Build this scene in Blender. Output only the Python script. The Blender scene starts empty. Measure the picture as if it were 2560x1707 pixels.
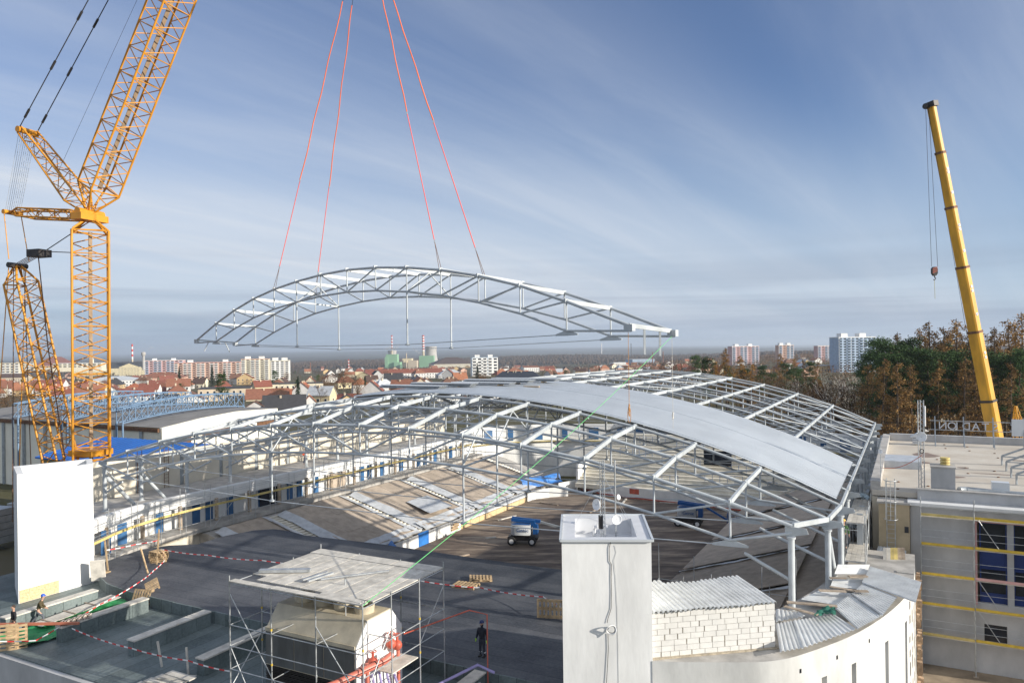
import bpy, math, random
from math import sin, cos, pi, radians as R
from mathutils import Vector, Matrix
random.seed(7)
sc = bpy.context.scene
COL = sc.collection
V = Vector

# ---------------------------------------------------------------- camera
CZ = 21.5
cam_d = bpy.data.cameras.new('camera')
cam = bpy.data.objects.new('camera', cam_d)
COL.objects.link(cam)
cam.location = (0, 0, CZ)
cam.rotation_euler = (R(90), R(0.75), 0)
cam_d.sensor_width = 36.0
cam_d.lens = 36.0 * 1872 / 2560
cam_d.shift_y = 12.5 / 2560
cam_d.clip_start = 0.5
cam_d.clip_end = 60000
sc.camera = cam

# ---------------------------------------------------------------- sun and sky
SUN_EL, SUN_AZ = R(17.6), R(113.0)          # azimuth clockwise from +Y
SUN_DIR = V((sin(SUN_AZ)*cos(SUN_EL), cos(SUN_AZ)*cos(SUN_EL), sin(SUN_EL)))
ld = bpy.data.lights.new('sun', 'SUN')
ld.energy = 4.8
ld.angle = R(0.5)
ld.color = (1.0, 0.93, 0.82)
lo = bpy.data.objects.new('sun', ld)
lo.location = SUN_DIR * 200
lo.rotation_euler = (-SUN_DIR).to_track_quat('-Z', 'Y').to_euler()
COL.objects.link(lo)

world = bpy.data.worlds.new('World')
sc.world = world
world.use_nodes = True
wn, wl = world.node_tree.nodes, world.node_tree.links
wn.clear()
def N(nt, typ, **kw):
    n = nt.nodes.new(typ)
    for k, v in kw.items():
        if k.startswith('i_'):
            n.inputs[k[2:].replace('_', ' ')].default_value = v
        else:
            setattr(n, k, v)
    return n
wt = world.node_tree
sky = N(wt, 'ShaderNodeTexSky', sky_type='NISHITA')
sky.sun_disc = False
sky.sun_elevation = SUN_EL
sky.sun_rotation = SUN_AZ
sky.altitude = 400
sky.air_density = 1.0
sky.dust_density = 0.6
sky.ozone_density = 1.6
VR, VLOC = -46, (1.7, 0.47, 0)      # cirrus direction and offset
tc = N(wt, 'ShaderNodeTexCoord')
sep = N(wt, 'ShaderNodeSeparateXYZ')
wl.new(tc.outputs['Generated'], sep.inputs[0])
def wmath(op, a, b=None, clamp=False):
    m = N(wt, 'ShaderNodeMath', operation=op, use_clamp=clamp)
    for i, s in enumerate((a, b)):
        if s is None: continue
        if isinstance(s, (int, float)): m.inputs[i].default_value = s
        else: wl.new(s, m.inputs[i])
    return m.outputs[0]
zc = wmath('MAXIMUM', sep.outputs['Z'], 0.0)
den = wmath('ADD', zc, 0.16)
cx = wmath('DIVIDE', sep.outputs['X'], den)
cy = wmath('DIVIDE', sep.outputs['Y'], den)
comb = N(wt, 'ShaderNodeCombineXYZ')
wl.new(cx, comb.inputs[0]); wl.new(cy, comb.inputs[1])
def cloud(rot, scl, nscale, detail, lo_, hi_, loc=(0, 0, 0), rough=0.6, dist=0.6, src=None):
    mr_ = N(wt, 'ShaderNodeMapping')
    mr_.inputs['Rotation'].default_value = (0, 0, rot)
    wl.new(src or comb.outputs[0], mr_.inputs[0])
    mp = N(wt, 'ShaderNodeMapping')
    mp.inputs['Scale'].default_value = scl
    mp.inputs['Location'].default_value = loc
    wl.new(mr_.outputs[0], mp.inputs[0])
    nz = N(wt, 'ShaderNodeTexNoise')
    nz.inputs['Scale'].default_value = nscale
    nz.inputs['Detail'].default_value = detail
    nz.inputs['Roughness'].default_value = rough
    nz.inputs['Distortion'].default_value = dist
    wl.new(mp.outputs[0], nz.inputs['Vector'])
    mr = N(wt, 'ShaderNodeMapRange', interpolation_type='SMOOTHSTEP')
    mr.inputs['From Min'].default_value = lo_
    mr.inputs['From Max'].default_value = hi_
    wl.new(nz.outputs['Fac'], mr.inputs['Value'])
    return mr.outputs[0]
veil = cloud(R(VR), (0.10, 0.36, 1), 1.0, 3, 0.33, 0.60, VLOC, 0.5, 0.35)        # broad thin cirrus veil
wisp = cloud(R(VR-5), (0.22, 1.5, 1), 1.7, 9, 0.36, 0.80, (3.0, 1.2, 0), 0.62, 0.8)          # fine streaks in it
comb2 = N(wt, 'ShaderNodeCombineXYZ')
wl.new(cx, comb2.inputs[0]); wl.new(wmath('MULTIPLY', sep.outputs['Z'], 46.0), comb2.inputs[1])
low = cloud(0, (0.22, 0.50, 1), 1.0, 7, 0.42, 0.66, (2.3, 4.0, 0), 0.55, 0.5, comb2.outputs[0])  # flat grey layers low down
def band_(e0, e1):
    mr = N(wt, 'ShaderNodeMapRange', interpolation_type='SMOOTHSTEP')
    mr.inputs['From Min'].default_value = e0; mr.inputs['From Max'].default_value = e1
    wl.new(sep.outputs['Z'], mr.inputs['Value']); return mr.outputs[0]
def mixc(fac, A, B):
    m = N(wt, 'ShaderNodeMix', data_type='RGBA')
    for k, s_ in (('Factor', fac), ('A', A), ('B', B)):
        if isinstance(s_, tuple): m.inputs[k].default_value = s_ + (1,)
        elif isinstance(s_, (int, float)): m.inputs[k].default_value = s_
        else: wl.new(s_, m.inputs[k])
    return m.outputs['Result']
tint = N(wt, 'ShaderNodeMix', data_type='RGBA', blend_type='MULTIPLY')
tint.inputs['Factor'].default_value = 1.0
tint.inputs['B'].default_value = (0.46, 0.68, 1.0, 1)
wl.new(sky.outputs[0], tint.inputs['A'])
base = mixc(wmath('MULTIPLY', band_(0.34, 0.0), 0.80), tint.outputs['Result'], (3.7, 4.7, 6.0))   # hazy air towards the horizon
amt = wmath('ADD', wmath('MULTIPLY', veil, 0.66), wmath('MULTIPLY', wmath('MULTIPLY', wisp, 0.30), wmath('ADD', veil, 0.22)), True)
c1_ = mixc(amt, base, (5.9, 6.3, 6.9))
c2_ = mixc(wmath('MULTIPLY', wmath('MULTIPLY', low, band_(0.16, 0.03)), 0.60), c1_, (2.3, 2.8, 3.8))
c3_ = mixc(wmath('MULTIPLY', band_(0.045, 0.0), 0.75), c2_, (2.9, 3.7, 4.9))                        # dull blue strip on the horizon
class _O: pass
m2 = _O(); m2.outputs = {'Result': c3_}
bg = N(wt, 'ShaderNodeBackground')
bg.inputs['Strength'].default_value = 0.094
wl.new(m2.outputs['Result'], bg.inputs['Color'])
wo = N(wt, 'ShaderNodeOutputWorld')
wl.new(bg.outputs[0], wo.inputs[0])

vs = sc.view_settings
vs.view_transform = 'Standard'
vs.look = 'None'
vs.exposure = 0.40
vs.gamma = 1.0
vs.use_curve_mapping = False
sc.cycles.max_bounces = 6
sc.cycles.volume_bounces = 0

# ---------------------------------------------------------------- helpers
class MB:
    """collects faces; build() links them as ONE mesh object"""
    def __init__(s):
        s.v, s.f, s.s = [], [], []
    def add(s, vs_, fs, smooth=False):
        o = len(s.v)
        s.v += [tuple(p) for p in vs_]
        for f in fs:
            s.f.append(tuple(i + o for i in f)); s.s.append(smooth)
        return s
    def obox(s, c, hx, hy, hz):
        c, hx, hy, hz = V(c), V(hx), V(hy), V(hz)
        p = [c + i*hx + j*hy + k*hz for k in (-1, 1) for j in (-1, 1) for i in (-1, 1)]
        return s.add(p, [(0, 2, 3, 1), (4, 5, 7, 6), (0, 1, 5, 4), (2, 6, 7, 3), (0, 4, 6, 2), (1, 3, 7, 5)])
    def box(s, x0, y0, z0, x1, y1, z1):
        return s.obox(((x0+x1)/2, (y0+y1)/2, (z0+z1)/2), ((x1-x0)/2, 0, 0), (0, (y1-y0)/2, 0), (0, 0, (z1-z0)/2))
    def bar(s, p, q, w, h, up=(0, 0, 1)):
        p, q = V(p), V(q); d = q - p; L = d.length
        if L < 1e-6: return s
        d /= L; up = V(up)
        if abs(d.dot(up)) > 0.99: up = V((0, 1, 0))
        x = d.cross(up).normalized(); y = x.cross(d)
        return s.obox((p+q)/2, x*w/2, d*L/2, y*h/2)
    def tube(s, p, q, r, n=8, r2=None, caps=True):
        p, q = V(p), V(q); d = (q-p)
        if d.length < 1e-6: return s
        d.normalize(); r2 = r if r2 is None else r2
        up = V((0, 0, 1)) if abs(d.z) < 0.95 else V((1, 0, 0))
        x = d.cross(up).normalized(); y = d.cross(x)
        ring = [(x*cos(2*pi*i/n) + y*sin(2*pi*i/n)) for i in range(n)]
        s.add([p + e*r for e in ring] + [q + e*r2 for e in ring],
              [(i, (i+1) % n, n+(i+1) % n, n+i) for i in range(n)], True)
        if caps:
            s.add([p + e*r for e in ring], [tuple(range(n))[::-1]])
            s.add([q + e*r2 for e in ring], [tuple(range(n))])
        return s
    def path(s, pts, r, n=6):
        pts = [V(p) for p in pts]; rings = []
        for i, p in enumerate(pts):
            d = (pts[min(i+1, len(pts)-1)] - pts[max(i-1, 0)]).normalized()
            up = V((0, 0, 1)) if abs(d.z) < 0.95 else V((1, 0, 0))
            x = d.cross(up).normalized(); y = d.cross(x)
            rr = r[i] if isinstance(r, (list, tuple)) else r
            rings += [p + (x*cos(2*pi*k/n) + y*sin(2*pi*k/n))*rr for k in range(n)]
        fs = [(a*n+i, a*n+(i+1) % n, (a+1)*n+(i+1) % n, (a+1)*n+i) for a in range(len(pts)-1) for i in range(n)]
        s.add(rings, fs, True)
        s.add(rings[:n], [tuple(range(n))[::-1]]); s.add(rings[-n:], [tuple(range(n))])
        return s
    def prism(s, poly, vec, smooth=False):
        n = len(poly); a = [V(p) for p in poly]; b = [p + V(vec) for p in a]
        s.add(a + b, [tuple(range(n))[::-1], tuple(range(n, 2*n))])
        s.add(a + b, [(i, (i+1) % n, n+(i+1) % n, n+i) for i in range(n)], smooth)
        return s
    def grid(s, rows, smooth=False):
        n = len(rows[0]); p = [q for r in rows for q in r]
        return s.add(p, [(i*n+j, i*n+j+1, (i+1)*n+j+1, (i+1)*n+j) for i in range(len(rows)-1) for j in range(n-1)], smooth)
    def lathe(s, prof, c=(0, 0, 0), n=24, smooth=True):
        c = V(c)
        rows = [[c + V((r*cos(2*pi*i/n), r*sin(2*pi*i/n), z)) for i in range(n+1)] for r, z in prof]
        return s.grid(rows, smooth)
    def sphere(s, c, r, n=10, m=6, sq=(1, 1, 1)):
        c = V(c)
        rows = []
        for j in range(m+1):
            t = pi*j/m
            rows.append([c + V((r*sq[0]*sin(t)*cos(2*pi*i/n), r*sq[1]*sin(t)*sin(2*pi*i/n), r*sq[2]*cos(t))) for i in range(n+1)])
        return s.grid(rows[::-1], True)
    def mesh(s, name):
        me = bpy.data.meshes.new(name)
        me.from_pydata(s.v, [], s.f)
        me.polygons.foreach_set('use_smooth', s.s)
        me.update()
        return me
    def build(s, name, m, parent=None, kind=None):
        return put(name, s.mesh(name), m, parent, kind)

def put(name, me, m, parent=None, kind=None, loc=None, rot=None):
    if m is not None and not me.materials: me.materials.append(m)
    o = bpy.data.objects.new(name, me)
    COL.objects.link(o)
    if parent is not None:
        o.parent = parent
        if parent.get('_w'): o.matrix_parent_inverse = Matrix.Translation(-parent.location)
    if kind: o['kind'] = kind
    if loc is not None: o.location = loc
    if rot is not None: o.rotation_euler = rot
    return o
def thing(name, label, cat, loc=(0, 0, 0), rz=0, group=None, world_parts=True):
    e = bpy.data.objects.new(name, None)
    e.empty_display_size = 0.3
    COL.objects.link(e)
    e.location = loc
    e.rotation_euler = (0, 0, rz)
    e['label'] = label; e['category'] = cat
    if group: e['group'] = group
    if world_parts: e['_w'] = 1
    return e
def tag(o, label, cat, group=None):
    o['label'] = label; o['category'] = cat
    if group: o['group'] = group
    return o
def struct(o):
    o['kind'] = 'structure'; return o
def copy_tree(o, parent=None, loc=None, rz=None, scale=None):
    c = o.copy(); COL.objects.link(c)
    if parent is not None: c.parent = parent
    if loc is not None: c.location = loc
    if rz is not None: c.rotation_euler = (0, 0, rz)
    if scale is not None: c.scale = scale
    for ch in o.children: copy_tree(ch, c)
    return c

_M = {}
def mat(name, col, rough=0.7, metal=0.0, var=0.18, scale=1.0, bump=0.0, bscale=8.0, col2=None, stretch=(1, 1, 1),
        lo_=0.35, hi_=0.65, detail=6, spec=0.5, obj_random=0.0, rot=0.0):
    if name in _M: return _M[name]
    m = bpy.data.materials.new(name); _M[name] = m
    m.use_nodes = True
    nt = m.node_tree; L = nt.links
    b = nt.nodes['Principled BSDF']
    b.inputs['Roughness'].default_value = rough
    b.inputs['Metallic'].default_value = metal
    b.inputs['Specular IOR Level'].default_value = spec
    t = N(nt, 'ShaderNodeTexCoord'); mp = N(nt, 'ShaderNodeMapping')
    mp.inputs['Scale'].default_value = stretch
    mp.inputs['Rotation'].default_value = (0, 0, rot)
    L.new(t.outputs['Object'], mp.inputs[0])
    nz = N(nt, 'ShaderNodeTexNoise')
    nz.inputs['Scale'].default_value = scale
    nz.inputs['Detail'].default_value = detail
    nz.inputs['Roughness'].default_value = 0.62
    L.new(mp.outputs[0], nz.inputs['Vector'])
    cr = N(nt, 'ShaderNodeValToRGB')
    c1 = tuple(max(0, x*(1-var)) for x in col[:3]) + (1,)
    c2 = (tuple(col2[:3]) if col2 else tuple(min(1, x*(1+var)) for x in col[:3])) + (1,)
    cr.color_ramp.elements[0].color = c1 if not col2 else tuple(col[:3]) + (1,)
    cr.color_ramp.elements[1].color = c2
    cr.color_ramp.elements[0].position = lo_
    cr.color_ramp.elements[1].position = hi_
    L.new(nz.outputs['Fac'], cr.inputs[0])
    out = cr.outputs[0]
    if obj_random:
        oi = N(nt, 'ShaderNodeObjectInfo')
        mr = N(nt, 'ShaderNodeMapRange')
        mr.inputs['To Min'].default_value = 1-obj_random
        mr.inputs['To Max'].default_value = 1+obj_random
        L.new(oi.outputs['Random'], mr.inputs['Value'])
        mx = N(nt, 'ShaderNodeVectorMath', operation='SCALE')
        L.new(out, mx.inputs[0]); L.new(mr.outputs[0], mx.inputs['Scale'])
        out = mx.outputs[0]
    L.new(out, b.inputs['Base Color'])
    if bump:
        n2 = N(nt, 'ShaderNodeTexNoise')
        n2.inputs['Scale'].default_value = bscale
        n2.inputs['Detail'].default_value = 5
        L.new(mp.outputs[0], n2.inputs['Vector'])
        bp = N(nt, 'ShaderNodeBump')
        bp.inputs['Strength'].default_value = bump
        bp.inputs['Distance'].default_value = 0.05
        L.new(n2.outputs['Fac'], bp.inputs['Height'])
        L.new(bp.outputs[0], b.inputs['Normal'])
    return m

# ---------------------------------------------------------------- frames of reference
AA = 0.4876
OX, OY = -10.663, 52.069
UX, UY = cos(AA), -sin(AA)
VX, VY = sin(AA), cos(AA)
def W(a, b, z=0.0):
    """stadium frame (a across the roof trusses, b along the hall) -> world"""
    return V((OX + a*UX + b*VX, OY + a*UY + b*VY, z))
AU, AV, UZ = V((UX, UY, 0)), V((VX, VY, 0)), V((0, 0, 1))
ROT_A = -AA
def abox(mb, a0, b0, z0, a1, b1, z1):
    return mb.obox(W((a0+a1)/2, (b0+b1)/2, (z0+z1)/2), AU*(a1-a0)/2, AV*(b1-b0)/2, UZ*(z1-z0)/2)
CR, SR = cos(R(0.75)), sin(R(0.75))
def pray(px, py):
    """sight line of a pixel of the 2560x1707 photograph: (x/d, dz/d)"""
    dx, dy = px-1280, py-853.5
    return (CR*dx - SR*dy)/1872, -(853.5 + SR*dx + CR*dy - 866)/1872
def at(px, py, d):
    x, z = pray(px, py)
    return V((x*d, d, CZ + z*d))
def at_z(px, py, z):
    x, k = pray(px, py)
    d = (z-CZ)/k
    return V((x*d, d, z))
def sstep(x, a, b):
    t = min(1, max(0, (x-a)/(b-a))); return t*t*(3-2*t)
def terrain(x, y):
    d = math.hypot(x, y)
    ang = x/max(1.0, abs(y)) if y > 0 else 0
    k = 1.0 - 0.62*sstep(ang, 0.08, 0.42)
    z = -0.02*max(0, min(d, 2600)-200)*k
    if d > 2600:
        base = z
        ridge = (-45 - base) + 26*sstep(ang, 0.1, 0.5) + 7*sin(ang*9+1) + 4*sin(ang*23)
        z = base + ridge*sstep(d, 2700, 3900)
        z2 = -62 + 40*sstep(ang, 0.05, 0.2)*sstep(d, 7000, 9500)*0.5 + 26*sin(ang*5+2)*sstep(d, 9000, 13000)
        z = z + (z2 - z)*sstep(d, 4300, 6500)
    return z
def gp(px, py):
    """point on the terrain under a pixel"""
    x, k = pray(px, py)
    d = 60.0
    while d < 9000:
        if CZ + k*d <= terrain(x*d, d): break
        d *= 1.004
    return V((x*d, d, terrain(x*d, d)))

# ---------------------------------------------------------------- materials
steel = mat('galvanised_paint', (0.47, 0.50, 0.515), 0.42, 0.0, 0.14, 0.9, bump=0.02, obj_random=.08)
steel_dk = mat('grey_steel', (0.36, 0.39, 0.41), 0.45, 0.35, 0.15, 2.0)
zinc = mat('zinc_tube', (0.50, 0.52, 0.53), 0.4, 0.55, 0.2, 3.0)
sheet_m = mat('roof_sheet', (0.64, 0.67, 0.69), 0.38, 0.15, 0.07, 0.25, stretch=(1, 1, 1))
white_plaster = mat('white_plaster', (0.72, 0.72, 0.705), 0.9, 0, 0.11, 0.35, bump=0.14, bscale=5, stretch=(1, 1, 0.35))
grey_plaster = mat('grey_plaster', (0.46, 0.46, 0.46), 0.9, 0, 0.16, 0.5, bump=0.15, bscale=4, stretch=(1, 1, 0.5))
beige_wall = mat('beige_panel', (0.66, 0.60, 0.49), 0.9, 0, 0.10, 0.4, bump=0.05)
concrete = mat('concrete', (0.42, 0.40, 0.37), 0.9, 0, 0.25, 0.8, bump=0.2, bscale=6)
board_m = mat('plywood', (0.42, 0.35, 0.28), 0.85, 0, 0.16, 1.2, bump=0.1, bscale=6, obj_random=0.12)
wood = mat('raw_timber', (0.46, 0.33, 0.19), 0.8, 0, 0.25, 3.0, bump=0.2, bscale=20, obj_random=0.2)
wood_old = mat('weathered_timber', (0.36, 0.29, 0.22), 0.85, 0, 0.3, 3.0, bump=0.2, bscale=20, obj_random=0.2)
wood_grey = mat('grey_planks', (0.58, 0.545, 0.48), 0.85, 0, 0.2, 2.0, bump=0.15, bscale=12, obj_random=0.12)
osb = mat('osb_board', (0.62, 0.47, 0.27), 0.85, 0, 0.25, 9.0, bump=0.1)
yellow_board = mat('yellow_toe_board', (0.62, 0.43, 0.05), 0.6, 0, 0.15, 3.0, obj_random=0.1)
yellow_dim = mat('pale_yellow_board', (0.58, 0.46, 0.17), 0.7, 0, 0.25, 1.5, obj_random=0.1)  # paler yellow; on one front scaffold toe board it stands for sunlight
crane_y = mat('crane_yellow', (0.62, 0.265, 0.016), 0.45, 0, 0.10, 1.0, obj_random=0.05)
tele_y = mat('mobile_crane_yellow', (0.66, 0.335, 0.018), 0.45, 0, 0.2, 0.7, stretch=(1, 1, .25))
dark_steel = mat('dark_steel', (0.045, 0.04, 0.038), 0.5, 0.4, 0.3, 2.0)
rust_steel = mat('rusty_steel', (0.16, 0.08, 0.04), 0.7, 0.2, 0.4, 3.0)
rubber = mat('rubber', (0.025, 0.025, 0.026), 0.8, 0, 0.3, 4.0)
blue_pl = mat('blue_tarpaulin', (0.03, 0.17, 0.50), 0.5, 0, 0.25, 1.5, bump=0.3, bscale=3)
blue_door = mat('blue_frame', (0.035, 0.12, 0.27), 0.5, 0, 0.2, 1.0)
blue_win = mat('deep_blue_frame', (0.012, 0.035, 0.16), 0.4, 0, 0.15, 1.0)
lift_blue = mat('lift_blue', (0.010, 0.085, 0.28), 0.4, 0, 0.1, 1.5)
glass_dk = mat('dark_glass', (0.02, 0.025, 0.035), 0.12, 0, 0.3, 1.0)
cream_step = mat('cream_concrete', (0.74, 0.69, 0.58), 0.85, 0, 0.14, 0.8, bump=0.05)
poly_grey = mat('grey_plastic_sheet', (0.52, 0.54, 0.56), 0.35, 0, 0.15, 1.2, bump=0.5, bscale=2.5)
white_board = mat('white_dasher_board', (0.76, 0.76, 0.74), 0.45, 0, 0.08, 0.7)
red_paint = mat('red_oxide_paint', (0.50, 0.10, 0.06), 0.5, 0, 0.2, 2.0)
orange_sling = mat('orange_sling', (0.90, 0.17, 0.03), 0.7, 0, 0.1, 1.0)
pink_sling = mat('coral_sling', (0.95, 0.13, 0.09), 0.7, 0, 0.1, 1.0)
green_rope = mat('green_rope', (0.15, 0.60, 0.20), 0.7, 0, 0.1, 1.0)
white_pl = mat('white_plastic', (0.80, 0.80, 0.80), 0.4, 0, 0.05, 1.0)

# ---------------------------------------------------------------- terrain
def build_ground():
    mb = MB()
    ds = [0, 30, 60, 90, 120, 160, 200, 260, 340, 440, 560, 700, 880, 1100, 1400, 1750, 2150, 2600, 2800, 3000, 3200, 3400,
          3600, 3800, 4000, 4300, 4700, 5200, 5800, 6500, 7500, 8500, 9500, 11000, 13000, 16000, 21000, 30000]
    angs = [-180, -140, -110, -90, -75, -60] + [-50 + i*1.25 for i in range(81)] + [60, 75, 90, 110, 140, 180]
    rows = []
    for d in ds:
        row = []
        for a in angs:
            x, y = d*sin(R(a)), d*cos(R(a))
            row.append((x, y, terrain(x, y)))
        rows.append(row)
    mb.grid(rows, True)
    m = bpy.data.materials.new('terrain'); m.use_nodes = True
    nt = m.node_tree; L = nt.links; b = nt.nodes['Principled BSDF']
    b.inputs['Roughness'].default_value = 0.95
    b.inputs['Specular IOR Level'].default_value = 0.1
    t = N(nt, 'ShaderNodeTexCoord')
    def noise(sc_, det=6):
        n = N(nt, 'ShaderNodeTexNoise'); n.inputs['Scale'].default_value = sc_; n.inputs['Detail'].default_value = det
        L.new(t.outputs['Object'], n.inputs['Vector']); return n.outputs['Fac']
    def ramp(f, *st):
        r = N(nt, 'ShaderNodeValToRGB'); e = r.color_ramp.elements
        while len(e) < len(st): e.new(0.5)
        for q, (p, c) in zip(e, st): q.position = p; q.color = c + (1,)
        L.new(f, r.inputs[0]); return r.outputs[0]
    town = ramp(noise(0.02), (0.3, (0.13, 0.115, 0.085)), (0.5, (0.10, 0.095, 0.05)), (0.7, (0.17, 0.15, 0.12)))
    far = ramp(noise(0.0011, 3), (0.35, (0.045, 0.034, 0.024)), (0.5, (0.065, 0.048, 0.03)), (0.62, (0.10, 0.10, 0.055)))
    ln = N(nt, 'ShaderNodeVectorMath', operation='LENGTH'); L.new(t.outputs['Object'], ln.inputs[0])
    mr = N(nt, 'ShaderNodeMapRange'); mr.inputs['From Min'].default_value = 1300; mr.inputs['From Max'].default_value = 2700
    L.new(ln.outputs['Value'], mr.inputs['Value'])
    mx = N(nt, 'ShaderNodeMix', data_type='RGBA')
    L.new(mr.outputs[0], mx.inputs['Factor']); L.new(town, mx.inputs['A']); L.new(far, mx.inputs['B'])
    L.new(mx.outputs['Result'], b.inputs['Base Color'])
    struct(mb.build('ground', m))
build_ground()

# ---------------------------------------------------------------- roof trusses
TS = [0, 4.475, 9.25, 14.6, 20.2, 25.8, 31.3, 37.0, 42.1, 47.8, 53.0, 58.6, 62.3]
AEND = [28.35, 29.7] + [30.0]*11
def roof_z(a, s):
    t = a/29.4
    rise = 4.483 + 1.725*(1-math.exp(-s/5.36))
    return 11.66 + rise*(1 - 0.895*t*t - 0.105*t**4)
DEPTH = 2.0
ORD = ['first', 'second', 'third', 'fourth', 'fifth', 'sixth', 'seventh', 'eighth', 'ninth', 'tenth', 'eleventh', 'twelfth', 'last']

def truss_parts(root, top, hung=(5, 9), rc=0.105, seg=8):
    """top(k) -> point on the top chord axis for node k (0..14, may be fractional)"""
    dn = lambda k: top(k) - V((0, 0, DEPTH))
    MB().path([top(k) for k in range(15)], rc, seg).build('top_chord', steel, root)
    MB().path([dn(k) for k in range(1, 14)], rc*0.82, seg).build('bottom_chord', steel, root)
    for k, e in ((1, 0), (13, 14)):
        MB().tube(dn(k), top(e) - V((0, 0, .35)), rc*0.75, seg).build('end_diagonal', steel, root)
    for k in range(1, 14):
        MB().tube(dn(k), top(k), 0.062, 6).build('post', steel, root)
        mb = MB(); d = (top(k+0.06)-top(k-0.06)).normalized()
        mb.obox(top(k) + V((0, 0, 0.02)), d*0.05, d.cross(UZ)*0.17, UZ*0.17)
        mb.build('node_plate', steel, root)
    for k in range(1, 13):
        a, b = (k, k+1) if k < 7 else (k+1, k)
        MB().tube(top(a), dn(b), 0.072, 6).build('diagonal', steel, root)
    # tie rod under the arch with its two long hangers
    e0, e1 = dn(1) - V((0, 0, .25)), dn(13) - V((0, 0, .25))
    def tie(k):
        t = (k-1)/12
        p = e0.lerp(e1, t); p.z -= 0.55*(1-abs(2*t-1)**2)
        return p
    MB().path([tie(1), tie(hung[0]), tie(hung[1]), tie(13)], 0.035, 6).build('tie_rod', steel, root)
    for k in hung:
        MB().tube(dn(k), tie(k), 0.065, 8).build('hanger', steel, root)
        MB().lathe([(0, -0.10), (0.22, -0.05), (0.24, 0.0), (0.1, 0.12), (0, 0.14)], tie(k), 10).build('tie_node', steel_dk, root)
    for k, s in ((1, 1), (13, -1)):
        mb = MB(); p = dn(k); d = (e1-e0).normalized(); d.z = 0
        sd = d.cross(UZ)*0.03
        mb.prism([p - d*s*0.95 - sd - V((0, 0, .20)), p - sd + V((0, 0, .06)), p + d*s*.95 - sd - V((0, 0, .22)), p + d*s*.95 - sd - V((0, 0, .34)),
                  p - sd - V((0, 0, .34)), p - d*s*.95 - sd - V((0, 0, .30))], sd*2)
        mb.build('gusset', steel, root)

def node_a(k, i):
    return -AEND[i] if k <= 0 else AEND[i] if k >= 14 else 4.2*(k-7)
def node_af(k, i):
    f = math.floor(k)
    return node_a(f, i) + (node_a(f+1, i)-node_a(f, i))*(k-f)
for i, s in enumerate(TS):
    lab = '%s arched grey steel roof truss from the camera, spanning the open stadium hall' % ORD[i]
    if i == 12: lab = 'last and farthest arched roof truss, at the far end of the stadium hall'
    root = thing('roof_truss', lab, 'roof truss', W(-AEND[i], s, 7.6), group='steel roof trusses over the stadium hall')
    top = lambda k, i=i, s=s: W(node_af(k, i), s, roof_z(node_af(k, i), s))
    truss_parts(root, top)
    for k, e in ((1, 0), (13, 14)):
        p = top(k) - UZ*(DEPTH+.25); q = top(e); q.z = 9.15
        d = (q-p).normalized()
        MB().tube(p + d*.8, q, .095, 8).build('outer_strut', steel, root)
    if i < 12:      # purlins to the next truss
        s2 = TS[i+1]
        for k in range(0, 15):
            a1, a2 = node_a(k, i), node_a(k, i+1)
            p, q = W(a1, s, roof_z(a1, s)+.03), W(a2, s2, roof_z(a2, s2)+.03)
            d = (q-p).normalized()
            MB().bar(p + d*.1, q - d*.1, 0.15, 0.26).build('purlin', steel, root)
            if k in (5, 9) and i != 12:
                mid = (p+q)/2 - UZ*.12
                for w in (p, q):
                    MB().tube(mid, w - UZ*(DEPTH-.05), 0.055, 6).build('cross_brace', steel, root)
        if i in (4, 6, 8, 10, 11):
            for k in (12, 13, 9):
                a1, a2 = node_a(k, i), node_a(k+1 if k < 14 else k, i+1)
                MB().tube(W(a1, s, roof_z(a1, s)), W(a2, s2, roof_z(a2, s2)), 0.05, 6).build('roof_brace', steel, root)

# columns under the truss ends
def column(a, b, zt, zb, lab, grp, lean=0, r=0.17):
    root = thing('roof_column', lab, 'column', W(a, b, zb), group=grp)
    p, q = W(a+lean, b, zb), W(a, b, zt)
    MB().tube(p, q, r, 14).build('shaft', steel, root)
    MB().tube(q - UZ*.02, q + UZ*.08, r*1.35, 14).build('cap_plate', steel, root)
    sg = 1 if a > 0 else -1
    mb = MB()
    mb.prism([W(a-.05, b-.03, zt+.08), W(a+sg*.85, b-.03, zt+.28), W(a+sg*.75, b-.03, zt+.55), W(a-sg*.3, b-.03, zt+.62), W(a-sg*.3, b-.03, zt+.1)], AV*.06)
    mb.build('bracket', steel, root)
    MB().tube(W(a-sg*.02, b, zb), W(a-sg*.02, b, zb+.05), r*1.7, 12).build('base_plate', steel, root)
    MB().tube(W(a-sg*.05, b+.1, zt-.2) , W(a+.0, b+1.1, zt-1.3), .05, 6).build('knee_brace', steel, root)
    return root
for i, s in enumerate(TS):
    column(AEND[i]-.05, s, roof_z(AEND[i], s)-.62, 7.7 if i > 2 else 7.6,
           'round light grey steel column under the right end of the %s roof truss' % ORD[i], 'columns along the right eave of the hall')
    column(-AEND[i]+.6 if i > 1 else -AEND[i]+.02, s, roof_z(AEND[i], s)-.62, 7.6,
           'round light grey steel column under the left end of the %s roof truss' % ORD[i], 'columns along the left eave of the hall')
for k, (a, b, a2, b2, l) in enumerate(((29.75, 7.0, 29.65, 4.6, 'right'), (-28.0, 2.6, -28.25, .1, 'left'))):
    o = MB().tube(W(a, b, 7.7), W(a2, b2, 10.6), 0.17, 12).build('raking_strut', steel)
    tag(o, 'slanting round steel strut leaning on the %s corner column of the hall' % l, 'strut')
o = MB().tube(W(-27.9, 5.6, 7.8), W(-28.1, 3.2, 10.6), 0.15, 12).build('raking_strut', steel)
tag(o, 'second slanting steel strut of the V behind the left corner column', 'strut')

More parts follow.
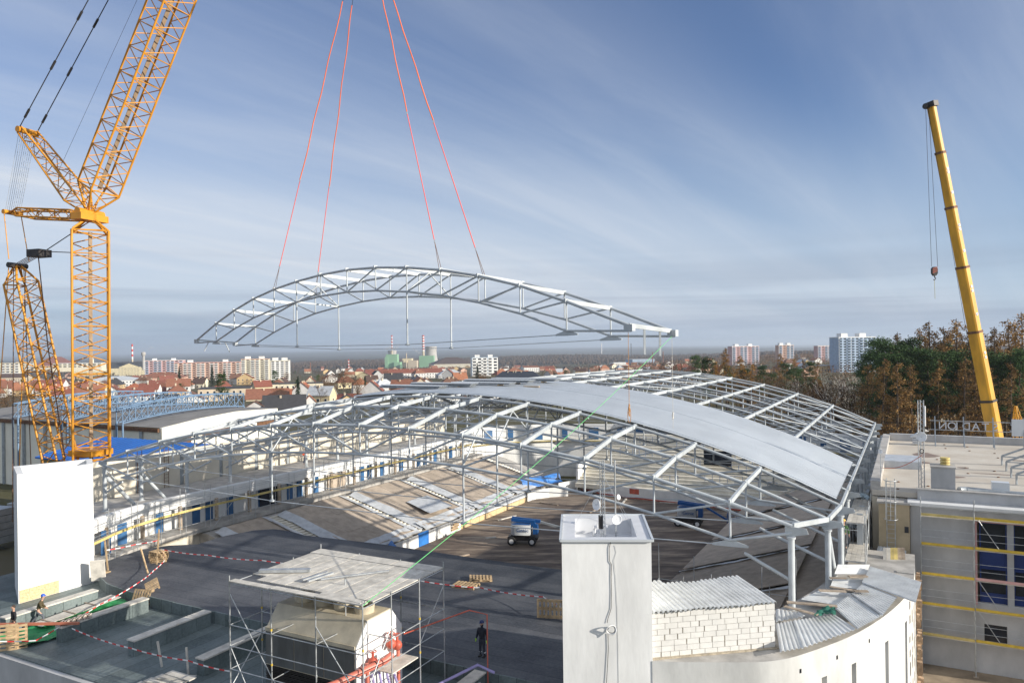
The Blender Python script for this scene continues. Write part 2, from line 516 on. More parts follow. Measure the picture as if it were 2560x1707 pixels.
# ---------------------------------------------------------------- roof sheeting between the third and sixth truss
def sheet_piece(a0, a1, b0, b1, dz, pitch=0.30, depth=0.10):
    mb = MB(); prof = []
    n = int((b1-b0)/pitch)
    for j in range(n):
        b = b0 + j*pitch
        prof += [(b, 0), (b+pitch*.34, 0), (b+pitch*.40, depth), (b+pitch*.94, depth)]
    prof.append((b0+n*pitch, 0))
    na = max(2, int((a1-a0)/2.1))
    rows = []
    for i in range(na+1):
        a = a0 + (a1-a0)*i/na
        rows.append([W(a, b, roof_z(a, b) + .21 + dz + h) for b, h in prof])
    mb.grid(rows)
    return mb
root = thing('roof_sheeting', 'pale grey ribbed metal sheeting laid across the finished strip of the roof', 'roof sheeting', W(12, 17, 17))
aedges = [-8.6, -1.4, 6.4, 14.6, 22.2, 29.7]
for i in range(5):
    for j, (b0, b1) in enumerate(((9.75, 17.4), (17.3, 25.2))):
        if i == 0 and j == 1: b1 = 22.0
        sheet_piece(aedges[i]-.12, aedges[i+1], b0, b1, .012*(i % 2)+.02*j).build('metal_sheet', sheet_m, root)
MB().bar(W(-8.4, 9.62, roof_z(-8.4, 9.6)+.27), W(29.7, 9.62, roof_z(-8.4, 9.6)), .01, .01)
mb = MB()
for i in range(18):
    a0, a1 = -8.4 + 38.1*i/18, -8.4 + 38.1*(i+1)/18
    mb.bar(W(a0, 9.66, roof_z(a0, 9.6)+.24), W(a1, 9.66, roof_z(a1, 9.6)+.24), .22, .03)
mb.build('edge_flashing', sheet_m, root)
k = 0
for (a, b, L_, n, dsc) in ((-4.6, 12.6, 6.5, 3, 'nearest'), (-2.6, 14.4, 6.5, 3, 'second'), (0.2, 16.6, 6.2, 2, 'third'), (0.4, 19.0, 7.0, 3, 'fourth'), (1.6, 22.0, 7.0, 3, 'farthest')):
    st = thing('sheet_bundle', '%s bundle of spare ribbed metal sheets lying on the roof crest' % dsc, 'sheet bundle', W(a, b, roof_z(a, b)+.3), group='bundles of metal sheets on the roof')
    z0 = roof_z(a, b)+.42
    for q in range(2):
        MB().bar(W(a-L_*.3+q*L_*.6, b-.5, z0-.06), W(a-L_*.3+q*L_*.6, b+.5, z0-.06), .1, .12).build('timber_bearer', wood, st)
    for q in range(n):
        mb = MB(); rows = []
        for e in (0, 1):
            aa = a - L_/2 + L_*e
            rows.append([W(aa + q*.12, b-.5 + j*.125, z0 + q*.10 + (.06 if j % 2 else 0)) for j in range(9)])
        mb.grid(rows); mb.grid([[p + UZ*.02 for p in r_] for r_ in rows[::-1]])
        mb.build('metal_sheet', sheet_m, st)
o = abox(MB(), 4.1, 17.0, roof_z(4.8, 17)+.32, 5.6, 17.25, roof_z(4.8, 17)+.4).build('timber_offcut', wood)
tag(o, 'short pale timber offcut lying on the grey roof sheets', 'timber')

# ---------------------------------------------------------------- hoisted double truss
HN, HU = V((-36.60, 87.70, 0)), V((3.1023, -2.8312, 0))
HV = V((3.395, 3.048, 0))
HZ = [1.25, 3.02, 4.33, 5.38, 6.13, 6.64, 6.98, 7.12, 7.00, 6.66, 6.13, 5.36, 4.35, 3.01, 1.25]
hr = thing('hoisted_roof_section', 'pair of arched steel roof trusses hanging in mid air from crane slings', 'roof section', HN + HU*7 + HV*.5 + V((0, 0, CZ)))
def htop(side):
    off = HV*side; dz = -0.35*side
    def f(k):
        i = max(0, min(13, int(math.floor(k)))); t = k-i
        kk = k
        if k < 1: kk = k*1.0 - 0.14*(1-k)
        if k > 13: kk = k + 0.18*(k-13)
        return HN + HU*kk + off + V((0, 0, CZ + HZ[i]*(1-t) + HZ[i+1]*t + dz))
    return f
hn, hf = htop(0), htop(1)
truss_parts(hr, hn, rc=.11)
truss_parts(hr, hf, rc=.11)
hperp = HV.normalized()
for k in range(15):
    p, q = hn(k), hf(k)
    d = (q-p).normalized()
    if k in (0,): MB().bar(p + d*.1, q - d*.1, .14, .16).build('purlin', steel, hr)
    else: MB().bar(p + d*.08, q - d*.08, .15, .28).build('purlin', steel, hr)
    if k in (5, 9):
        mid = (p+q)/2 - UZ*.15
        for w in (p, q): MB().tube(mid, w - UZ*(DEPTH-.02), .06, 6).build('cross_brace', steel, hr)
        MB().bar(p - UZ*DEPTH, q - UZ*DEPTH, .12, .14).build('lower_strut', steel, hr)
for k in (0, 14):       # end nodes with bearing plates
    for fn in (hn, hf):
        p = fn(k); mb = MB(); d = HU.normalized()*(1 if k else -1)
        mb.obox(p + d*.1 - UZ*.15, d*.32, hperp*.16, UZ*.22)
        mb.build('bearing_plate', steel, hr)
        MB().tube(p - UZ*.42, p - UZ*.36, .26, 12).build('end_flange', steel, hr)
for t in (.36, .72):    # stub posts hanging at the right end, splayed struts at the left end
    p = hn(14).lerp(hf(14), t); MB().bar(p - UZ*.1, p - UZ*1.75, .13, .13).build('stub_post', steel, hr)
for t, s in ((.3, -1), (.72, 1)):
    p = hn(0).lerp(hf(0), t); MB().tube(p - UZ*.05, p + hperp*(s*.55) + V((0, 0, -1.25)), .06, 6).build('splayed_strut', steel, hr)

hook = V(((hn(7)+hf(7))/2).xy.to_tuple() + (CZ + 40.5,))
rig = thing('hook_block', 'crane hook block above the lifted roof section', 'hook', hook)
MB().sphere(hook + UZ*1.2, .55, 12, 8, (.5, 1, 1.5)).build('sheave_housing', crane_y, rig)
MB().path([hook + V((0, 0, .5)), hook + V((.25, 0, .2)), hook + V((.2, 0, -.15)), hook + V((-.1, 0, -.2)), hook + V((-.22, 0, 0))], .08, 8).build('hook', dark_steel, rig)
slings = [(hn(4), 'leftmost'), (hf(4), 'second from left'), (hn(10), 'third from left'), (hf(10), 'rightmost')]
for i, (p, l) in enumerate(slings):
    st = thing('lifting_sling', '%s of the four orange and coral lifting slings holding the roof section' % l, 'sling', p, group='lifting slings above the roof section')
    q = hook - UZ*.1
    at_ = lambda t, p=p, q=q: p.lerp(q, t)
    m1_, m2_, m3_ = (.065, .31, .78) if i < 2 else (.07, .40, 1.0)
    for dy in (-.12, .12):
        MB().tube(p + hperp*dy - UZ*.1, at_(m1_), .022, 6).build('brown_choker', rust_steel, st)
    MB().tube(at_(m1_), at_(m2_), .038, 6).build('coral_strap', pink_sling, st)
    def wob(t, i=i):
        return at_(t) + hperp*.05*sin(t*37+i*2)
    MB().path([wob(m2_ + (m3_-m2_)*j/12) for j in range(13)], .05, 6).build('orange_strap', orange_sling, st)
    if m3_ < 1: MB().tube(at_(m3_), q, .025, 6).build('wire_rope', dark_steel, st)
    for t in (m1_, m2_): MB().obox(at_(t), (.05, 0, 0), (0, .05, 0), (0, 0, .12)).build('shackle', zinc, st)
# hand lines
p0 = hf(14) + V((.2, 0, -.2)); p1 = W(13.05, -15.8, 10.5)
o = MB().path([p0.lerp(p1, t/14) - UZ*0.5*sin(pi*t/14) for t in range(15)], .016, 5).build('tag_line', green_rope)
tag(o, 'bright green tag line from the lifted truss end down to the scaffold corner', 'rope')
p0 = hn(14)
o = MB()
o.tube(p0 - UZ*.3, p0 - UZ*5.0, .016, 5)
o.path([p0 + V((.02*sin(j*2.1), .02, -5.0 - j*.11)) for j in range(8)], .05, 6)
o.path([p0 + V((.10*sin(j*pi/5), 0, -5.2 - .5*(1-cos(j*pi/5)))) for j in range(11)], .02, 5)
tag(o.build('hanging_rope', mat('brown_rope', (.50, .24, .07), .8)), 'brown rope with a knotted loop hanging from the near truss end', 'rope')
p0 = hf(14) + V((.05, .1, 0)); o = MB()
o.tube(p0 - UZ*.3, p0 - UZ*6.6, .012, 5)
o.path([p0 + V((.03*sin(j*2.3), .02, -5.5 - j*.1)) for j in range(6)], .05, 6)
tag(o.build('hanging_rope', mat('white_rope', (.70, .66, .58), .8)), 'thin white rope with a knot hanging from the far truss end', 'rope')

def at_b(px, py, b):
    """pixel ray meets the plane b = const of the stadium frame"""
    x, k = pray(px, py)
    # point (x d, d): b = (x d - OX) VX + (d - OY) VY
    d = (b + OX*VX + OY*VY)/(x*VX + VY)
    return V((x*d, d, CZ + k*d))
def ab_of(p):
    return ((p[0]-OX)*UX + (p[1]-OY)*UY, (p[0]-OX)*VX + (p[1]-OY)*VY)
def lerp(a, b, t): return a + (b-a)*t
def corr_quad(p00, p10, p01, p11, pitch=.25, depth=.05, th=.01):
    """corrugated sheet: waves counted along p00->p10, ridges run p00->p01"""
    mb = MB(); n = max(2, int((V(p10)-V(p00)).length/pitch))
    prof = []
    for j in range(n):
        for f, h in ((0, 0), (.32, 0), (.48, depth), (.82, depth)):
            prof.append(((j+f)/n, h))
    prof.append((1, 0))
    rows = []
    for t in (0, .5, 1):
        l, r = V(p00).lerp(V(p01), t), V(p10).lerp(V(p11), t)
        rows.append([l.lerp(r, s) + UZ*h for s, h in prof])
    mb.grid(rows)
    mb.grid([[q - UZ*th for q in r_] for r_ in rows[::-1]])
    return mb
def drape(p00, p10, p01, p11, n=10, m=10, amp=.08, seed=0, freq=3.0):
    """crumpled sheet over a quad"""
    rnd = random.Random(seed); ph = [rnd.uniform(0, 6.28) for _ in range(6)]
    rows = []
    for i in range(n+1):
        t = i/n; row = []
        for j in range(m+1):
            s = j/m
            p = V(p00).lerp(V(p10), s).lerp(V(p01).lerp(V(p11), s), t)
            h = sin(s*freq*2+ph[0]+2*t)*sin(t*freq*1.7+ph[1]) + .6*sin(s*freq*5+ph[2]+t*3)*sin(t*freq*4+ph[3]) + .4*rnd.uniform(-1, 1)
            row.append(p + UZ*amp*(h+1) + V((.4*amp*sin(t*9+ph[4]), .4*amp*sin(s*11+ph[5]), 0)))
        rows.append(row)
    return MB().grid(rows, True)

# ---------------------------------------------------------------- rink floor
def rink_material():
    m = bpy.data.materials.new('rink_floor'); m.use_nodes = True
    nt = m.node_tree; L = nt.links; b = nt.nodes['Principled BSDF']
    b.inputs['Roughness'].default_value = .8
    t = N(nt, 'ShaderNodeTexCoord')
    mp = N(nt, 'ShaderNodeMapping'); mp.inputs['Rotation'].default_value = (0, 0, AA)
    mp.inputs['Scale'].default_value = (.12, .5, 1); L.new(t.outputs['Object'], mp.inputs[0])
    n1 = N(nt, 'ShaderNodeTexNoise'); n1.inputs['Scale'].default_value = 1.3; n1.inputs['Detail'].default_value = 8; n1.inputs['Roughness'].default_value = .7
    L.new(mp.outputs[0], n1.inputs['Vector'])
    r = N(nt, 'ShaderNodeValToRGB'); e = r.color_ramp.elements
    e[0].position = .36; e[0].color = (.075, .055, .043, 1); e[1].position = .62; e[1].color = (.34, .27, .20, 1)
    x = e.new(.50); x.color = (.16, .12, .09, 1)
    L.new(n1.outputs['Fac'], r.inputs[0])
    L.new(r.outputs[0], b.inputs['Base Color'])
    return m
rink_m = rink_material()
struct(abox(MB(), -13.2, -2, .0, 26, 62, .3).build('rink_floor', rink_m))

# ---------------------------------------------------------------- left side of the bowl
def ash(b):            # the wall bends towards the camera at its near end
    return 0 if b > 5 else 2.2*((5-b)/9)**2
BS = [-6.0 + 2.7*i for i in range(25)]
def strip(mb, a0, z0, a1, z1, bs=BS, smooth=False):
    """box section extruded along b following the bend"""
    for p, q in zip(bs[:-1], bs[1:]):
        s, t = ash(p), ash(q)
        pts = [W(a0+s, p, z0), W(a1+s, p, z0), W(a1+s, p, z1), W(a0+s, p, z1)]
        qts = [W(a0+t, q, z0), W(a1+t, q, z0), W(a1+t, q, z1), W(a0+t, q, z1)]
        mb.add(pts + qts, [(0, 1, 5, 4), (1, 2, 6, 5), (2, 3, 7, 6), (3, 0, 4, 7)])
        if p == bs[0]: mb.add(pts, [(0, 3, 2, 1)])
        if q == bs[-1]: mb.add(qts, [(0, 1, 2, 3)])
    return mb
LB = thing('left_grandstand_building', 'white two storey wall with blue doors along the left side of the hall', 'building', W(-29, 25, 0))
strip(MB(), -27.3, 5.0, -26.8, 7.15).build('concourse_wall', white_plaster, LB)
strip(MB(), -33.3, 7.15, -26.2, 7.6).build('upper_floor_slab', concrete, LB)
strip(MB(), -26.6, 7.603, -26.22, 8.05).build('parapet', white_plaster, LB)
strip(MB(), -26.2, 7.0, -26.0, 8.0).build('insulation_band', white_plaster, LB)
strip(MB(), -29.8, 4.6, -24.5, 5.0).build('concourse_slab', concrete, LB)
strip(MB(), -25.4, 0.0, -25.0, 4.6).build('stand_retaining_wall', beige_wall, LB)
strip(MB(), -33.3, 0.0, -33.0, 7.15).build('back_foundation', concrete, LB)
for i in range(15):
    b = -4.6 + i*4.1; a = -26.78 + ash(b)
    for w in ((0, 1.0) if i % 3 else (0, 1.0, 1.5)):
        mb = abox(MB(), a, b+w, 5.0, a+.07, b+w+.85 if w != 1.0 else b+w+.3, 6.95)
        if w != 1.0: mb.build('blue_door', blue_door, LB)
    MB().tube(W(-25.9+ash(b+2), b+2.1, 5.0), W(-25.9+ash(b+2), b+2.1, 7.15), .19, 8).build('concourse_post', wood_old, LB)
abox(MB(), -26.7, 26.4, 5.0, -26.6, 29.6, 6.7).build('plywood_hoarding', board_m, LB)
abox(MB(), -26.79, 16.0, 5.0, -26.6, 19.0, 6.9).build('dark_opening', glass_dk, LB)
# outside wall of the neighbouring building seen over the upper floor
BW = thing('panel_wall', 'beige panel wall with dark pilasters behind the left row of columns', 'wall', W(-33.4, 30, 7.6))
for i in range(12):
    b0 = 2.0 + i*5.05
    abox(MB(), -33.9, b0, 7.0, -33.4, b0+4.55, 11.2).build('wall_panel', beige_wall, BW)
    abox(MB(), -33.8, b0+4.55, 7.0, -33.5, b0+5.05, 11.1).build('pilaster', steel_dk, BW)
for b in (6.6, 9.6):
    lad = thing('wall_ladder', 'rusty ladder fixed to the beige panel wall, %s one' % ('nearer' if b < 8 else 'farther'), 'ladder', W(-33.2, b, 8))
    for db in (0, .5): MB().tube(W(-33.2, b+db, 7.6), W(-33.2, b+db, 12.2), .03, 6).build('stile', rust_steel, lad)
    for q in range(12): MB().tube(W(-33.2, b, 7.9+q*.35), W(-33.2, b+.5, 7.9+q*.35), .018, 5).build('rung', rust_steel, lad)

# scaffold in front of the concourse
SL = thing('facade_scaffold', 'long tube scaffold with yellow toe boards along the white concourse wall', 'scaffold', W(-24, 25, 4.6))
for i, b in enumerate(BS):
    for a in (-24.0, -24.75):
        MB().tube(W(a+ash(b), b, 4.6), W(a+ash(b), b, 9.0 if i % 3 else 8.4), .028, 6).build('standard', zinc, SL)
    if i < len(BS)-1:
        q = BS[i+1]
        for a, z in ((-24.0, 7.45), (-24.0, 7.95), (-24.0, 5.7), (-24.75, 7.95)):
            MB().tube(W(a+ash(b), b, z), W(a+ash(q), q, z), .022, 5).build('ledger', zinc, SL)
        MB().bar(W(-23.95+ash(b), b+.02, 7.04), W(-23.95+ash(q), q-.02, 7.04), .03, .2).build('toe_board', yellow_dim, SL)
        MB().bar(W(-24.38+ash(b), b+.02, 6.92), W(-24.38+ash(q), q-.02, 6.92), .6, .05).build('deck_plank', wood_grey, SL)
        if i % 4 == 1: MB().tube(W(-24.0+ash(b), b, 4.7), W(-24.0+ash(q), q, 7.0), .022, 5).build('diagonal', zinc, SL)

# covered grandstand with stair aisles
ST = thing('left_grandstand', 'grandstand covered with plywood sheets and cream stair aisles beside the rink', 'grandstand', W(-18, 30, .3))
def stz(a): return 4.55 + (a+23.9)*(1.45-4.55)/(-13.0+23.9)
mb = MB()
mb.prism([W(-25.0, 7, 0), W(-13.0, 7, 0), W(-13.0, 7, 1.4), W(-23.9, 7, 4.5), W(-25, 7, 4.5)], AV*55)
mb.build('stand_base', concrete, ST)
aisles = [14.6, 25.9, 37.0, 47.3, 57.2]
for b in aisles:
    for j in range(22):
        a0 = -23.6 + j*.47; z = stz(a0)+.12
        abox(MB(), a0, b-.85, z-.2, a0+.40, b+.85, z).build('step', cream_step, ST)
secs = [(8.2, 13.4), (16.0, 24.8), (27.0, 36.0), (38.2, 46.4), (48.5, 56.3)]
for i, (b0, b1) in enumerate(secs):
    nb = 4 if b1-b0 > 6 else 2
    for j in range(nb):
        for k in range(3):
            c0, c1 = lerp(b0, b1, j/nb)+.01, lerp(b0, b1, (j+1)/nb)-.01
            a0, a1 = -23.4 + k*3.4, -23.4 + (k+1)*3.4 - .015
            dz = .42 + .012*((j+k) % 3)
            mb = MB(); mb.prism([W(a0, c0, stz(a0)+dz), W(a1, c0, stz(a1)+dz), W(a1, c0, stz(a1)+dz+.03), W(a0, c0, stz(a0)+dz+.03)], AV*(c1-c0))
            mb.build('plywood_sheet', board_m, ST)
    for q, (e0, e1) in enumerate(((b0-.9, b0+.35), (b1-.35, b1+.75))):
        pp = lambda a, b, h: W(a, b, stz(a)+h)
        lo0, lo1 = (.22, .52) if q == 0 else (.52, .2)
        drape(pp(-23.3, e0, lo0), pp(-23.3, e1, lo1), pp(-13.2, e0, lo0), pp(-13.2, e1, lo1), 34, 5, .05, 10*i+q, 4).build('plastic_sheet', poly_grey, ST)
    drape(W(-14.2, b0-.6, stz(-14.2)+.5), W(-14.2, b1+.6, stz(-14.2)+.5), W(-12.75, b0-.6, 1.72), W(-12.75, b1+.6, 1.72), 6, 26, .05, 50+i, 6).build('plastic_sheet', poly_grey, ST)
    for j in range(2):
        b = lerp(b0, b1, .3+.4*j)
        abox(MB(), -23.2, b-1.4, stz(-23.2)+.50, -20.6, b+.2, stz(-23.2)+.54)
drape(W(-18.2, 30.3, stz(-18.2)+.62), W(-18.2, 34.5, stz(-18.2)+.62), W(-14.2, 29.3, stz(-14.2)+.95), W(-14.2, 34.0, stz(-14.2)+.95), 8, 8, .03, 77).build('loose_cover_sheet', poly_grey, ST)
# dasher boards
DB = thing('rink_boards', 'white dasher boards with timber infill along the left edge of the rink', 'rink boards', W(-12.6, 35, .3))
pts = [(-10.9, 17.6), (-12.0, 18.6), (-12.55, 20.2), (-12.6, 24.6)]
for (a0, b0), (a1, b1) in zip(pts[:-1], pts[1:]):
    MB().bar(W(a0, b0, .95), W(a1, b1, .95), .12, 1.3).build('board_panel', white_board, DB)
MB().bar(W(-12.6, 24.6, .95), W(-12.6, 26.5, .95), .14, 1.5).build('blue_gate', blue_pl, DB)
for i in range(3): MB().bar(W(-12.6, 26.55+i*2.2, .95), W(-12.6, 28.7+i*2.2, .95), .12, 1.3).build('board_panel', white_board, DB)
for i in range(8):
    b0 = 33.2 + i*2.1
    MB().bar(W(-12.6, b0, .62), W(-12.6, b0+2.05, .62), .10, .62).build('timber_infill', osb, DB)
    drape(W(-12.75, b0, 1.62), W(-12.75, b0+2.1, 1.62), W(-12.48, b0, 1.0), W(-12.48, b0+2.1, 1.0), 5, 8, .025, 120+i).build('plastic_skirt', poly_grey, DB)
for i in range(3): MB().bar(W(-12.6 + (.4*i*i), 50.4+i*1.9, .95), W(-12.6+.4*(i+1)**2, 52.2+i*1.9, .95), .12, 1.3).build('board_panel', white_board, DB)
o = drape(W(-14.4, 51.8, 2.9), W(-11.6, 58.6, 2.9), W(-13.6, 51.8, 1.6), W(-10.9, 58.4, 1.7), 8, 16, .10, 5).build('blue_tarpaulin', blue_pl)
tag(o, 'crumpled blue tarpaulin hung over the players tunnel at the far left of the rink', 'tarpaulin')
o = drape(W(-11.4, 17.0, 1.9), W(-12.9, 20.4, 1.9), W(-10.8, 17.2, 1.4), W(-12.3, 20.4, 1.4), 5, 10, .06, 6).build('blue_tarpaulin', blue_pl)
tag(o, 'small blue tarpaulin over the nearest end of the dasher boards', 'tarpaulin')

# ---------------------------------------------------------------- far end of the bowl
FS = thing('far_grandstand', 'bare cream stepped terraces with blue railings at the far end of the rink', 'grandstand', W(6, 65, .3))
for j in range(17):
    z = 1.7 + j*.36; b0 = 58.6 + j*.86
    abox(MB(), -9.0, b0, z-.6, 22, b0+.95, z).build('terrace_step', cream_step, FS)
abox(MB(), -9.2, 59.5, .3, -8.95, 73.5, 4.2).build('side_wall', white_plaster, FS)
rail_m = mat('blue_rail', (.03, .13, .36), .4)
for (a, j, L_) in ((-6, 4, 4), (-5, 9, 5), (1, 2, 4.5), (2, 7, 5.5), (3, 12, 4), (9, 3, 5), (9, 9, 5), (12, 6, 4), (15, 2, 3.5), (16, 11, 4), (-4, 13, 5), (14.5, 8, 3)):
    z = 1.7 + j*.36; b = 58.9 + j*.86
    RL = ('left-hand', 'middle', 'right-hand')[0 if a < 0 else 1 if a < 8 else 2]; RH = ('lowest', 'lower', 'upper', 'topmost')[min(3, j//4)]
    r_ = thing('terrace_rail', 'blue crush barrier, %s of the %s ones on the far terraces, %s one' % (RH, RL, 'wide' if L_ > 4 else 'medium' if L_ == 4 else 'narrow'), 'railing', W(a, b, z), group='blue crush barriers on the far terraces')
    for q in range(int(L_)+1): MB().tube(W(a+q*L_/int(L_), b, z), W(a+q*L_/int(L_), b, z+1.0), .03, 5).build('rail_post', rail_m, r_)
    MB().tube(W(a, b, z+1.0), W(a+L_, b, z+1.0), .032, 5).build('top_rail', rail_m, r_)
FB = thing('far_rink_boards', 'curved white dasher boards at the far end of the rink', 'rink boards', W(4, 57, .3))
fp = [(-11.0, 57.2), (-9.5, 60.6), (-8.2, 60.9), (-5.2, 59.0), (-1, 58.2), (3, 57.7), (7, 57.2), (11, 56.8), (15, 56.2), (18, 55.2), (20.5, 53.2)]
for (a0, b0), (a1, b1) in zip(fp[:-1], fp[1:]):
    MB().bar(W(a0, b0, 1.05), W(a1, b1, 1.05), .12, 1.5).build('board_panel', white_board, FB)
    MB().bar(W(a0, b0-.08, .42), W(a1, b1-.08, .42), .05, .18).build('kick_strip', red_paint, FB)
MB().bar(W(-.6, 58.05, 1.3), W(.8, 57.9, 1.3), .03, .7).build('red_advert_panel', red_paint, FB)
FW = thing('far_end_wall', 'far end wall of the hall with blue windows and scaffold strips', 'wall', W(4, 75, 0))
wp = [(-28.4, 58.5), (-25, 66), (-18, 72), (-9, 75), (22, 75.5), (31, 70), (31.4, 62.5)]
for (a0, b0), (a1, b1) in zip(wp[:-1], wp[1:]):
    MB().bar(W(a0, b0, 4.3), W(a1, b1, 4.3), .4, 8.6).build('wall_panel', white_plaster, FW)
    n = max(2, int(math.hypot(a1-a0, b1-b0)/3.4))
    for j in range(n):
        t = (j+.3)/n; c = W(lerp(a0, a1, t), lerp(b0, b1, t), 7.1); d = (W(a1, b1)-W(a0, b0)).normalized(); nn = d.cross(UZ)
        if nn.dot(W(0, 40)-W(a0, b0)) < 0: nn = -nn
        MB().obox(c + nn*.22, d*(.8 if j % 3 else .45), nn*.06, UZ*.95).build('blue_window', blue_door, FW)
    MB().bar(W(a0, b0, 5.9) , W(a1, b1, 5.9), 1.6, .06).build('scaffold_deck', yellow_dim, FW)
o = corr_quad(W(8.0, 63.5, 7.4), W(12.2, 63.5, 7.4), W(8.0, 67.4, 8.1), W(12.2, 67.4, 8.1), .5, .1).build('corrugated_canopy', sheet_m)
tag(o, 'white corrugated canopy above the tunnel in the far terraces', 'canopy')
abox(MB(), 8.2, 64.2, 4.6, 12.0, 64.4, 6.6).build('tunnel_mouth', glass_dk, FS)

# ---------------------------------------------------------------- right side of the bowl
RS = thing('right_grandstand', 'shaded board covered grandstand under the right side of the roof', 'grandstand', W(21, 25, .3))
mb = MB(); mb.prism([W(15.8, -1, 0), W(28.8, -1, 0), W(28.8, -1, 5.3), W(27, -1, 5.0), W(15.8, -1, 1.4)], AV*58)
mb.build('stand_base', board_m, RS)
for i in range(5):
    b0 = 2+i*11
    mb = MB(); mb.prism([W(16.0, b0, 1.75), W(26.6, b0, 5.15), W(26.6, b0, 5.2), W(16.0, b0, 1.8)], AV*9.2); mb.build('plywood_sheet', board_m, RS)
    drape(W(16, b0+9.2, 1.9), W(26.6, b0+9.2, 5.3), W(16, b0+10.4, 1.7), W(26.6, b0+10.4, 5.1), 5, 24, .05, 200+i, 5).build('plastic_sheet', poly_grey, RS)
RW = thing('right_hall_wall', 'grey vertical panel wall below the right row of columns', 'wall', W(31, 36, 0))
for i in range(19):
    b0 = 11.0 + i*2.75
    abox(MB(), 30.75, b0+.05, 0.2, 30.95, b0+2.7, 7.5 if b0 < 13 else 9.9).build('wall_panel', steel_dk, RW)
    abox(MB(), 30.6, b0-.12, 0.2, 30.98, b0+.05, 7.7 if b0 < 13 else 10.1).build('panel_rib', steel, RW)
# ---------------------------------------------------------------- foreground roof deck
def membrane(name, c1, c2, seam):
    m = bpy.data.materials.new(name); m.use_nodes = True
    nt = m.node_tree; L = nt.links; b = nt.nodes['Principled BSDF']
    b.inputs['Roughness'].default_value = .62
    t = N(nt, 'ShaderNodeTexCoord')
    mp = N(nt, 'ShaderNodeMapping'); mp.inputs['Rotation'].default_value = (0, 0, AA); L.new(t.outputs['Object'], mp.inputs[0])
    n1 = N(nt, 'ShaderNodeTexNoise'); n1.inputs['Scale'].default_value = .35; n1.inputs['Detail'].default_value = 9; n1.inputs['Roughness'].default_value = .65
    L.new(mp.outputs[0], n1.inputs['Vector'])
    n2 = N(nt, 'ShaderNodeTexNoise'); n2.inputs['Scale'].default_value = 7; n2.inputs['Detail'].default_value = 4
    L.new(mp.outputs[0], n2.inputs['Vector'])
    sp = N(nt, 'ShaderNodeSeparateXYZ'); L.new(mp.outputs[0], sp.inputs[0])
    def mth(op, a_, b_):
        q = N(nt, 'ShaderNodeMath', operation=op)
        for i, s_ in enumerate((a_, b_)):
            if s_ is None: continue
            if isinstance(s_, (int, float)): q.inputs[i].default_value = s_
            else: L.new(s_, q.inputs[i])
        return q.outputs[0]
    fr = mth('FRACT', mth('MULTIPLY', sp.outputs[seam], 1.0), None)
    sm = mth('LESS_THAN', fr, .035)
    lane = N(nt, 'ShaderNodeTexWhiteNoise', noise_dimensions='1D'); L.new(mth('FLOOR', sp.outputs[seam], None), lane.inputs['W'])
    n3 = N(nt, 'ShaderNodeTexNoise'); n3.inputs['Scale'].default_value = .11; n3.inputs['Detail'].default_value = 5; n3.inputs['Distortion'].default_value = 1.2
    L.new(mp.outputs[0], n3.inputs['Vector'])
    f = mth('ADD', mth('MULTIPLY', mth('ADD', mth('MULTIPLY', n1.outputs['Fac'], .55), mth('MULTIPLY', n3.outputs['Fac'], .45)), .8), mth('ADD', mth('MULTIPLY', n2.outputs['Fac'], .25), mth('MULTIPLY', lane.outputs['Value'], .10)))
    r = N(nt, 'ShaderNodeValToRGB'); e = r.color_ramp.elements
    e[0].position = .46; e[0].color = c1 + (1,); e[1].position = .70; e[1].color = c2 + (1,)
    L.new(f, r.inputs[0])
    mx = N(nt, 'ShaderNodeMix', data_type='RGBA'); L.new(mth('MULTIPLY', sm, .7), mx.inputs['Factor'])
    L.new(r.outputs[0], mx.inputs['A']); mx.inputs['B'].default_value = tuple(x*.35 for x in c1) + (1,)
    L.new(mx.outputs['Result'], b.inputs['Base Color'])
    bp = N(nt, 'ShaderNodeBump'); bp.inputs['Strength'].default_value = .35; bp.inputs['Distance'].default_value = .03
    L.new(mth('ADD', n2.outputs['Fac'], mth('MULTIPLY', sm, -1.0)), bp.inputs['Height']); L.new(bp.outputs[0], b.inputs['Normal'])
    return m
mem_dark = membrane('dark_membrane', (.030, .036, .048), (.125, .130, .142), 'Y')
mem_teal = membrane('green_grey_membrane', (.075, .10, .10), (.20, .24, .24), 'X')
deck_out = [(-19.2, -6.6), (-17.4, -7.6), (-15.6, -8.3), (-13, -8.7), (-8, -8.85), (-3, -8.9), (4, -8.9), (12, -8.9), (21.3, -8.9), (21.3, 2), (16.0, 8.2), (11.7, 8.2), (4, 8.1), (-4.8, 8.3), (-12.7, 7.8), (-15, 8.4), (-16.8, 8.3), (-18.1, 7.2), (-18.9, 4.5), (-18.7, 1.7), (-20.6, 0.4), (-21.6, -1.5), (-20.8, -5)]
mb = MB()
mb.prism([W(a, b, 4.72) for a, b in deck_out], UZ*.68)
d_o = mb.build('upper_roof_deck', mem_dark); struct(d_o)
low_out = [(-27, -17.3), (21.3, -17.3), (21.3, -8.95), (-8, -8.95), (-13, -8.8), (-15.6, -8.4), (-19.3, -6.5), (-21, -4), (-27, -4)]
mb = MB(); mb.prism([W(a, b, 4.2) for a, b in low_out], UZ*.5)
struct(mb.build('lower_roof_deck', mem_teal))
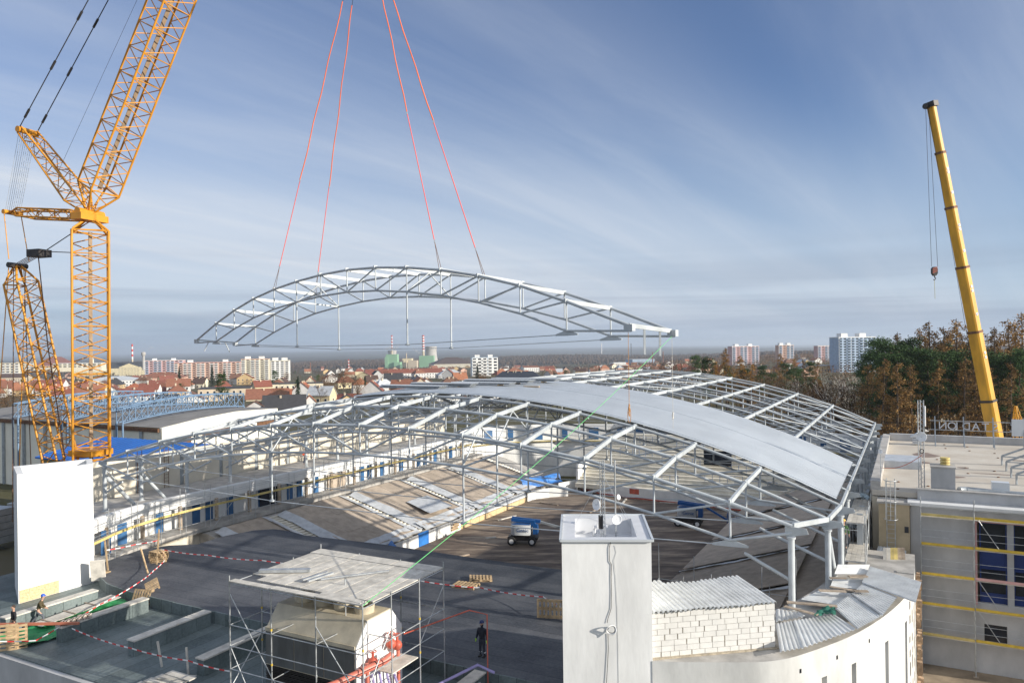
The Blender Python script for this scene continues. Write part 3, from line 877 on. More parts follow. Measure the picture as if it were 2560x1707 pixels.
# upstand strips along the step and the concrete ribs
KB = thing('roof_step_edge', 'dark membrane covered kerb along the step between the two roof levels', 'kerb', W(0, -9, 4.7))
for (a0, b0), (a1, b1) in zip(deck_out[:8], deck_out[1:9]):
    n = max(1, int(math.hypot(a1-a0, b1-b0)/1.2))
    for j in range(n):
        p, q = W(lerp(a0, a1, j/n), lerp(b0, b1, j/n)-.02, 5.05), W(lerp(a0, a1, (j+.985)/n), lerp(b0, b1, (j+.985)/n)-.02, 5.05)
        MB().bar(p, q, .10, .74 + .03*(j % 2)).build('kerb_strip', mem_teal, KB)
for i, (a, b0, b1, lab) in enumerate(((-14.6, -15.6, -9.8, 'leftmost roof rib beside the two workers'), (-10.0, -15.0, -9.4, 'roof rib right of the green netting'), (-4.35, -14.4, -9.3, 'roof rib left of the scaffold'), (1.2, -14.4, -9.3, 'roof rib behind the scaffold legs'), (15.0, -14.4, -9.3, 'roof rib near the tower'))):
    rb = thing('roof_rib', 'low grey green membrane covered wall with pale coping, ' + lab, 'low wall', W(a, (b0+b1)/2, 4.7), group='low walls across the lower roof')
    n = 5
    for j in range(n):
        abox(MB(), a-.28, lerp(b0, b1, j/n), 4.705, a+.28, lerp(b0, b1, (j+1)/n)-.02, 5.52).build('membrane_panel', mem_teal, rb)
    abox(MB(), a-.33, b0-.05, 5.52, a+.33, b1, 5.60).build('coping', wood_grey, rb)
# front of the lower building
FA = thing('foreground_facade', 'violet grey front of the lower building at the bottom left', 'building', W(-5, -17.4, 0))
mb = abox(MB(), -27, -17.6, 3.1, 21.3, -17.3, 4.62); mb.build('parapet_band', grey_plaster, FA)
for i in range(11):
    a0 = -27 + i*4.2
    abox(MB(), a0, -17.55, 0, a0+1.5, -17.3, 3.1).build('pier', grey_plaster, FA)
    abox(MB(), a0+1.5, -17.42, .0, a0+4.2, -17.3, 3.1).build('dark_window', glass_dk, FA)
    abox(MB(), a0+2.75, -17.48, .0, a0+2.9, -17.42, 3.1).build('mullion', blue_win, FA)
mb = MB(); mb.prism([W(a, b, 0) for a, b in ((-27, -17.2), (21.3, -17.2), (21.3, -9), (16, 8), (-18, 7), (-21, -1), (-27, -4))], UZ*4.15); mb.build('building_body', grey_plaster, FA)

# ---------------------------------------------------------------- towers
def tower_box(root, pl, z0, z1, wall, rim, m, m_top, rec=.8, cap=False):
    """hollow topped tower over plan quad pl (FL, FR, BR, BL)"""
    pl = [V((x, y, 0)) for x, y in pl]; c = sum(pl, V())/4
    inn = []
    for i in range(4):
        e1 = (pl[(i+1) % 4]-pl[i]).normalized(); e0 = (pl[i-1]-pl[i]).normalized()
        inn.append(pl[i] + e1*rim + e0*rim)
    mb = MB()
    o = [p + UZ*z0 for p in pl]; t = [p + UZ*z1 for p in pl]; it = [p + UZ*z1 for p in inn]; ib = [p + UZ*(z1-rec) for p in inn]
    mb.add(o + t, [(i, (i+1) % 4, 4+(i+1) % 4, 4+i) for i in range(4)])
    mb.build('shaft', m, root)
    mb = MB(); mb.add(t + it, [(i, (i+1) % 4, 4+(i+1) % 4, 4+i) for i in range(4)])
    mb.add(it + ib, [(i, (i+1) % 4, 4+(i+1) % 4, 4+i) for i in range(4)])
    mb.add(ib, [(0, 1, 2, 3)]); mb.build('parapet_top', m_top, root)
    if cap:
        mb = MB()
        ex = [p + (p-c).normalized()*.10 for p in pl]
        for i in range(4):
            a_, b_ = ex[i], ex[(i+1) % 4]
            mb.bar(a_ + UZ*(z1+.01), b_ + UZ*(z1+.01), .10, .10)
        mb.build('flashing', sheet_m, root)
CT = thing('service_tower', 'tall pale grey rendered tower with aerial mast in the foreground centre', 'tower', (4.3, 36.3, 0))
CTP = [(2.07, 32.9), (5.97, 32.71), (6.38, 37.5), (2.48, 37.7)]
tower_plaster = mat('tower_render', (0.79, 0.79, 0.775), .9, 0, .12, .6, bump=.12, bscale=6, stretch=(1, 1, .3))
tower_box(CT, CTP, 0, 12.96, .3, .58, tower_plaster, mat('pale_membrane', (.66, .67, .69), .6, 0, .06, 1), .75, True)
for px, h in ((1486, .5), (1510, .5)):
    p = at_z(px, 1338, 12.22); MB().path([p, p + UZ*h*.6, p + V((.04, 0, h*.85)), p + V((.16, -.02, h*.9))], .075, 10).build('vent_pipe', white_pl, CT)
MS = thing('aerial_mast', 'slim lattice aerial mast with white dishes standing on the grey tower', 'mast', (4.37, 35.5, 12.2))
ml = [V((4.10, 35.6, 0)), V((4.29, 35.45, 0)), V((4.23, 35.75, 0))]
for p in ml: MB().tube(p + UZ*12.2, p + UZ*16.05, .022, 6).build('mast_leg', zinc, MS)
for j in range(16):
    z = 12.25 + j*.24
    for i in range(3): MB().tube(ml[i] + UZ*z, ml[(i+1) % 3] + UZ*(z+.24), .009, 4).build('lattice_bar', zinc, MS)
MB().tube((4.80, 35.5, 12.2), (4.80, 35.5, 16.05), .035, 8).build('side_pole', zinc, MS)
for z in (13.8, 14.5, 15.5): MB().tube((4.17, 35.6, z), (4.85, 35.5, z), .02, 6).build('clamp_arm', zinc, MS)
def dish(parent, c, r, ax, name='dish'):
    ax = V(ax).normalized(); x = ax.cross(UZ).normalized(); y = x.cross(ax)
    mb = MB(); rows = []
    for rr, h in ((0, -.28*r), (.5*r, -.24*r), (.85*r, -.1*r), (r, 0), (r, .12*r), (.94*r, .12*r), (.8*r, -.02*r), (.4*r, -.1*r), (.0, -.12*r)):
        rows.append([V(c) + x*rr*cos(2*pi*i/20) + y*rr*sin(2*pi*i/20) + ax*h for i in range(21)])
    mb.grid(rows, True); d = mb.build(name, white_pl, parent)
    MB().tube(V(c) - ax*.1*r, V(c) + ax*.35*r, .06*r, 8).build('feed_horn', zinc, d)
    return d
dish(MS, (3.90, 35.4, 13.98), .27, (-.75, -.5, .1))
dish(MS, (4.83, 35.26, 13.30), .24, (.2, -1, .05))
dish(MS, (4.97, 35.6, 14.28), .13, (.6, -.6, .2))
MB().box(4.02, 35.5, 12.8, 4.2, 35.8, 13.4).build('equipment_box', dark_steel, MS)
for e in ((2.8, 36.9), (5.8, 36.9), (5.9, 33.6)):
    MB().tube((4.22, 35.6, 15.4), (e[0], e[1], 12.35), .008, 4).build('guy_wire', zinc, MS)
CB = thing('hanging_cable', 'thin black cable running down the tower front with a coiled loop', 'cable', at(1525, 1560, 32.7))
cz = lambda px, py: at(px, py, 32.77)
MB().path([cz(*q) for q in ((1527, 1351), (1523, 1370), (1524, 1402), (1529, 1410), (1528, 1440), (1529, 1480), (1528, 1520), (1520, 1545), (1518, 1556))], .012, 5).build('cable_run', rubber, CB)
MB().path([cz(*q) for q in ((1520, 1582), (1521, 1620), (1518, 1680), (1516, 1707), (1515, 1760))], .012, 5).build('cable_run', rubber, CB)
MB().path([cz(*q) for q in ((1537, 1362), (1541, 1380), (1535, 1400), (1539, 1440), (1543, 1520), (1545, 1600), (1547, 1707))], .006, 4).build('thin_cord', zinc, CB)
for k, (r, m_) in enumerate(((.17, rubber), (.19, white_pl), (.22, white_pl))):
    c = cz(1527, 1570) + V((0, -.12-.03*k, 0))
    MB().path([c + V((r*cos(t*pi/12), .05*sin(t*pi/6), r*sin(t*pi/12)*.9)) for t in range(25)], .018, 5).build('coil', m_, CB)

LT = thing('left_tower', 'bright white rendered tower with hollow top at the left edge', 'tower', (-33, 53.6, 0))
tower_box(LT, [(-33.3, 50.2), (-30.7, 54.65), (-32.3, 57.4), (-36.0, 53.9)], 0, 13.35, .3, .42, white_plaster, white_plaster, .7)
p0, p1 = V((-33.3, 50.2, 0)), V((-30.7, 54.65, 0)); nn = (p1-p0).cross(UZ).normalized()
MB().obox(p0.lerp(p1, .26) + nn*.03 + UZ*5.15, (p1-p0).normalized()*1.28, nn*.02, UZ*.42).build('osb_panel', osb, LT)

# ---------------------------------------------------------------- curved ring on the right
ring = [(23.75, -9.35), (26.3, -8.2), (28.55, -6.9), (30.15, -4.6), (31.6, -1.7), (32.85, 2.0), (33.7, 5.9), (33.95, 9.5), (33.98, 14.0)]
def catmull(P, n):
    out = []
    for i in range(len(P)-1):
        p0 = P[max(i-1, 0)]; p1 = P[i]; p2 = P[i+1]; p3 = P[min(i+2, len(P)-1)]
        for j in range(n):
            t = j/n
            out.append(tuple(.5*((2*p1[k]) + (-p0[k]+p2[k])*t + (2*p0[k]-5*p1[k]+4*p2[k]-p3[k])*t*t + (-p0[k]+3*p1[k]-3*p2[k]+p3[k])*t**3) for k in range(len(p1))))
    out.append(tuple(P[-1])); return out
rc = catmull(ring, 8)
RG = thing('curved_ring_wall', 'curved white rendered wall with narrow slot windows at the bottom right', 'wall', W(30, -4, 0))
def rnorm(i):
    a = rc[min(i+1, len(rc)-1)]; b = rc[max(i-1, 0)]
    t = V((a[0]-b[0], a[1]-b[1])).normalized(); return t.y, -t.x      # outward
def band(z0, z1, off, idx, m, name):
    mb = MB(); rows = [[], []]
    for i in idx:
        n = rnorm(i); a, b = rc[i][0]+n[0]*off, rc[i][1]+n[1]*off
        rows[0].append(W(a, b, z0)); rows[1].append(W(a, b, z1))
    mb.grid(rows, True); return mb.build(name, m, RG)
allidx = list(range(len(rc)))
ring_pl = mat('ring_render', (.61, .61, .59), .9, 0, .17, .5, bump=.15, bscale=5, stretch=(1, 1, .4))
band(6.35, 7.7, 0, allidx, ring_pl, 'upper_band')
slot_at = [6, 17, 24, 30, 38, 45, 53]
cur = 0
for s in sorted(slot_at) + [len(rc)-1]:
    if s > cur: band(0, 6.35, 0, list(range(cur, s+1)), ring_pl, 'wall_panel')
    if s < len(rc)-1:
        band(0, 6.35, -.38, [s, s+1], glass_dk, 'slot_window')
        for e in (s, s+1):
            n = rnorm(e); a, b = rc[e]
            mb = MB(); mb.add([W(a, b, 0), W(a-n[0]*.38, b-n[1]*.38, 0), W(a-n[0]*.38, b-n[1]*.38, 6.35), W(a, b, 6.35)], [(0, 1, 2, 3)]); mb.build('slot_reveal', white_plaster, RG)
        mb = MB(); (a, b), (c, d) = rc[s], rc[s+1]; n = rnorm(s)
        mb.add([W(a, b, 6.35), W(c, d, 6.35), W(c-n[0]*.38, d-n[1]*.38, 6.35), W(a-n[0]*.38, b-n[1]*.38, 6.35)], [(0, 1, 2, 3)]); mb.build('slot_head', white_plaster, RG)
    cur = s+1
mb = MB(); rows = [[], []]
for i in allidx:
    n = rnorm(i); rows[0].append(W(rc[i][0], rc[i][1], 7.7)); rows[1].append(W(rc[i][0]-n[0]*4.2, rc[i][1]-n[1]*4.2, 7.7))
mb.grid(rows)
rows = [[W(rc[i][0]-rnorm(i)[0]*4.2, rc[i][1]-rnorm(i)[1]*4.2, z) for i in allidx] for z in (7.7, 0)]
mb.grid(rows)
n = rnorm(0); mb.add([W(*rc[0], 0), W(rc[0][0]-n[0]*4.2, rc[0][1]-n[1]*4.2, 0), W(rc[0][0]-n[0]*4.2, rc[0][1]-n[1]*4.2, 7.7), W(*rc[0], 7.7)], [(0, 1, 2, 3)])
mb.build('ring_slab', concrete, RG)
# small putlog holes
for i in (20, 27, 34):
    n = rnorm(i); p = W(rc[i][0]+n[0]*.01, rc[i][1]+n[1]*.01, 7.0); d = W(n[1], -n[0]) - W(0, 0)
    MB().obox(p, d*.05, (W(n[0], n[1])-W(0, 0))*.01, UZ*.09).build('putlog_hole', glass_dk, RG)

# aerated block wall with its corrugated roof
BK = thing('block_wall', 'white aerated concrete block wall beside the grey tower', 'wall', W(26, -8, 8))
A0, B0 = at_z(1622, 1646, 7.72), at_z(1938, 1618, 7.72)
dB = (B0-A0).normalized(); nB = dB.cross(UZ)
Lw = (B0-A0).length
block_m = mat('aerated_block', (.68, .67, .64), .95, 0, .05, 3.0, bump=.1, bscale=30, obj_random=.045)
mortar = mat('mortar', (.42, .36, .27), .95, 0, .25, 5.0)
mb = MB(); mb.obox(A0 + dB*Lw/2 - nB*.19 + UZ*1.0, dB*(Lw/2-.012), nB*.14, UZ*.985); mb.build('mortar_core', mortar, BK)
mb = MB(); mb.obox(A0 + dB*Lw/2 - nB*.1 - UZ*.02, dB*(Lw/2+.1), nB*.24, UZ*.06); mb.build('mortar_bed', mortar, BK)
for c in range(8):
    x = -.3*(c % 2) - .12*((c*3) % 2); j = 0
    while x < Lw-.02:
        w = .6 if random.random() > .12 else .42
        x0, x1 = max(0, x), min(Lw, x+w-.022 - (.03 if random.random() < .35 else 0))
        if x1-x0 > .05:
            MB().obox(A0 + dB*(x0+x1)/2 - nB*(.16-random.uniform(0, .006)) + UZ*(c*.25+.125), dB*(x1-x0)/2, nB*.16, UZ*.1165).build('block', block_m, BK)
        x += w
mb = MB(); mb.obox(B0 - nB*1.9 + UZ*1.0 - dB*.15, dB*.15, nB*1.6, UZ*1.0); mb.build('side_wall', block_m, BK)
MB().obox(A0 + dB*Lw/2 - nB*3.4 + UZ*1.0, dB*Lw/2, nB*.15, UZ*1.0).build('rear_wall', block_m, BK)
BR = thing('corrugated_roof', 'corrugated metal sheets laid loosely on top of the white block wall', 'roof', A0 + dB*Lw/2 + UZ*2)
galv = mat('galvanised_sheet', (.70, .71, .70), .45, .08, .12, 1.2, obj_random=.06)
nS = 6
for i in range(nS):
    x0, x1 = Lw*i/nS - .06, Lw*(i+1)/nS + .05
    ov = .18 + .06*math.sin(i*2.3); bk = 3.4 + .25*math.sin(i*1.7) - .2*i/nS
    z0, z1 = 2.04 + .012*(i % 2), 2.14 + .012*(i % 2) + .03*math.sin(i*3)
    corr_quad(A0 + dB*x0 + nB*ov + UZ*z0, A0 + dB*x1 + nB*ov + UZ*(z0+.01), A0 + dB*(x0-.1) - nB*bk + UZ*z1, A0 + dB*(x1-.1) - nB*bk + UZ*(z1+.02), .21, .075).build('sheet', galv, BR)

# loose sheets over the ring
z8 = lambda x, y, z=8.25: at_z(1900 + x/2.976, 1180 + y/2.976, z)
ring_sheets = [   # inner edge pair, outer edge pair, in detail-view pixels, height
    ((118, 1130), (238, 1106), (150, 1338), (318, 1308), 8.15, 'leftmost outer sheet touching the block wall'),
    ((244, 1104), (560, 1064), (312, 1312), (722, 1168), 8.20, 'wide outer sheet left of the green rag'),
    ((548, 1002), (690, 900), (728, 1166), (920, 1062), 8.30, 'outer sheet right of the green rag'),
    ((686, 908), (764, 830), (912, 1066), (1022, 930), 8.42, 'outer sheet below the last kink'),
    ((758, 822), (822, 704), (1160, 968), (1202, 820), 8.52, 'long last sheet pointing at the right building'),
    ((118, 1018), (300, 1050), (120, 1112), (345, 1072), 8.12, 'inner sheet behind the block wall corner'),
    ((306, 945), (440, 884), (572, 986), (690, 905), 8.20, 'inner sheet behind the nearest column'),
    ((525, 850), (545, 798), (738, 868), (772, 802), 8.30, 'inner sheet beside the second column'),
    ((556, 756), (580, 690), (796, 757), (818, 690), 8.40, 'innermost flat sheet beside the third column')]
for i, (a, b, c, d, z, lab) in enumerate(ring_sheets):
    p00, p10, p01, p11 = z8(*a, z-.06), z8(*b, z-.06), z8(*c, z-.12), z8(*d, z-.12)
    o = corr_quad(p00, p10, p01, p11, .19, .05).build('corrugated_sheet', galv)
    tag(o, 'loose corrugated metal sheet on the curved ring, ' + lab, 'metal sheet', 'loose sheets over the curved ring')
for i, (p, q, w, lab) in enumerate((((200, 965), (575, 995), .30, 'at the foot of the nearest column'), ((185, 995), (430, 1060), .22, 'lowest one beside the green rag'), ((440, 878), (640, 885), .26, 'at the foot of the second column'),
                               ((520, 850), (700, 880), .22, 'between the first and second inner sheets'), ((700, 882), (805, 884), .28, 'short one at the kink of the ring'), ((520, 785), (640, 788), .22, 'at the foot of the leaning strut'), ((660, 775), (795, 770), .30, 'under the third column'))):
    P_, Q_ = z8(*p, 8.45+.02*i), z8(*q, 8.45+.02*i)
    o = MB().bar(P_, Q_, w, .05).build('plank', wood_old)
    tag(o, 'brown plank on the ring roof, ' + lab, 'plank', 'planks at the column feet')
green_net = mat('green_net', (.03, .30, .10), .7, 0, .3, 2.5, bump=.4, bscale=5)
green_dk = mat('dark_green_rag', (.02, .13, .09), .8, 0, .3, 3, bump=.4)
o = drape(z8(400, 1075, 8.4), z8(565, 1060, 8.4), z8(460, 1010, 8.4), z8(560, 1015, 8.4), 8, 10, .09, 9, 4).build('green_rag', green_dk)
tag(o, 'crumpled dark green netting near the foot of the nearest column', 'netting')

# walkway and rubble between ring and right building
struct(abox(MB(), 29.3, 8.0, 6.6, 33.6, 17.5, 7.05).build('walkway_floor', concrete))
TW = thing('tower_scaffold', 'narrow tube scaffold with grey plank decks behind the right columns', 'scaffold', W(30.7, 14, 7))
for b in (9.4, 11.2, 14.2, 17.0, 20.2):
    for a in (30.15, 31.3):
        MB().tube(W(a, b, 7.0), W(a, b, 10.9 if a > 31 else 10.1), .028, 6).build('standard', zinc, TW)
    for z in (8.0, 9.95): MB().tube(W(30.15, b, z), W(31.3, b, z), .024, 5).build('transom', zinc, TW)
for b0, b1 in ((11.2, 14.2), (14.2, 17.0), (17.0, 20.2)):
    for j in range(4): abox(MB(), 30.15+j*.285, b0+.01, 9.98, 30.15+j*.285+.275, b1-.01, 10.03).build('deck_plank', wood_grey, TW)
for b0, b1 in ((9.4, 11.2), (11.2, 14.2)):
    for j in range(4): abox(MB(), 30.15+j*.285, b0+.01, 8.02, 30.15+j*.285+.275, b1-.01, 8.07).build('deck_plank', wood_grey, TW)
for z in (9.0, 10.5):
    MB().tube(W(31.3, 9.4, z), W(31.3, 20.2, z), .022, 5).build('guard_rail', zinc, TW)
MB().tube(W(31.3, 9.4, 7.1), W(31.35, 14.2, 10.6), .024, 5).build('diagonal', zinc, TW)
MB().tube(W(31.4, 20.2, 7.1), W(31.4, 14.2, 10.6), .024, 5).build('diagonal', zinc, TW)
o = drape(W(30.3, 19.0, 10.06), W(31.1, 19.0, 10.06), W(30.3, 20.0, 10.06), W(31.1, 20.0, 10.06), 6, 6, .16, 31, 3).build('plastic_bundle', mat('pale_blue_plastic', (.50, .62, .68), .4, bump=.5))
tag(o, 'crumpled pale blue plastic bundle on the plank deck', 'plastic')
for i in range(6):
    p = W(32.3+.22*i, 11.4+.08*i, 7.06); q = W(32.3+.2*i, 12.5+.1*i, 8.3)
    o = MB().bar(p, q, .2, .06).build('leaning_board', wood_grey if i < 2 else yellow_dim if i < 4 else wood_old)
    tag(o, 'board %s of six leaning on the wall beside the grey building' % ('one from the left', 'two from the left', 'three from the left', 'four from the left', 'five from the left', 'six from the left')[i], 'board', 'boards leaning by the grey building')
for i, (a, b, L_, w) in enumerate(((31.6, 10.9, 2.0, .3), (31.8, 10.2, 1.9, .35))):
    o = abox(MB(), a, b, 7.06, a+L_, b+w, 7.2).build('timber_beam', wood_grey if i == 0 else wood); tag(o, ['long pale beam lying on the walkway floor', 'brown timber beam lying below the pale beam'][i], 'beam')
BE = thing('broken_parapet', 'ragged brown brick edge of a half demolished parapet beside the grey building', 'brickwork', W(34.0, 8, 6))
brick_m = mat('old_brick', (.40, .27, .17), .95, 0, .3, 4, bump=.3, obj_random=.3)
for i in range(42):
    b = 5.6 + (i % 7)*.9 + random.uniform(-.1, .1); z = 2.2 + (i//7)*.95 + random.uniform(-.2, .2)
    a = 33.98 + random.uniform(0, .1)
    abox(MB(), a, b, z, a+random.uniform(.12, .28), b+.3, z+random.uniform(.3, .7)).build('brick', brick_m, BE)
abox(MB(), 33.0, 9.2, 7.05, 33.9, 9.6, 7.75).build('parapet_stub', concrete, BE)
abox(MB(), 33.45, 7.2, 7.05, 33.9, 14.0, 7.6).build('parapet_stub', concrete, BE)

# scaffold standing inside the bowl behind the block wall
SI = thing('inner_scaffold', 'dark tangle of tube scaffold inside the hall behind the nearest column', 'scaffold', W(23, 3, 1))
for ia, a in enumerate((18.6, 21.0, 23.4, 25.8, 27.4)):
    for ib, b in enumerate((0.5, 3.2, 5.9, 8.6)):
        top_ = 6.2 + .6*((ia*3+ib) % 4)
        MB().tube(W(a, b, 1.8), W(a, b, top_), .026, 5).build('standard', zinc, SI)
        if ia < 4:
            for z in (3.6, 5.6): MB().tube(W(a, b, z), W((18.6, 21.0, 23.4, 25.8, 27.4)[ia+1], b, z), .022, 5).build('ledger', zinc, SI)
        if ib < 3:
            for z in (3.6, 5.6): MB().tube(W(a, b, z), W(a, b+2.7, z), .022, 5).build('transom', zinc, SI)
            if (ia+ib) % 2: MB().tube(W(a, b, 3.6), W(a, b+2.7, 5.6), .022, 5).build('diagonal', zinc, SI)

# ---------------------------------------------------------------- right building
RB = thing('right_building', 'grey rendered building with blue framed windows behind scaffold at the right edge', 'building', W(40, 17, 0))
FBB = 15.95
def rb(a0, z0, a1, z1, b0=FBB, b1=None, m=grey_plaster, n='wall_panel'):
    return abox(MB(), a0, b0, z0, a1, b1 if b1 is not None else b0+.5, z1).build(n, m, RB)
rb(33.75, 0, 37.55, 10.55)
rb(37.55, 9.75, 62, 10.55)
rb(37.55, 0, 62, 1.9)
rb(37.55, 3.2, 62, 4.55)
x = 37.55
rb(37.55, 1.9, 37.9, 3.2)
for i in range(8):
    a0 = 37.9 + i*3.0
    rb(a0+1.25, 1.9, a0+3.0, 3.2)
    rb(a0, 1.9, a0+1.25, 3.2, FBB+.28, FBB+.34, glass_dk, 'window_pane')
    rb(a0, 1.9, a0+1.25, 1.98, FBB+.18, FBB+.28, blue_win, 'window_sill')
for i in range(9):
    a0 = 37.7 + i*1.85
    rb(a0+1.50, 4.55, a0+1.85, 9.75, n='pier')
    for z0, z1, m_, n_ in ((4.55, 5.15, blue_win, 'blue_spandrel'), (5.15, 6.75, glass_dk, 'window_pane'), (6.75, 7.95, blue_win, 'blue_spandrel'), (7.95, 9.75, glass_dk, 'window_pane')):
        rb(a0, z0, a0+1.50, z1, FBB+.24, FBB+.32, m_, n_)
    for z in (5.15, 6.75, 7.95, 9.70): rb(a0, z-.04, a0+1.5, z+.04, FBB+.17, FBB+.24, blue_win, 'window_rail')
    for a_ in (a0, a0+1.42): rb(a_, 4.55, a_+.08, 9.75, FBB+.175, FBB+.235, blue_win, 'window_jamb')
pinkish = mat('pink_foam_board', (.62, .36, .34), .8, 0, .1, 1)
rb(37.45, 4.4, 37.56, 9.9, FBB-.05, FBB-.004, pinkish, 'insulation_strip')
rb(37.45, 9.75, 62, 9.83, FBB-.05, FBB-.004, pinkish, 'insulation_strip')
rb(33.6, 10.55, 62, 10.75, FBB-.35, FBB+1.1, white_plaster, 'cornice')
rb(34.2, 10.75, 62, 11.45, FBB+.8, FBB+1.1, grey_plaster, 'parapet')
rb(34.1, 11.45, 62, 11.52, FBB+.7, FBB+1.15, concrete, 'parapet_coping')
roof_felt = mat('roof_felt', (.50, .44, .36), .95, 0, .22, .35, bump=.1, col2=(.60, .55, .47), stretch=(1, 1, 1))
roof_patch = mat('dark_roof_stain', (.24, .18, .15), .95, 0, .3, 1.5)
abox(MB(), 31.4, FBB+1.1, 10.8, 62, 47.4, 11.15).build('roof_deck', roof_felt, RB)
abox(MB(), 31.3, 17.3, 10.4, 31.9, 47.5, 11.75).build('side_parapet', concrete, RB)
abox(MB(), 31.9, 46.9, 11.15, 62, 47.5, 11.85).build('rear_parapet', grey_plaster, RB)
abox(MB(), 31.9, 27.6, 11.15, 34.6, 31.5, 11.75).build('roof_box', poly_grey, RB)
abox(MB(), 31.4, FBB+1.2, 0, 62, 47.2, 10.7).build('core', beige_wall, RB)
for i, (a, b, w, l) in enumerate(((36.8, 25, 1.4, 1.0), (35.0, 36.5, 2.0, 3.5), (34.2, 31.8, 2.6, 1.4), (39.5, 27.5, 3, .4), (37.6, 30, .9, .7), (42, 36, 1.5, .5))):
    mb = MB(); n = 9; z = 11.155+.001*i
    mb.prism([W(a+w*.5*cos(2*pi*j/n)*(1+.25*sin(3*j+i)), b+l*.5*sin(2*pi*j/n)*(1+.25*cos(2*j+i)), z) for j in range(n)], UZ*.004); mb.build('roof_stain', roof_patch, RB)
for i in range(22):
    a, b = 33 + (i*37 % 11)*.95, 18 + (i*53 % 29)*1.0
    MB().sphere(W(a, b, 11.16), .12, 6, 4, (1, 1, .5)).build('roof_vent_stub', rust_steel, RB)
CHB = thing('roof_chimney', 'square lilac grey rendered chimney with yellow flue caps on the right roof', 'chimney', W(35.8, 17.8, 11.1))
abox(MB(), 35.05, 17.2, 11.1, 36.45, 18.9, 12.9).build('stack', grey_plaster, CHB)
abox(MB(), 35.0, 17.15, 12.9, 36.5, 18.95, 13.0).build('cap', concrete, CHB)
for z in (13.02, 13.2, 13.38): MB().tube(W(35.9, 18.3, z), W(35.9, 18.3, z+.12), .30, 12).build('flue_ring', yellow_dim, CHB)
DM = thing('dish_mast', 'lattice mast with round white dish and red cable on the right roof', 'mast', W(34.5, 18.4, 11.1))
for a, b in ((34.3, 18.2), (34.65, 18.3), (34.45, 18.55)): MB().tube(W(a, b, 11.1), W(a, b, 17.4), .03, 6).build('mast_leg', zinc, DM)
for j in range(20):
    z = 11.2 + j*.31
    MB().tube(W(34.3, 18.2, z), W(34.65, 18.3, z+.31), .012, 4).build('lattice_bar', zinc, DM)
    MB().tube(W(34.65, 18.3, z), W(34.45, 18.55, z+.31), .012, 4).build('lattice_bar', zinc, DM)
dish(DM, W(34.5, 17.95, 14.9), .34, W(-.25, -1)-W(0, 0))
MB().tube(W(34.72, 18.3, 15.6), W(34.72, 18.3, 17.0), .06, 8).build('panel_antenna', white_pl, DM)
p = W(34.5, 18.1, 13.6)
MB().path([p.lerp(W(31.9, 19.2, 12.4), t/8) - UZ*.35*sin(pi*t/8) for t in range(9)] + [W(31.9, 19.2, 11.2)], .022, 5).build('red_cable', mat('red_cable', (.55, .09, .04), .6), DM)
MB().path([W(34.5, 18.0, 13.9) + V((.14*cos(t*pi/8), 0, .14*sin(t*pi/8))) for t in range(17)], .03, 6).build('cable_coil', rubber, DM)
PM = thing('dish_pole', 'thin pole with a small round dish at the left corner of the right roof', 'pole', W(31.9, 19.2, 11.2))
MB().tube(W(31.9, 19.2, 10.5), W(31.9, 19.2, 14.0), .028, 6).build('pole', zinc, PM)
dish(PM, W(31.9, 19.05, 13.6), .16, W(-.2, -1)-W(0, 0))
VT = thing('vent_cowl', 'small louvred roof vent with pitched cap near the rear parapet', 'vent', W(34.4, 44, 11.2))
for z in (11.3, 11.5, 11.7): abox(MB(), 34.0, 43.7, z, 34.8, 44.3, z+.1).build('louvre', sheet_m, VT)
mb = MB(); mb.prism([W(33.8, 43.6, 11.95), W(34.4, 43.6, 12.35), W(35.0, 43.6, 11.95)], AV*.8); mb.build('pitched_cap', sheet_m, VT)
# roof sign seen from behind
SG = thing('roof_sign', 'stadium name sign on a steel frame along the rear roof edge, seen from behind', 'sign', W(39.6, 44.5, 11.15))
for i in range(4):
    a = 36.0 + i*2.45
    MB().bar(W(a, 44.4, 11.15), W(a, 44.9, 14.0), .10, .16).build('sign_post', steel_dk, SG)
    MB().bar(W(a, 43.2, 11.15), W(a, 44.7, 13.0), .07, .07).build('sign_brace', steel_dk, SG)
for z in (12.65, 13.55): MB().bar(W(35.6, 44.95, z), W(45.5, 44.95, z), .05, .06).build('sign_rail', zinc, SG)
abox(MB(), 42.4, 44.6, 12.3, 43.8, 44.8, 13.9).build('sign_panel', sheet_m, SG)
letter_m = mat('sign_letter', (.55, .57, .60), .5)
dg = None
ax = 44.2
for ch in 'ČEZ STADION':
    w = .82
    if ch == ' ': ax -= .7; continue
    cu = bpy.data.curves.new('letter', 'FONT'); cu.body = ch; cu.size = 1.02; cu.extrude = .05; cu.align_x = 'CENTER'
    to = bpy.data.objects.new('letter_tmp', cu); COL.objects.link(to)
    bpy.context.view_layer.update()
    me = bpy.data.meshes.new_from_object(to.evaluated_get(bpy.context.evaluated_depsgraph_get()))
    bpy.data.objects.remove(to)
    # faces the far side: text x runs towards -a as seen from behind
    M_ = Matrix(((-UX, 0, VX, 0), (-UY, 0, VY, 0), (0, 1, 0, 0), (0, 0, 0, 1)))
    me.transform(M_)
    me.transform(Matrix.Translation(W(ax, 45.05, 12.72)))
    put('letter', me, letter_m, SG)
    ax -= .42 if ch == 'I' else .80
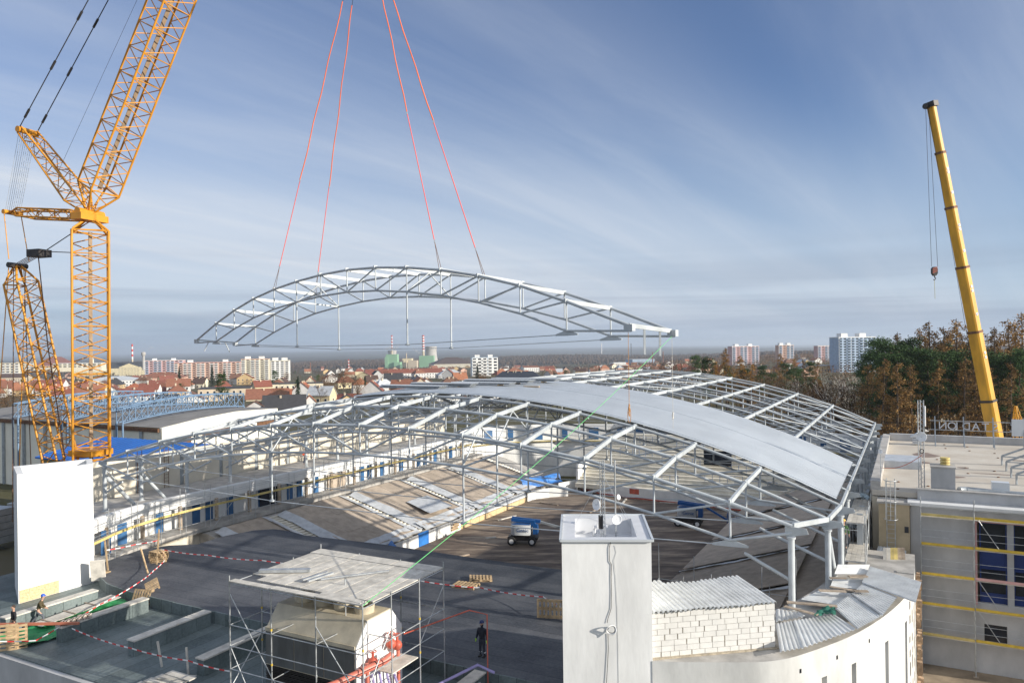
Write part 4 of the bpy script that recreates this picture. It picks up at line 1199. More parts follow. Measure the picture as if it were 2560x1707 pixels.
for i in range(4):      # slanting steel frames at the right edge of the roof
    b = 23.2 + i*3.2
    fr = thing('roof_frame', 'slanting grey steel frame on the right roof, %s from the camera' % ORD[i], 'steel frame', W(41, b, 11.15), group='slanting frames on the right roof')
    MB().bar(W(40.5, b, 11.9), W(46, b, 14.4), .12, .14).build('rafter', steel_dk, fr)
    MB().bar(W(40.5, b, 11.15), W(40.5, b, 11.9), .1, .1).build('leg', steel_dk, fr)
    MB().bar(W(40.5, b, 11.85), W(46, b, 11.85), .08, .08).build('bottom_rail', steel_dk, fr)
    MB().bar(W(44, b, 11.15), W(44, b, 13.5), .1, .1).build('leg', steel_dk, fr)
# air ducts at the front of the roof
DU = thing('roof_duct', 'dark grey ventilation duct lying along the front of the right roof', 'duct', W(38.5, 18.2, 11.1))
MB().path([W(36.7, 18.0, 11.4), W(37.2, 18.4, 11.35), W(39, 18.2, 11.3), W(44, 18.0, 11.3)], .22, 8).build('duct', steel_dk, DU)
abox(MB(), 38.6, 18.3, 11.5, 39.6, 19.0, 12.0).build('duct_box', sheet_m, DU)
abox(MB(), 36.45, 17.2, 11.1, 36.75, 17.5, 11.5).build('duct_end', dark_steel, DU)
o = drape(W(35.4, 17.0, 11.16), W(37.8, 17.0, 11.16), W(35.6, 17.5, 11.2), W(37.2, 17.5, 11.2), 4, 10, .04, 66).build('blue_sheet', blue_pl); tag(o, 'flat blue plastic sheet at the foot of the roof chimney', 'plastic sheet')

# scaffold on its front
SF = thing('front_scaffold', 'tube scaffold with yellow toe boards in front of the grey right building', 'scaffold', W(38, 15.2, 0))
pa = [34.35, 37.35, 40.35, 43.35]
for a in pa:
    for b in (15.0, 15.7):
        MB().tube(W(a, b, .0), W(a, b, 11.3 if b < 15.3 else 10.4), .03, 6).build('standard', zinc, SF)
    abox(MB(), a-.15, 14.85, 0, a+.15, 15.15, .04).build('base_plate', wood_old, SF)
    for z in (2.2, 4.2, 6.15, 8.1, 10.0): MB().tube(W(a, 15.0, z), W(a, 15.7, z), .022, 5).build('transom', zinc, SF)
for i, (a0, a1) in enumerate(zip(pa[:-1], pa[1:])):
    for j, z in enumerate((2.2, 4.2, 6.15, 8.1, 10.0)):
        MB().bar(W(a0+.03, 14.96, z+.16), W(a1-.03, 14.96, z+.14), .03, .17).build('toe_board', yellow_dim if (j == 4 and i == 0) or j == 0 and i == 0 else yellow_board if not (j == 2 and i) else pinkish, SF)  # top left board: sunlight painted in as a paler yellow
        MB().bar(W(a0+.03, 15.35, z), W(a1-.03, 15.35, z), .62, .05).build('deck_plank', wood_grey, SF)
        for dz in (.62, 1.08):
            MB().tube(W(a0, 15.0, z+dz), W(a1, 15.0, z+dz), .016, 5).build('guard_rail', zinc, SF)
    if i: 
        for z in (2.3, 4.3, 8.2): MB().tube(W(a0+.2, 14.98, z+1.9), W(a0+1.4, 14.98, z), .024, 5).build('ladder_brace', zinc, SF)
BG = thing('beige_annex', 'small beige rendered annex with cage ladder between ring and grey building', 'building', W(32.8, 16.5, 0))
abox(MB(), 31.85, 15.6, 0, 33.72, 17.2, 10.55).build('wall', mat('ochre_render', (.47, .38, .25), .9, 0, .12, .8), BG)
abox(MB(), 31.75, 15.5, 10.55, 33.72, 17.3, 10.68).build('coping', concrete, BG)
abox(MB(), 33.4, 15.55, 8.7, 33.65, 15.6, 9.1).build('hatch', glass_dk, BG)
LD = thing('cage_ladder', 'galvanised ladder with safety cage hoops on the beige annex', 'ladder', W(32.6, 15.4, 8))
for a in (32.35, 32.85): MB().tube(W(a, 15.4, 7.2), W(a, 15.4, 12.3), .03, 6).build('stile', zinc, LD)
for j in range(16): MB().tube(W(32.35, 15.4, 7.4+j*.3), W(32.85, 15.4, 7.4+j*.3), .015, 5).build('rung', zinc, LD)
for z in (9.6, 10.8, 12.2): MB().path([W(32.6+.42*cos(t*pi/8-pi), 15.4-.6*sin(t*pi/8), z) for t in range(9)], .025, 5).build('hoop', zinc, LD)
for t in (2, 4, 6): MB().tube(W(32.6+.42*cos(t*pi/8-pi), 15.4-.6*sin(t*pi/8), 9.6), W(32.6+.42*cos(t*pi/8-pi), 15.4-.6*sin(t*pi/8), 12.2), .02, 5).build('cage_bar', zinc, LD)
o = corr_quad(W(31.6, 12.6, 7.25), W(33.3, 12.3, 7.2), W(31.8, 15.5, 7.65), W(33.5, 15.3, 7.55), .24, .03).build('sheet_lean_to', sheet_m); tag(o, 'grey metal sheets leaning as a small roof below the beige annex', 'metal sheet')
# yard at the foot of the right building
struct(abox(MB(), 33.5, 2, -.5, 62, 15.9, .02).build('yard_ground', mat('muddy_ground', (.30, .235, .165), .95, 0, .3, .5, bump=.4, bscale=3)))

# ---------------------------------------------------------------- cooling unit under its scaffold
CU = thing('cooling_unit', 'large weathered metal cooling unit with round fans inside the scaffold', 'cooling unit', W(9, -13, 4.7))
cu_m = mat('stained_metal', (.15, .16, .17), .35, .5, .22, 1.1, stretch=(1, 1, .3), bump=.05)
cu_top = mat('dusty_cream_metal', (.55, .49, .37), .6, .1, .18, .9)
a0, a1, b0, b1 = 6.2, 11.7, -14.7, -11.3
mb = MB(); mb.prism([W(a0, b0, 6.35), W(a0, b0, 8.05), W(a0, b0+.8, 9.05), W(a0, b1-.8, 9.05), W(a0, b1, 8.05), W(a0, b1, 6.35)], AU*(a1-a0)); mb.build('casing', cu_top, CU)
for j in range(3): abox(MB(), a0+.02+j*1.83, b0-.03, 6.4, a0+1.80+j*1.83, b0-.003, 7.95).build('side_panel', cu_m, CU)
abox(MB(), a0, b0-.05, 7.97, a1, b0-.004, 8.15).build('rim', cu_top, CU)
for j in range(9): abox(MB(), a0, b0-.04+.02*(j % 2), 5.62+j*.082, a1, b0+.1, 5.66+j*.082).build('louvre_blade', dark_steel, CU)
abox(MB(), a0+.1, b0+.12, 5.0, a1-.1, b1-.1, 6.35).build('dark_core', dark_steel, CU)
abox(MB(), a0, b0-.03, 5.05, a1, b0+.1, 5.6).build('basin', cu_m, CU)
abox(MB(), a1+.003, b0, 5.0, a1+.06, b1, 7.9).build('end_panel', white_plaster, CU)
mb = MB(); mb.prism([W(a1+.003, b0, 7.9), W(a1+.003, b0, 8.05), W(a1+.003, b0+.8, 9.02), W(a1+.003, b1-.8, 9.02), W(a1+.003, b1, 8.05), W(a1+.003, b1, 7.9)], AU*.05); mb.build('end_gable', white_plaster, CU)
for j in range(4):
    c = W(a0+.9+j*1.25, -13.0, 9.0)
    f = MB().lathe([(.46, 0), (.50, .38), (.50, .40), (.44, .40), (.42, .1)], c, 18).build('fan_shroud', cu_top, CU)
    MB().lathe([(0, .1), (.43, .1)], c, 18).build('fan_disc', dark_steel, f)
    for q in range(4): MB().bar(c + UZ*.22, c + V((.42*cos(q*pi/2+.4), .42*sin(q*pi/2+.4), .22)), .14, .02).build('fan_blade', dark_steel, f)
for a in (a0, a1-.2, 8.8):
    for b in (b0+.05, b1-.25): abox(MB(), a, b, 4.705, a+.2, b+.2, 5.0).build('foot', steel_dk, CU)
PI = thing('red_pipework', 'salmon red water pipes and valves at the end of the cooling unit', 'pipes', W(12.3, -13.5, 5))
pipe = mat('salmon_pipe', (.58, .17, .12), .45, 0, .12, 1.5)
MB().path([W(11.2, -17.0, 4.75), W(11.2, -17.0, 6.4), W(11.25, -16.9, 6.75), W(11.4, -16.6, 6.95), W(11.7, -16.0, 7.0), W(12.5, -13.6, 7.25), W(12.6, -13.2, 7.4)], .16, 12).build('main_pipe', pipe, PI)
for t in (.2, .5, .8):
    p = W(11.7, -16.0, 7.0).lerp(W(12.5, -13.6, 7.25), t); d = (W(12.5, -13.6, 7.25)-W(11.7, -16.0, 7.0)).normalized()
    MB().tube(p - d*.02, p + d*.02, .185, 12).build('pipe_clamp', dark_steel, PI)
for (a, b, z) in ((12.05, -13.9, 7.2), (12.1, -12.6, 7.6), (12.15, -12.2, 7.4)):
    MB().sphere(W(a, b, z), .24, 10, 7).build('valve_body', red_paint, PI)
    MB().tube(W(a, b, z), W(a, b, z+.5), .06, 8).build('valve_stem', red_paint, PI)
    MB().path([W(a, b, z+.5) + V((.16*cos(t*pi/6), .16*sin(t*pi/6), 0)) for t in range(13)], .025, 5).build('hand_wheel', red_paint, PI)
for a_, b_ in ((12.05, -14.3), (12.05, -12.0)): MB().tube(W(a_, b_, 5.2), W(a_, b_, 7.3), .09, 8).build('riser', pipe, PI)
MB().path([W(12.4, -12.0, 7.9), W(14.6, -9.6, 8.6), W(15.6, -9.6, 8.55), W(15.6, -9.6, 4.8)], .035, 6).build('thin_pipe', red_paint, PI)
lil = mat('lilac_hose', (.30, .26, .48), .5)
HS = thing('lilac_hoses', 'bundle of lilac hoses hanging on the end of the cooling unit', 'hoses', W(12.3, -13, 5))
for j in range(5):
    b = -14.3+j*.5
    MB().path([W(11.9, b, 6.6), W(12.0, b+.05, 6.0), W(12.1, b+.2, 5.4), W(12.5, b+.3, 5.0), W(13.2, b+.6, 4.85)], .06, 7).build('hose', lil, HS)
MB().path([W(13.2, -12.6, 5.2), W(13.5, -12.2, 5.4), W(15.4, -10.2, 6.3), W(16.2, -10.0, 6.0)], .07, 7).build('hose', lil, HS)
WT = thing('silver_duct', 'silver insulated pipe with a bend beside the scaffold', 'duct', W(14, -12.5, 4.8))
MB().path([W(12.9, -14.6, 5.35), W(13.5, -14.9, 5.35), W(13.8, -14.7, 5.35), W(14.0, -14.2, 5.35), W(15.8, -10.6, 5.5)], .2, 12).build('insulated_pipe', zinc, WT)
abox(MB(), 13.0, -14.0, 4.75, 14.3, -12.2, 5.2).build('plinth', cu_m, WT)
abox(MB(), 12.4, -16.6, 4.71, 13.8, -14.9, 5.3).build('white_plinth', cream_step, WT)

CS = thing('canopy_scaffold', 'tube scaffold cage carrying a flat grey plank canopy over the cooling unit', 'scaffold', W(9, -12.6, 4.7))
sa, sb = [5.0, 7.7, 10.4, 13.05], [-15.8, -13.8, -11.6, -9.5]
for ia, a in enumerate(sa):
    for ib, b in enumerate(sb):
        if ia in (1, 2) and ib == 2: continue
        MB().tube(W(a, b, 4.7), W(a, b, 10.4 + (.35 if (ia+ib) % 3 == 0 else .15)), .033, 6).build('standard', zinc, CS)
        for z in (7.0, 8.6): MB().tube(W(a, b, z-.05), W(a, b, z+.05), .05, 6).build('coupler', yellow_board if (ia+ib) % 2 else zinc, CS)
for z in (6.3, 7.4, 8.4, 10.38):
    for ia in range(3):
        for ib in (0, 1, 3): 
            if ib == 1 and z in (7.4, 6.3): continue
            MB().tube(W(sa[ia], sb[ib], z), W(sa[ia+1], sb[ib], z), .026, 5).build('ledger', zinc, CS)
    for ib in range(3):
        for ia in (0, 3): MB().tube(W(sa[ia], sb[ib], z), W(sa[ia], sb[ib+1], z), .026, 5).build('ledger', zinc, CS)
    if z in (6.3, 8.4):
        for ia in (1, 2): MB().tube(W(sa[ia], sb[0], z), W(sa[ia], sb[1], z), .026, 5).build('ledger', zinc, CS)
for p, q in (((5.0, -15.8, 9.9), (7.7, -15.8, 6.4)), ((7.7, -15.8, 6.4), (9.2, -15.8, 4.8)), ((10.4, -15.8, 9.2), (13.05, -15.8, 6.2)), ((5.0, -15.8, 7.4), (6.6, -15.8, 4.8)), ((13.05, -15.8, 6.4), (13.05, -13.8, 9.0)), ((5.0, -15.8, 5.4), (5.0, -13.8, 7.4)), ((13.05, -11.6, 7.4), (13.05, -9.5, 9.6))):
    MB().tube(W(*p), W(*q), .026, 5).build('diagonal', zinc, CS)
# canopy planks: long planks along b, front edge row along a
for j in range(17):
    a = 5.05 + j*.47
    b_n = -15.05 if j > 1 else -14.4
    abox(MB(), a, b_n, 10.42+.004*(j % 2), a+.44, -10.35, 10.47+.004*(j % 2)).build('canopy_plank', wood_grey, CS)
for j in range(3):
    abox(MB(), 5.0+j*2.7, -10.32, 10.44, 7.65+j*2.7, -9.5, 10.50).build('edge_plank', wood_grey, CS)
for j, (x0, x1) in enumerate(((5.0, 7.65), (7.7, 10.35), (10.4, 13.05))):
    abox(MB(), x0, -15.85, 10.46+.02*j, x1, -15.45, 10.51+.02*j).build('front_plank', wood_grey, CS)
mb = MB(); mb.bar(W(10.3, -15.2, 10.52), W(12.9, -15.55, 10.56), .35, .03); mb.build('loose_plank', wood_grey, CS)
abox(MB(), 12.0, -13.7, 6.75, 13.0, -11.7, 6.8).build('side_deck', wood_grey, CS)
for i, (p, q, lab) in enumerate((((5.3, -14.2), (7.5, -13.0), 'thick galvanised channel at the left of the plank canopy'), ((8.3, -14.4), (8.5, -12.9), 'short steel profile in the middle of the plank canopy'), ((8.65, -14.4), (8.85, -12.9), 'twin short steel profile beside it on the canopy'), ((9.0, -13.9), (11.1, -11.4), 'long thin steel profile lying diagonally on the canopy'))):
    mb = MB(); P_, Q_ = W(*p, 10.58), W(*q, 10.58)
    mb.bar(P_, Q_, (.30, .14, .14, .10)[i], (.14, .08, .08, .06)[i]); tag(mb.build('steel_profile', zinc), lab, 'steel profile', 'steel profiles left on the canopy')

# ---------------------------------------------------------------- pallets
def pallet_parts(root):
    for i in range(3):
        MB().box(-.6, -.4+i*.35, .09, .6, -.3+i*.35, .11).build('stringer_board', wood, root)
        for j in range(3):
            MB().box(-.6+j*.53, -.4+i*.35, .02, -.46+j*.53, -.3+i*.35, .09).build('block', wood, root)
    for j in range(7): MB().box(-.6+j*.18, -.4, .112, -.5+j*.18, .4, .134).build('deck_board', wood, root)
    for i in range(3): MB().box(-.6, -.4+i*.35, 0, .6, -.3+i*.35, .019).build('skid', wood, root)
pal0 = thing('pallet', 'wooden pallet lying flat on the dark roof, nearer of the pair', 'pallet', at_z(1165, 1465, 5.41), ROT_A+.1, 'wooden pallets on the roofs', world_parts=False)
pallet_parts(pal0)
def pallet(lab, loc, rot, sc_=1.0):
    c = copy_tree(pal0); c['label'] = lab; c.location = loc; c.rotation_euler = rot; c.scale = (sc_,)*3
    return c
pal0.scale = (1.35, 1.35, 1.2)
pallet('wooden pallet lying flat on the dark roof, farther of the pair', at_z(1202, 1448, 5.41), (0, .06, ROT_A+.55), 1.3)
pallet('wooden pallet standing upright against the tower beside the tape', at_z(1378, 1546, 5.41) + UZ*.62, (R(90), 0, -.35+AA*.3), 1.35)
pallet('upright pallet at the bottom left corner below the black jacket man', at_z(20, 1622, 4.72) + UZ*.7, (R(90), R(90), .3), 1.25)
pallet('second upright pallet at the bottom left corner', at_z(45, 1618, 4.72) + UZ*.62, (R(84), R(90), .35), 1.2)
pallet('old pallet leaning against the roof step beside the green net', at_z(358, 1512, 4.75) + UZ*.55, (R(65), 0, -.3), 1.15)
pallet('old pallet laid over the roof step edge beside the green net', at_z(382, 1475, 5.45) + UZ*.25, (R(25), R(14), -1.0), 1.05)
pallet('pallet leaning on the white rink boards', W(-12.2, 31.6, 1.0), (R(70), 0, ROT_A-pi/2), 1.1)
for k in range(5): pallet('old pallet in the stack at the far roof corner, %s' % ['topmost', 'second from top', 'third from top', 'fourth from top', 'lowest'][k], at_z(397, 1402, 5.41) + UZ*(.16*(4-k)), (0, 0, ROT_A + .2*k), 1.0)

# green net, planks, barrier tape
o = drape(W(-14.0, -16.6, 4.75), W(-10.6, -16.4, 4.75), W(-14.0, -8.9, 4.78), W(-10.5, -9.2, 4.78), 26, 12, .10, 91, 7).build('green_netting', green_net)
tag(o, 'crumpled bright green netting spread over the lower roof at the left', 'netting')
pl = thing('plank_ramp', 'long wooden plank panel lying on the green netting', 'plank panel', W(-12.8, -12.6, 5))
for j in range(4): MB().bar(W(-13.4+j*.27, -14.6, 5.05), W(-13.15+j*.27, -9.6, 5.35), .25, .04).build('plank', wood_grey, pl)
for b in (-14.0, -12.6, -11.2): MB().bar(W(-13.6, b, 5.08+.06*(b+14.6)), W(-12.3, b, 5.08+.06*(b+14.6)), .1, .06).build('batten', wood_old, pl)
for i in range(5):
    c = at_z(163+14*i, 1560-3.5*i - (3 if i > 2 else 0), 5.62)
    bk = MB()
    for x0 in (-.19, -.02, .15): bk.obox(c + V((x0, 0, .12)), (.03, 0, 0), (0, .12, 0), (0, 0, .12))
    for z0 in (.02, .22): bk.obox(c + UZ*z0, (.2, 0, 0), (0, .12, 0), (0, 0, .02))
    tag(bk.build('hollow_block', mat('hollow_block', (.55, .47, .40), .9)), 'hollow building block on the rib coping, %s from the left' % ['first', 'second', 'third', 'fourth', 'fifth'][i], 'block', 'hollow blocks on the rib')
def tape(pts, lab, w=.07):
    root = thing('barrier_tape', lab, 'barrier tape', pts[0], group='red and white barrier tapes')
    red_t, wht = mat('tape_red', (.65, .04, .04), .5), mat('tape_white', (.80, .80, .80), .5)
    full = []
    for p, q in zip(pts[:-1], pts[1:]):
        n = max(3, int((q-p).length/.35)); sag = .04*(q-p).length**.9
        full += [p.lerp(q, j/n) - UZ*sag*(4*(j/n)*(1-j/n))*.5 for j in range(n)]
    full.append(pts[-1])
    for j, (p, q) in enumerate(zip(full[:-1], full[1:])):
        MB().bar(p, q, .008, w).build('red_stripe' if j % 2 else 'white_stripe', red_t if j % 2 else wht, root)
T_ = lambda x, y, h=.9, z=5.4: at_z(x, y, z+h)
tape([T_(402, 1372), T_(520, 1387), T_(655, 1400), T_(770, 1410)], 'barrier tape across the far part of the dark roof')
tape([T_(770, 1410), T_(1000, 1440, .7), T_(1137, 1463, .4), T_(1200, 1468, .3), T_(1358, 1491, .8), T_(1400, 1515, .8)], 'barrier tape passing the pair of flat pallets')
tape([T_(352, 1452, .7), T_(385, 1425, .7), T_(412, 1400, .8), T_(407, 1372, .9)], 'short barrier tape bending up to the pallet stack')
tape([T_(0, 1602, .8, 4.7), T_(90, 1600, .7, 4.7), T_(150, 1565, .9, 4.7), T_(250, 1510, .9, 4.7), T_(350, 1453, .9, 4.9)], 'barrier tape hanging across the green netting')
tape([T_(180, 1570, .9, 4.7), T_(330, 1620, .9, 4.7), T_(470, 1650, .9, 4.7), T_(575, 1677, .9, 4.7)], 'barrier tape from the rib to the scaffold leg')
tape([T_(262, 1375, 1, 5.4), T_(340, 1360, 1, 5.4), T_(395, 1350, 1, 5.4)], 'barrier tape near the left tower foot')
o = MB().bar(at_z(-20, 1560, 5.75), at_z(198, 1557, 5.75), .12, .14).build('red_beam', mat('faded_red_beam', (.50, .17, .10), .7)); tag(o, 'faded red timber beam laid across the roof ribs at the left', 'beam')
for i, (x0, y0, x1, y1, h, lab) in enumerate(((392, 1410, 398, 1322, 2.2, 'beside the pallet stack'), (370, 1432, 352, 1370, 1.5, 'leaning right of the left tower'), (270, 1425, 262, 1350, 1.9, 'at the foot of the left tower'), (405, 1666, 394, 1602, 1.5, 'lower roof, left of two poles'), (471, 1684, 466, 1617, 1.6, 'lower roof, right of two poles'))):
    p = at_z(x0, y0, 5.4 if i < 3 else 4.7); q = at(x1, y1, p.y+.1)
    o = MB().bar(p, q, .10, .07).build('timber_post', wood if i < 3 else wood_grey); tag(o, 'upright timber post holding barrier tape, ' + lab, 'post', 'posts holding barrier tape')
ph = thing('plank_heap', 'untidy heap of grey planks and boards at the bottom edge', 'plank heap', at_z(410, 1700, 4.7))
for i in range(9):
    p = at_z(380+9*i, 1712-3*i, 4.8+.05*i); ang = -.3+.22*sin(i*2.1)
    d = V((cos(ang), sin(ang), 0))
    MB().bar(p - d*.9, p + d*.9, .45, .05).build('board', wood_grey, ph)
bp_ = thing('bent_board', 'folded board leaning at the foot of the left tower', 'board', at_z(245, 1425, 5.4))
MB().obox(at_z(245, 1425, 5.9), (.45, .1, 0), (0, .05, .03), (-.05, 0, .7)).build('panel', wood_grey, bp_)
MB().obox(at_z(250, 1428, 5.45), (.7, -.2, 0), (.1, .2, 0), (0, 0, .04)).build('foot_plank', wood, bp_)

# loose timber and rubbish on the rink floor
for i, (x0, y0, x1, y1, w, lab) in enumerate(((1552, 1262, 1566, 1246, .25, 'short pale beam on the rink floor right of the aerial mast'), (1474, 1281, 1500, 1269, .22, 'pale beam on the rink floor left of the aerial mast'), (1650, 1255, 1700, 1258, .18, 'thin plank lying along the far rink boards'),
                                              (1140, 1392, 1172, 1385, .3, 'weathered plank near the edge of the dark roof'), (1245, 1300, 1290, 1288, .2, 'plank on the sunny rink floor behind the boom lift'), (1350, 1255, 1395, 1262, .25, 'plank lying in the sun near the blue tarpaulin'), (1215, 1345, 1240, 1342, .4, 'flat board beside the boom lift'))):
    o = MB().bar(at_z(x0, y0, .36), at_z(x1, y1, .36), w, .1).build('loose_beam', wood_grey if i % 2 == 0 else wood_old); tag(o, lab, 'beam', 'loose timber on the rink floor')

# ---------------------------------------------------------------- lattice crawler crane
def lattice(root, p, q, w, h, bays, side, m, taper=(0, 0), r=.085, rl=.045, name='lacing_bar', w2=None, h2=None):
    """four chord lattice box between p and q; side = vector across its width"""
    p, q = V(p), V(q); ax = (q-p).normalized(); side = (V(side) - ax*V(side).dot(ax)).normalized(); up = side.cross(ax)
    L_ = (q-p).length; w2 = w2 or w; h2 = h2 or h
    def corner(t, i):
        f = 1.0
        if taper[0] and t*L_ < taper[0]: f = .18 + .82*(t*L_)/taper[0]
        if taper[1] and (1-t)*L_ < taper[1]: f = min(f, .18 + .82*((1-t)*L_)/taper[1])
        sx, sy = ((-1, -1), (1, -1), (1, 1), (-1, 1))[i]
        return p + ax*t*L_ + side*sx*lerp(w, w2, t)/2*f + up*sy*lerp(h, h2, t)/2*f
    ts = [j/bays for j in range(bays+1)]
    if taper[0]: ts = sorted(set(ts + [taper[0]/L_]))
    if taper[1]: ts = sorted(set(ts + [1-taper[1]/L_]))
    for i in range(4): MB().path([corner(t, i) for t in ts], r, 6).build('chord', m, root)
    for i in range(4):
        k = (i+1) % 4
        for j in range(len(ts)-1):
            a_, b_ = (i, k) if j % 2 else (k, i)
            MB().tube(corner(ts[j], a_), corner(ts[j+1], b_), rl, 5, caps=False).build(name, m, root)
            if j % 2 == 0: MB().tube(corner(ts[j], i), corner(ts[j], k), rl, 5, caps=False).build('cross_tube', m, root)
    return corner
CJ = V((-44.9, 80.0, 36.3)); JT = V((-13.2, 69.4, 98.5)); CD = V((.949, -.315, 0)); CSD = V((.315, .949, 0))
CR_ = thing('lattice_crane', 'tall yellow lattice boom crane with luffing jib at the left', 'crane', (-46, 80.4, 0))
mf = V((-45.2, 80.1, 2.6))
lattice(CR_, mf, CJ - UZ*.6, 3.4, 3.0, 26, CSD*.75 + CD*.66, crane_y, (7.5, 1.4), .13, .06)
lattice(CR_, CJ + UZ*.2, JT, 3.1, 2.7, 52, CSD*.9 + CD*.2, crane_y, (2.6, 4.0), .11, .055)
S1, S2, DT = V((-53.2, 82.7, 45.9)), V((-55.5, 83.5, 37.1)), V((-54.9, 83.3, 31.2))
lattice(CR_, CJ, S1, 2.4, 1.7, 10, CSD, crane_y, (2.5, 0), .10, .045, w2=1.9, h2=.8)
lattice(CR_, CJ - UZ*.3, S2, 2.2, .9, 9, CSD, crane_y, (1.5, 2.0), .10, .045)
lattice(CR_, V((-47.5, 80.9, 3.0)), DT, 2.6, 2.0, 22, CSD, crane_y, (3, 2), .12, .055)
MB().tube(CJ - CSD*1.6, CJ + CSD*1.6, .42, 12).build('pivot_drum', crane_y, CR_)
MB().tube(S1 - CSD*1.2, S1 + CSD*1.2, .34, 12).build('sheave_roll', crane_y, CR_)
MB().tube(S2 - CSD*1.1, S2 + CSD*1.1, .26, 12).build('sheave_roll', crane_y, CR_)
MB().tube(DT - CSD*1.1, DT + CSD*1.1, .30, 12).build('sheave_roll', dark_steel, CR_)
MB().obox(CJ - UZ*.5, CD*.7, CSD*1.75, UZ*.35).build('pivot_head', crane_y, CR_)
MB().obox((mf + UZ*8.2), CD*1.6, CSD*1.4, UZ*.3).build('winch_platform', crane_y, CR_)
MB().bar(CJ.lerp(JT, .04) , CJ.lerp(JT, .9), .5, .05, CD).build('boom_walkway', mat('crane_walkway', (.30, .21, .13), .7, 0, .2, 1.0), CR_)
MB().bar(mf + UZ*3, CJ - UZ*2, .45, .05, CD).build('mast_walkway', _M['crane_walkway'], CR_)
# ropes and pendants
for k in range(9):
    o_ = CSD*(-.95+.24*k)
    MB().tube(S1 + o_, S2 + o_*.9, .022, 4, caps=False).build('reeved_rope', zinc, CR_)
for s in (-1, 1):
    p, q = S1 + CSD*s*1.05, JT + CSD*s*.8
    MB().tube(p, q, .055, 6, caps=False).build('jib_pendant', dark_steel, CR_)
    for t in (.03, .12, .21, .32, .42): MB().tube(p.lerp(q, t-.008), p.lerp(q, t+.008), .13, 6).build('pendant_link', dark_steel, CR_)
    p, q = S2 + CSD*s*1.0, V((-52.2, 82.4, 32.2)) + CSD*s*.5
    MB().tube(S2 + CSD*s*1.0, DT + CSD*s*1.2 + V((.2, 0, .6)), .05, 6, caps=False).build('derrick_pendant', crane_y, CR_)
    MB().tube(V((-51.9, 82.4, 32.6)) + CSD*s*.5, CJ - UZ*(1.2 if s > 0 else 4.2) - CD*.8, .05, 6, caps=False).build('back_stay', dark_steel, CR_)
    MB().tube(DT + CSD*s*1.0, V((-57.2, 84.0, 3.0)) + CSD*s*1.6, .05, 6, caps=False).build('counterweight_pendant', crane_y, CR_)
    MB().tube(DT + CSD*s*.6 + CD*.2, V((-54.6, 83.2, 3.0)) + CSD*s*1.2, .045, 6, caps=False).build('counterweight_pendant', rust_steel, CR_)
MB().obox(V((-51.9, 82.4, 32.4)), CD*.9, CSD*.8, UZ*.4).build('floating_sheave', dark_steel, CR_)
for k in range(5): MB().tube(V((-51.9, 82.4, 32.4)) + CSD*(-.5+.25*k), DT + CSD*(-.5+.25*k), .05, 4, caps=False).build('reeved_rope', zinc, CR_)
MB().path([V((-52, 82.4, 32.2)), V((-50.8, 82, 22)), V((-48.6, 81.2, 10))], .06, 5).build('control_cable', rust_steel, CR_)
MB().tube(CJ.lerp(S1, .5), JT, .02, 4, caps=False).build('whip_line', dark_steel, CR_)
for o_ in (-.2, .2): MB().tube(JT + CSD*o_, hook + CSD*o_ + UZ*1.8, .025, 5, caps=False).build('hoist_rope', dark_steel, CR_)
for s in (-1, 1):
    c = V((-46.5, 80.5, 0)) + CSD*s*3.4
    mb = MB(); prof = [(-4.6, .6), (-4.0, .1), (4.0, .1), (4.6, .6), (4.6, .95), (4.0, 1.45), (-4.0, 1.45), (-4.6, .95)]
    mb.prism([c + CD*x + UZ*z - CSD*.6 for x, z in prof], CSD*1.2); mb.build('crawler_track', dark_steel, CR_)
MB().obox(V((-47.5, 80.9, 2.3)), CD*5.2, CSD*1.6, UZ*.8).build('upper_carriage', crane_y, CR_)
MB().obox(V((-43.6, 79.7, 2.9)) - CSD*2.4, CD*1.1, CSD*.8, UZ*1.2).build('cab', crane_y, CR_)
for k in range(5):
    for s in (-1, 1): MB().obox(V((-56.2, 83.7, 1.2+.75*k)) + CSD*s*1.7, CD*1.3, CSD*1.2, UZ*.35).build('counterweight_slab', steel_dk, CR_)

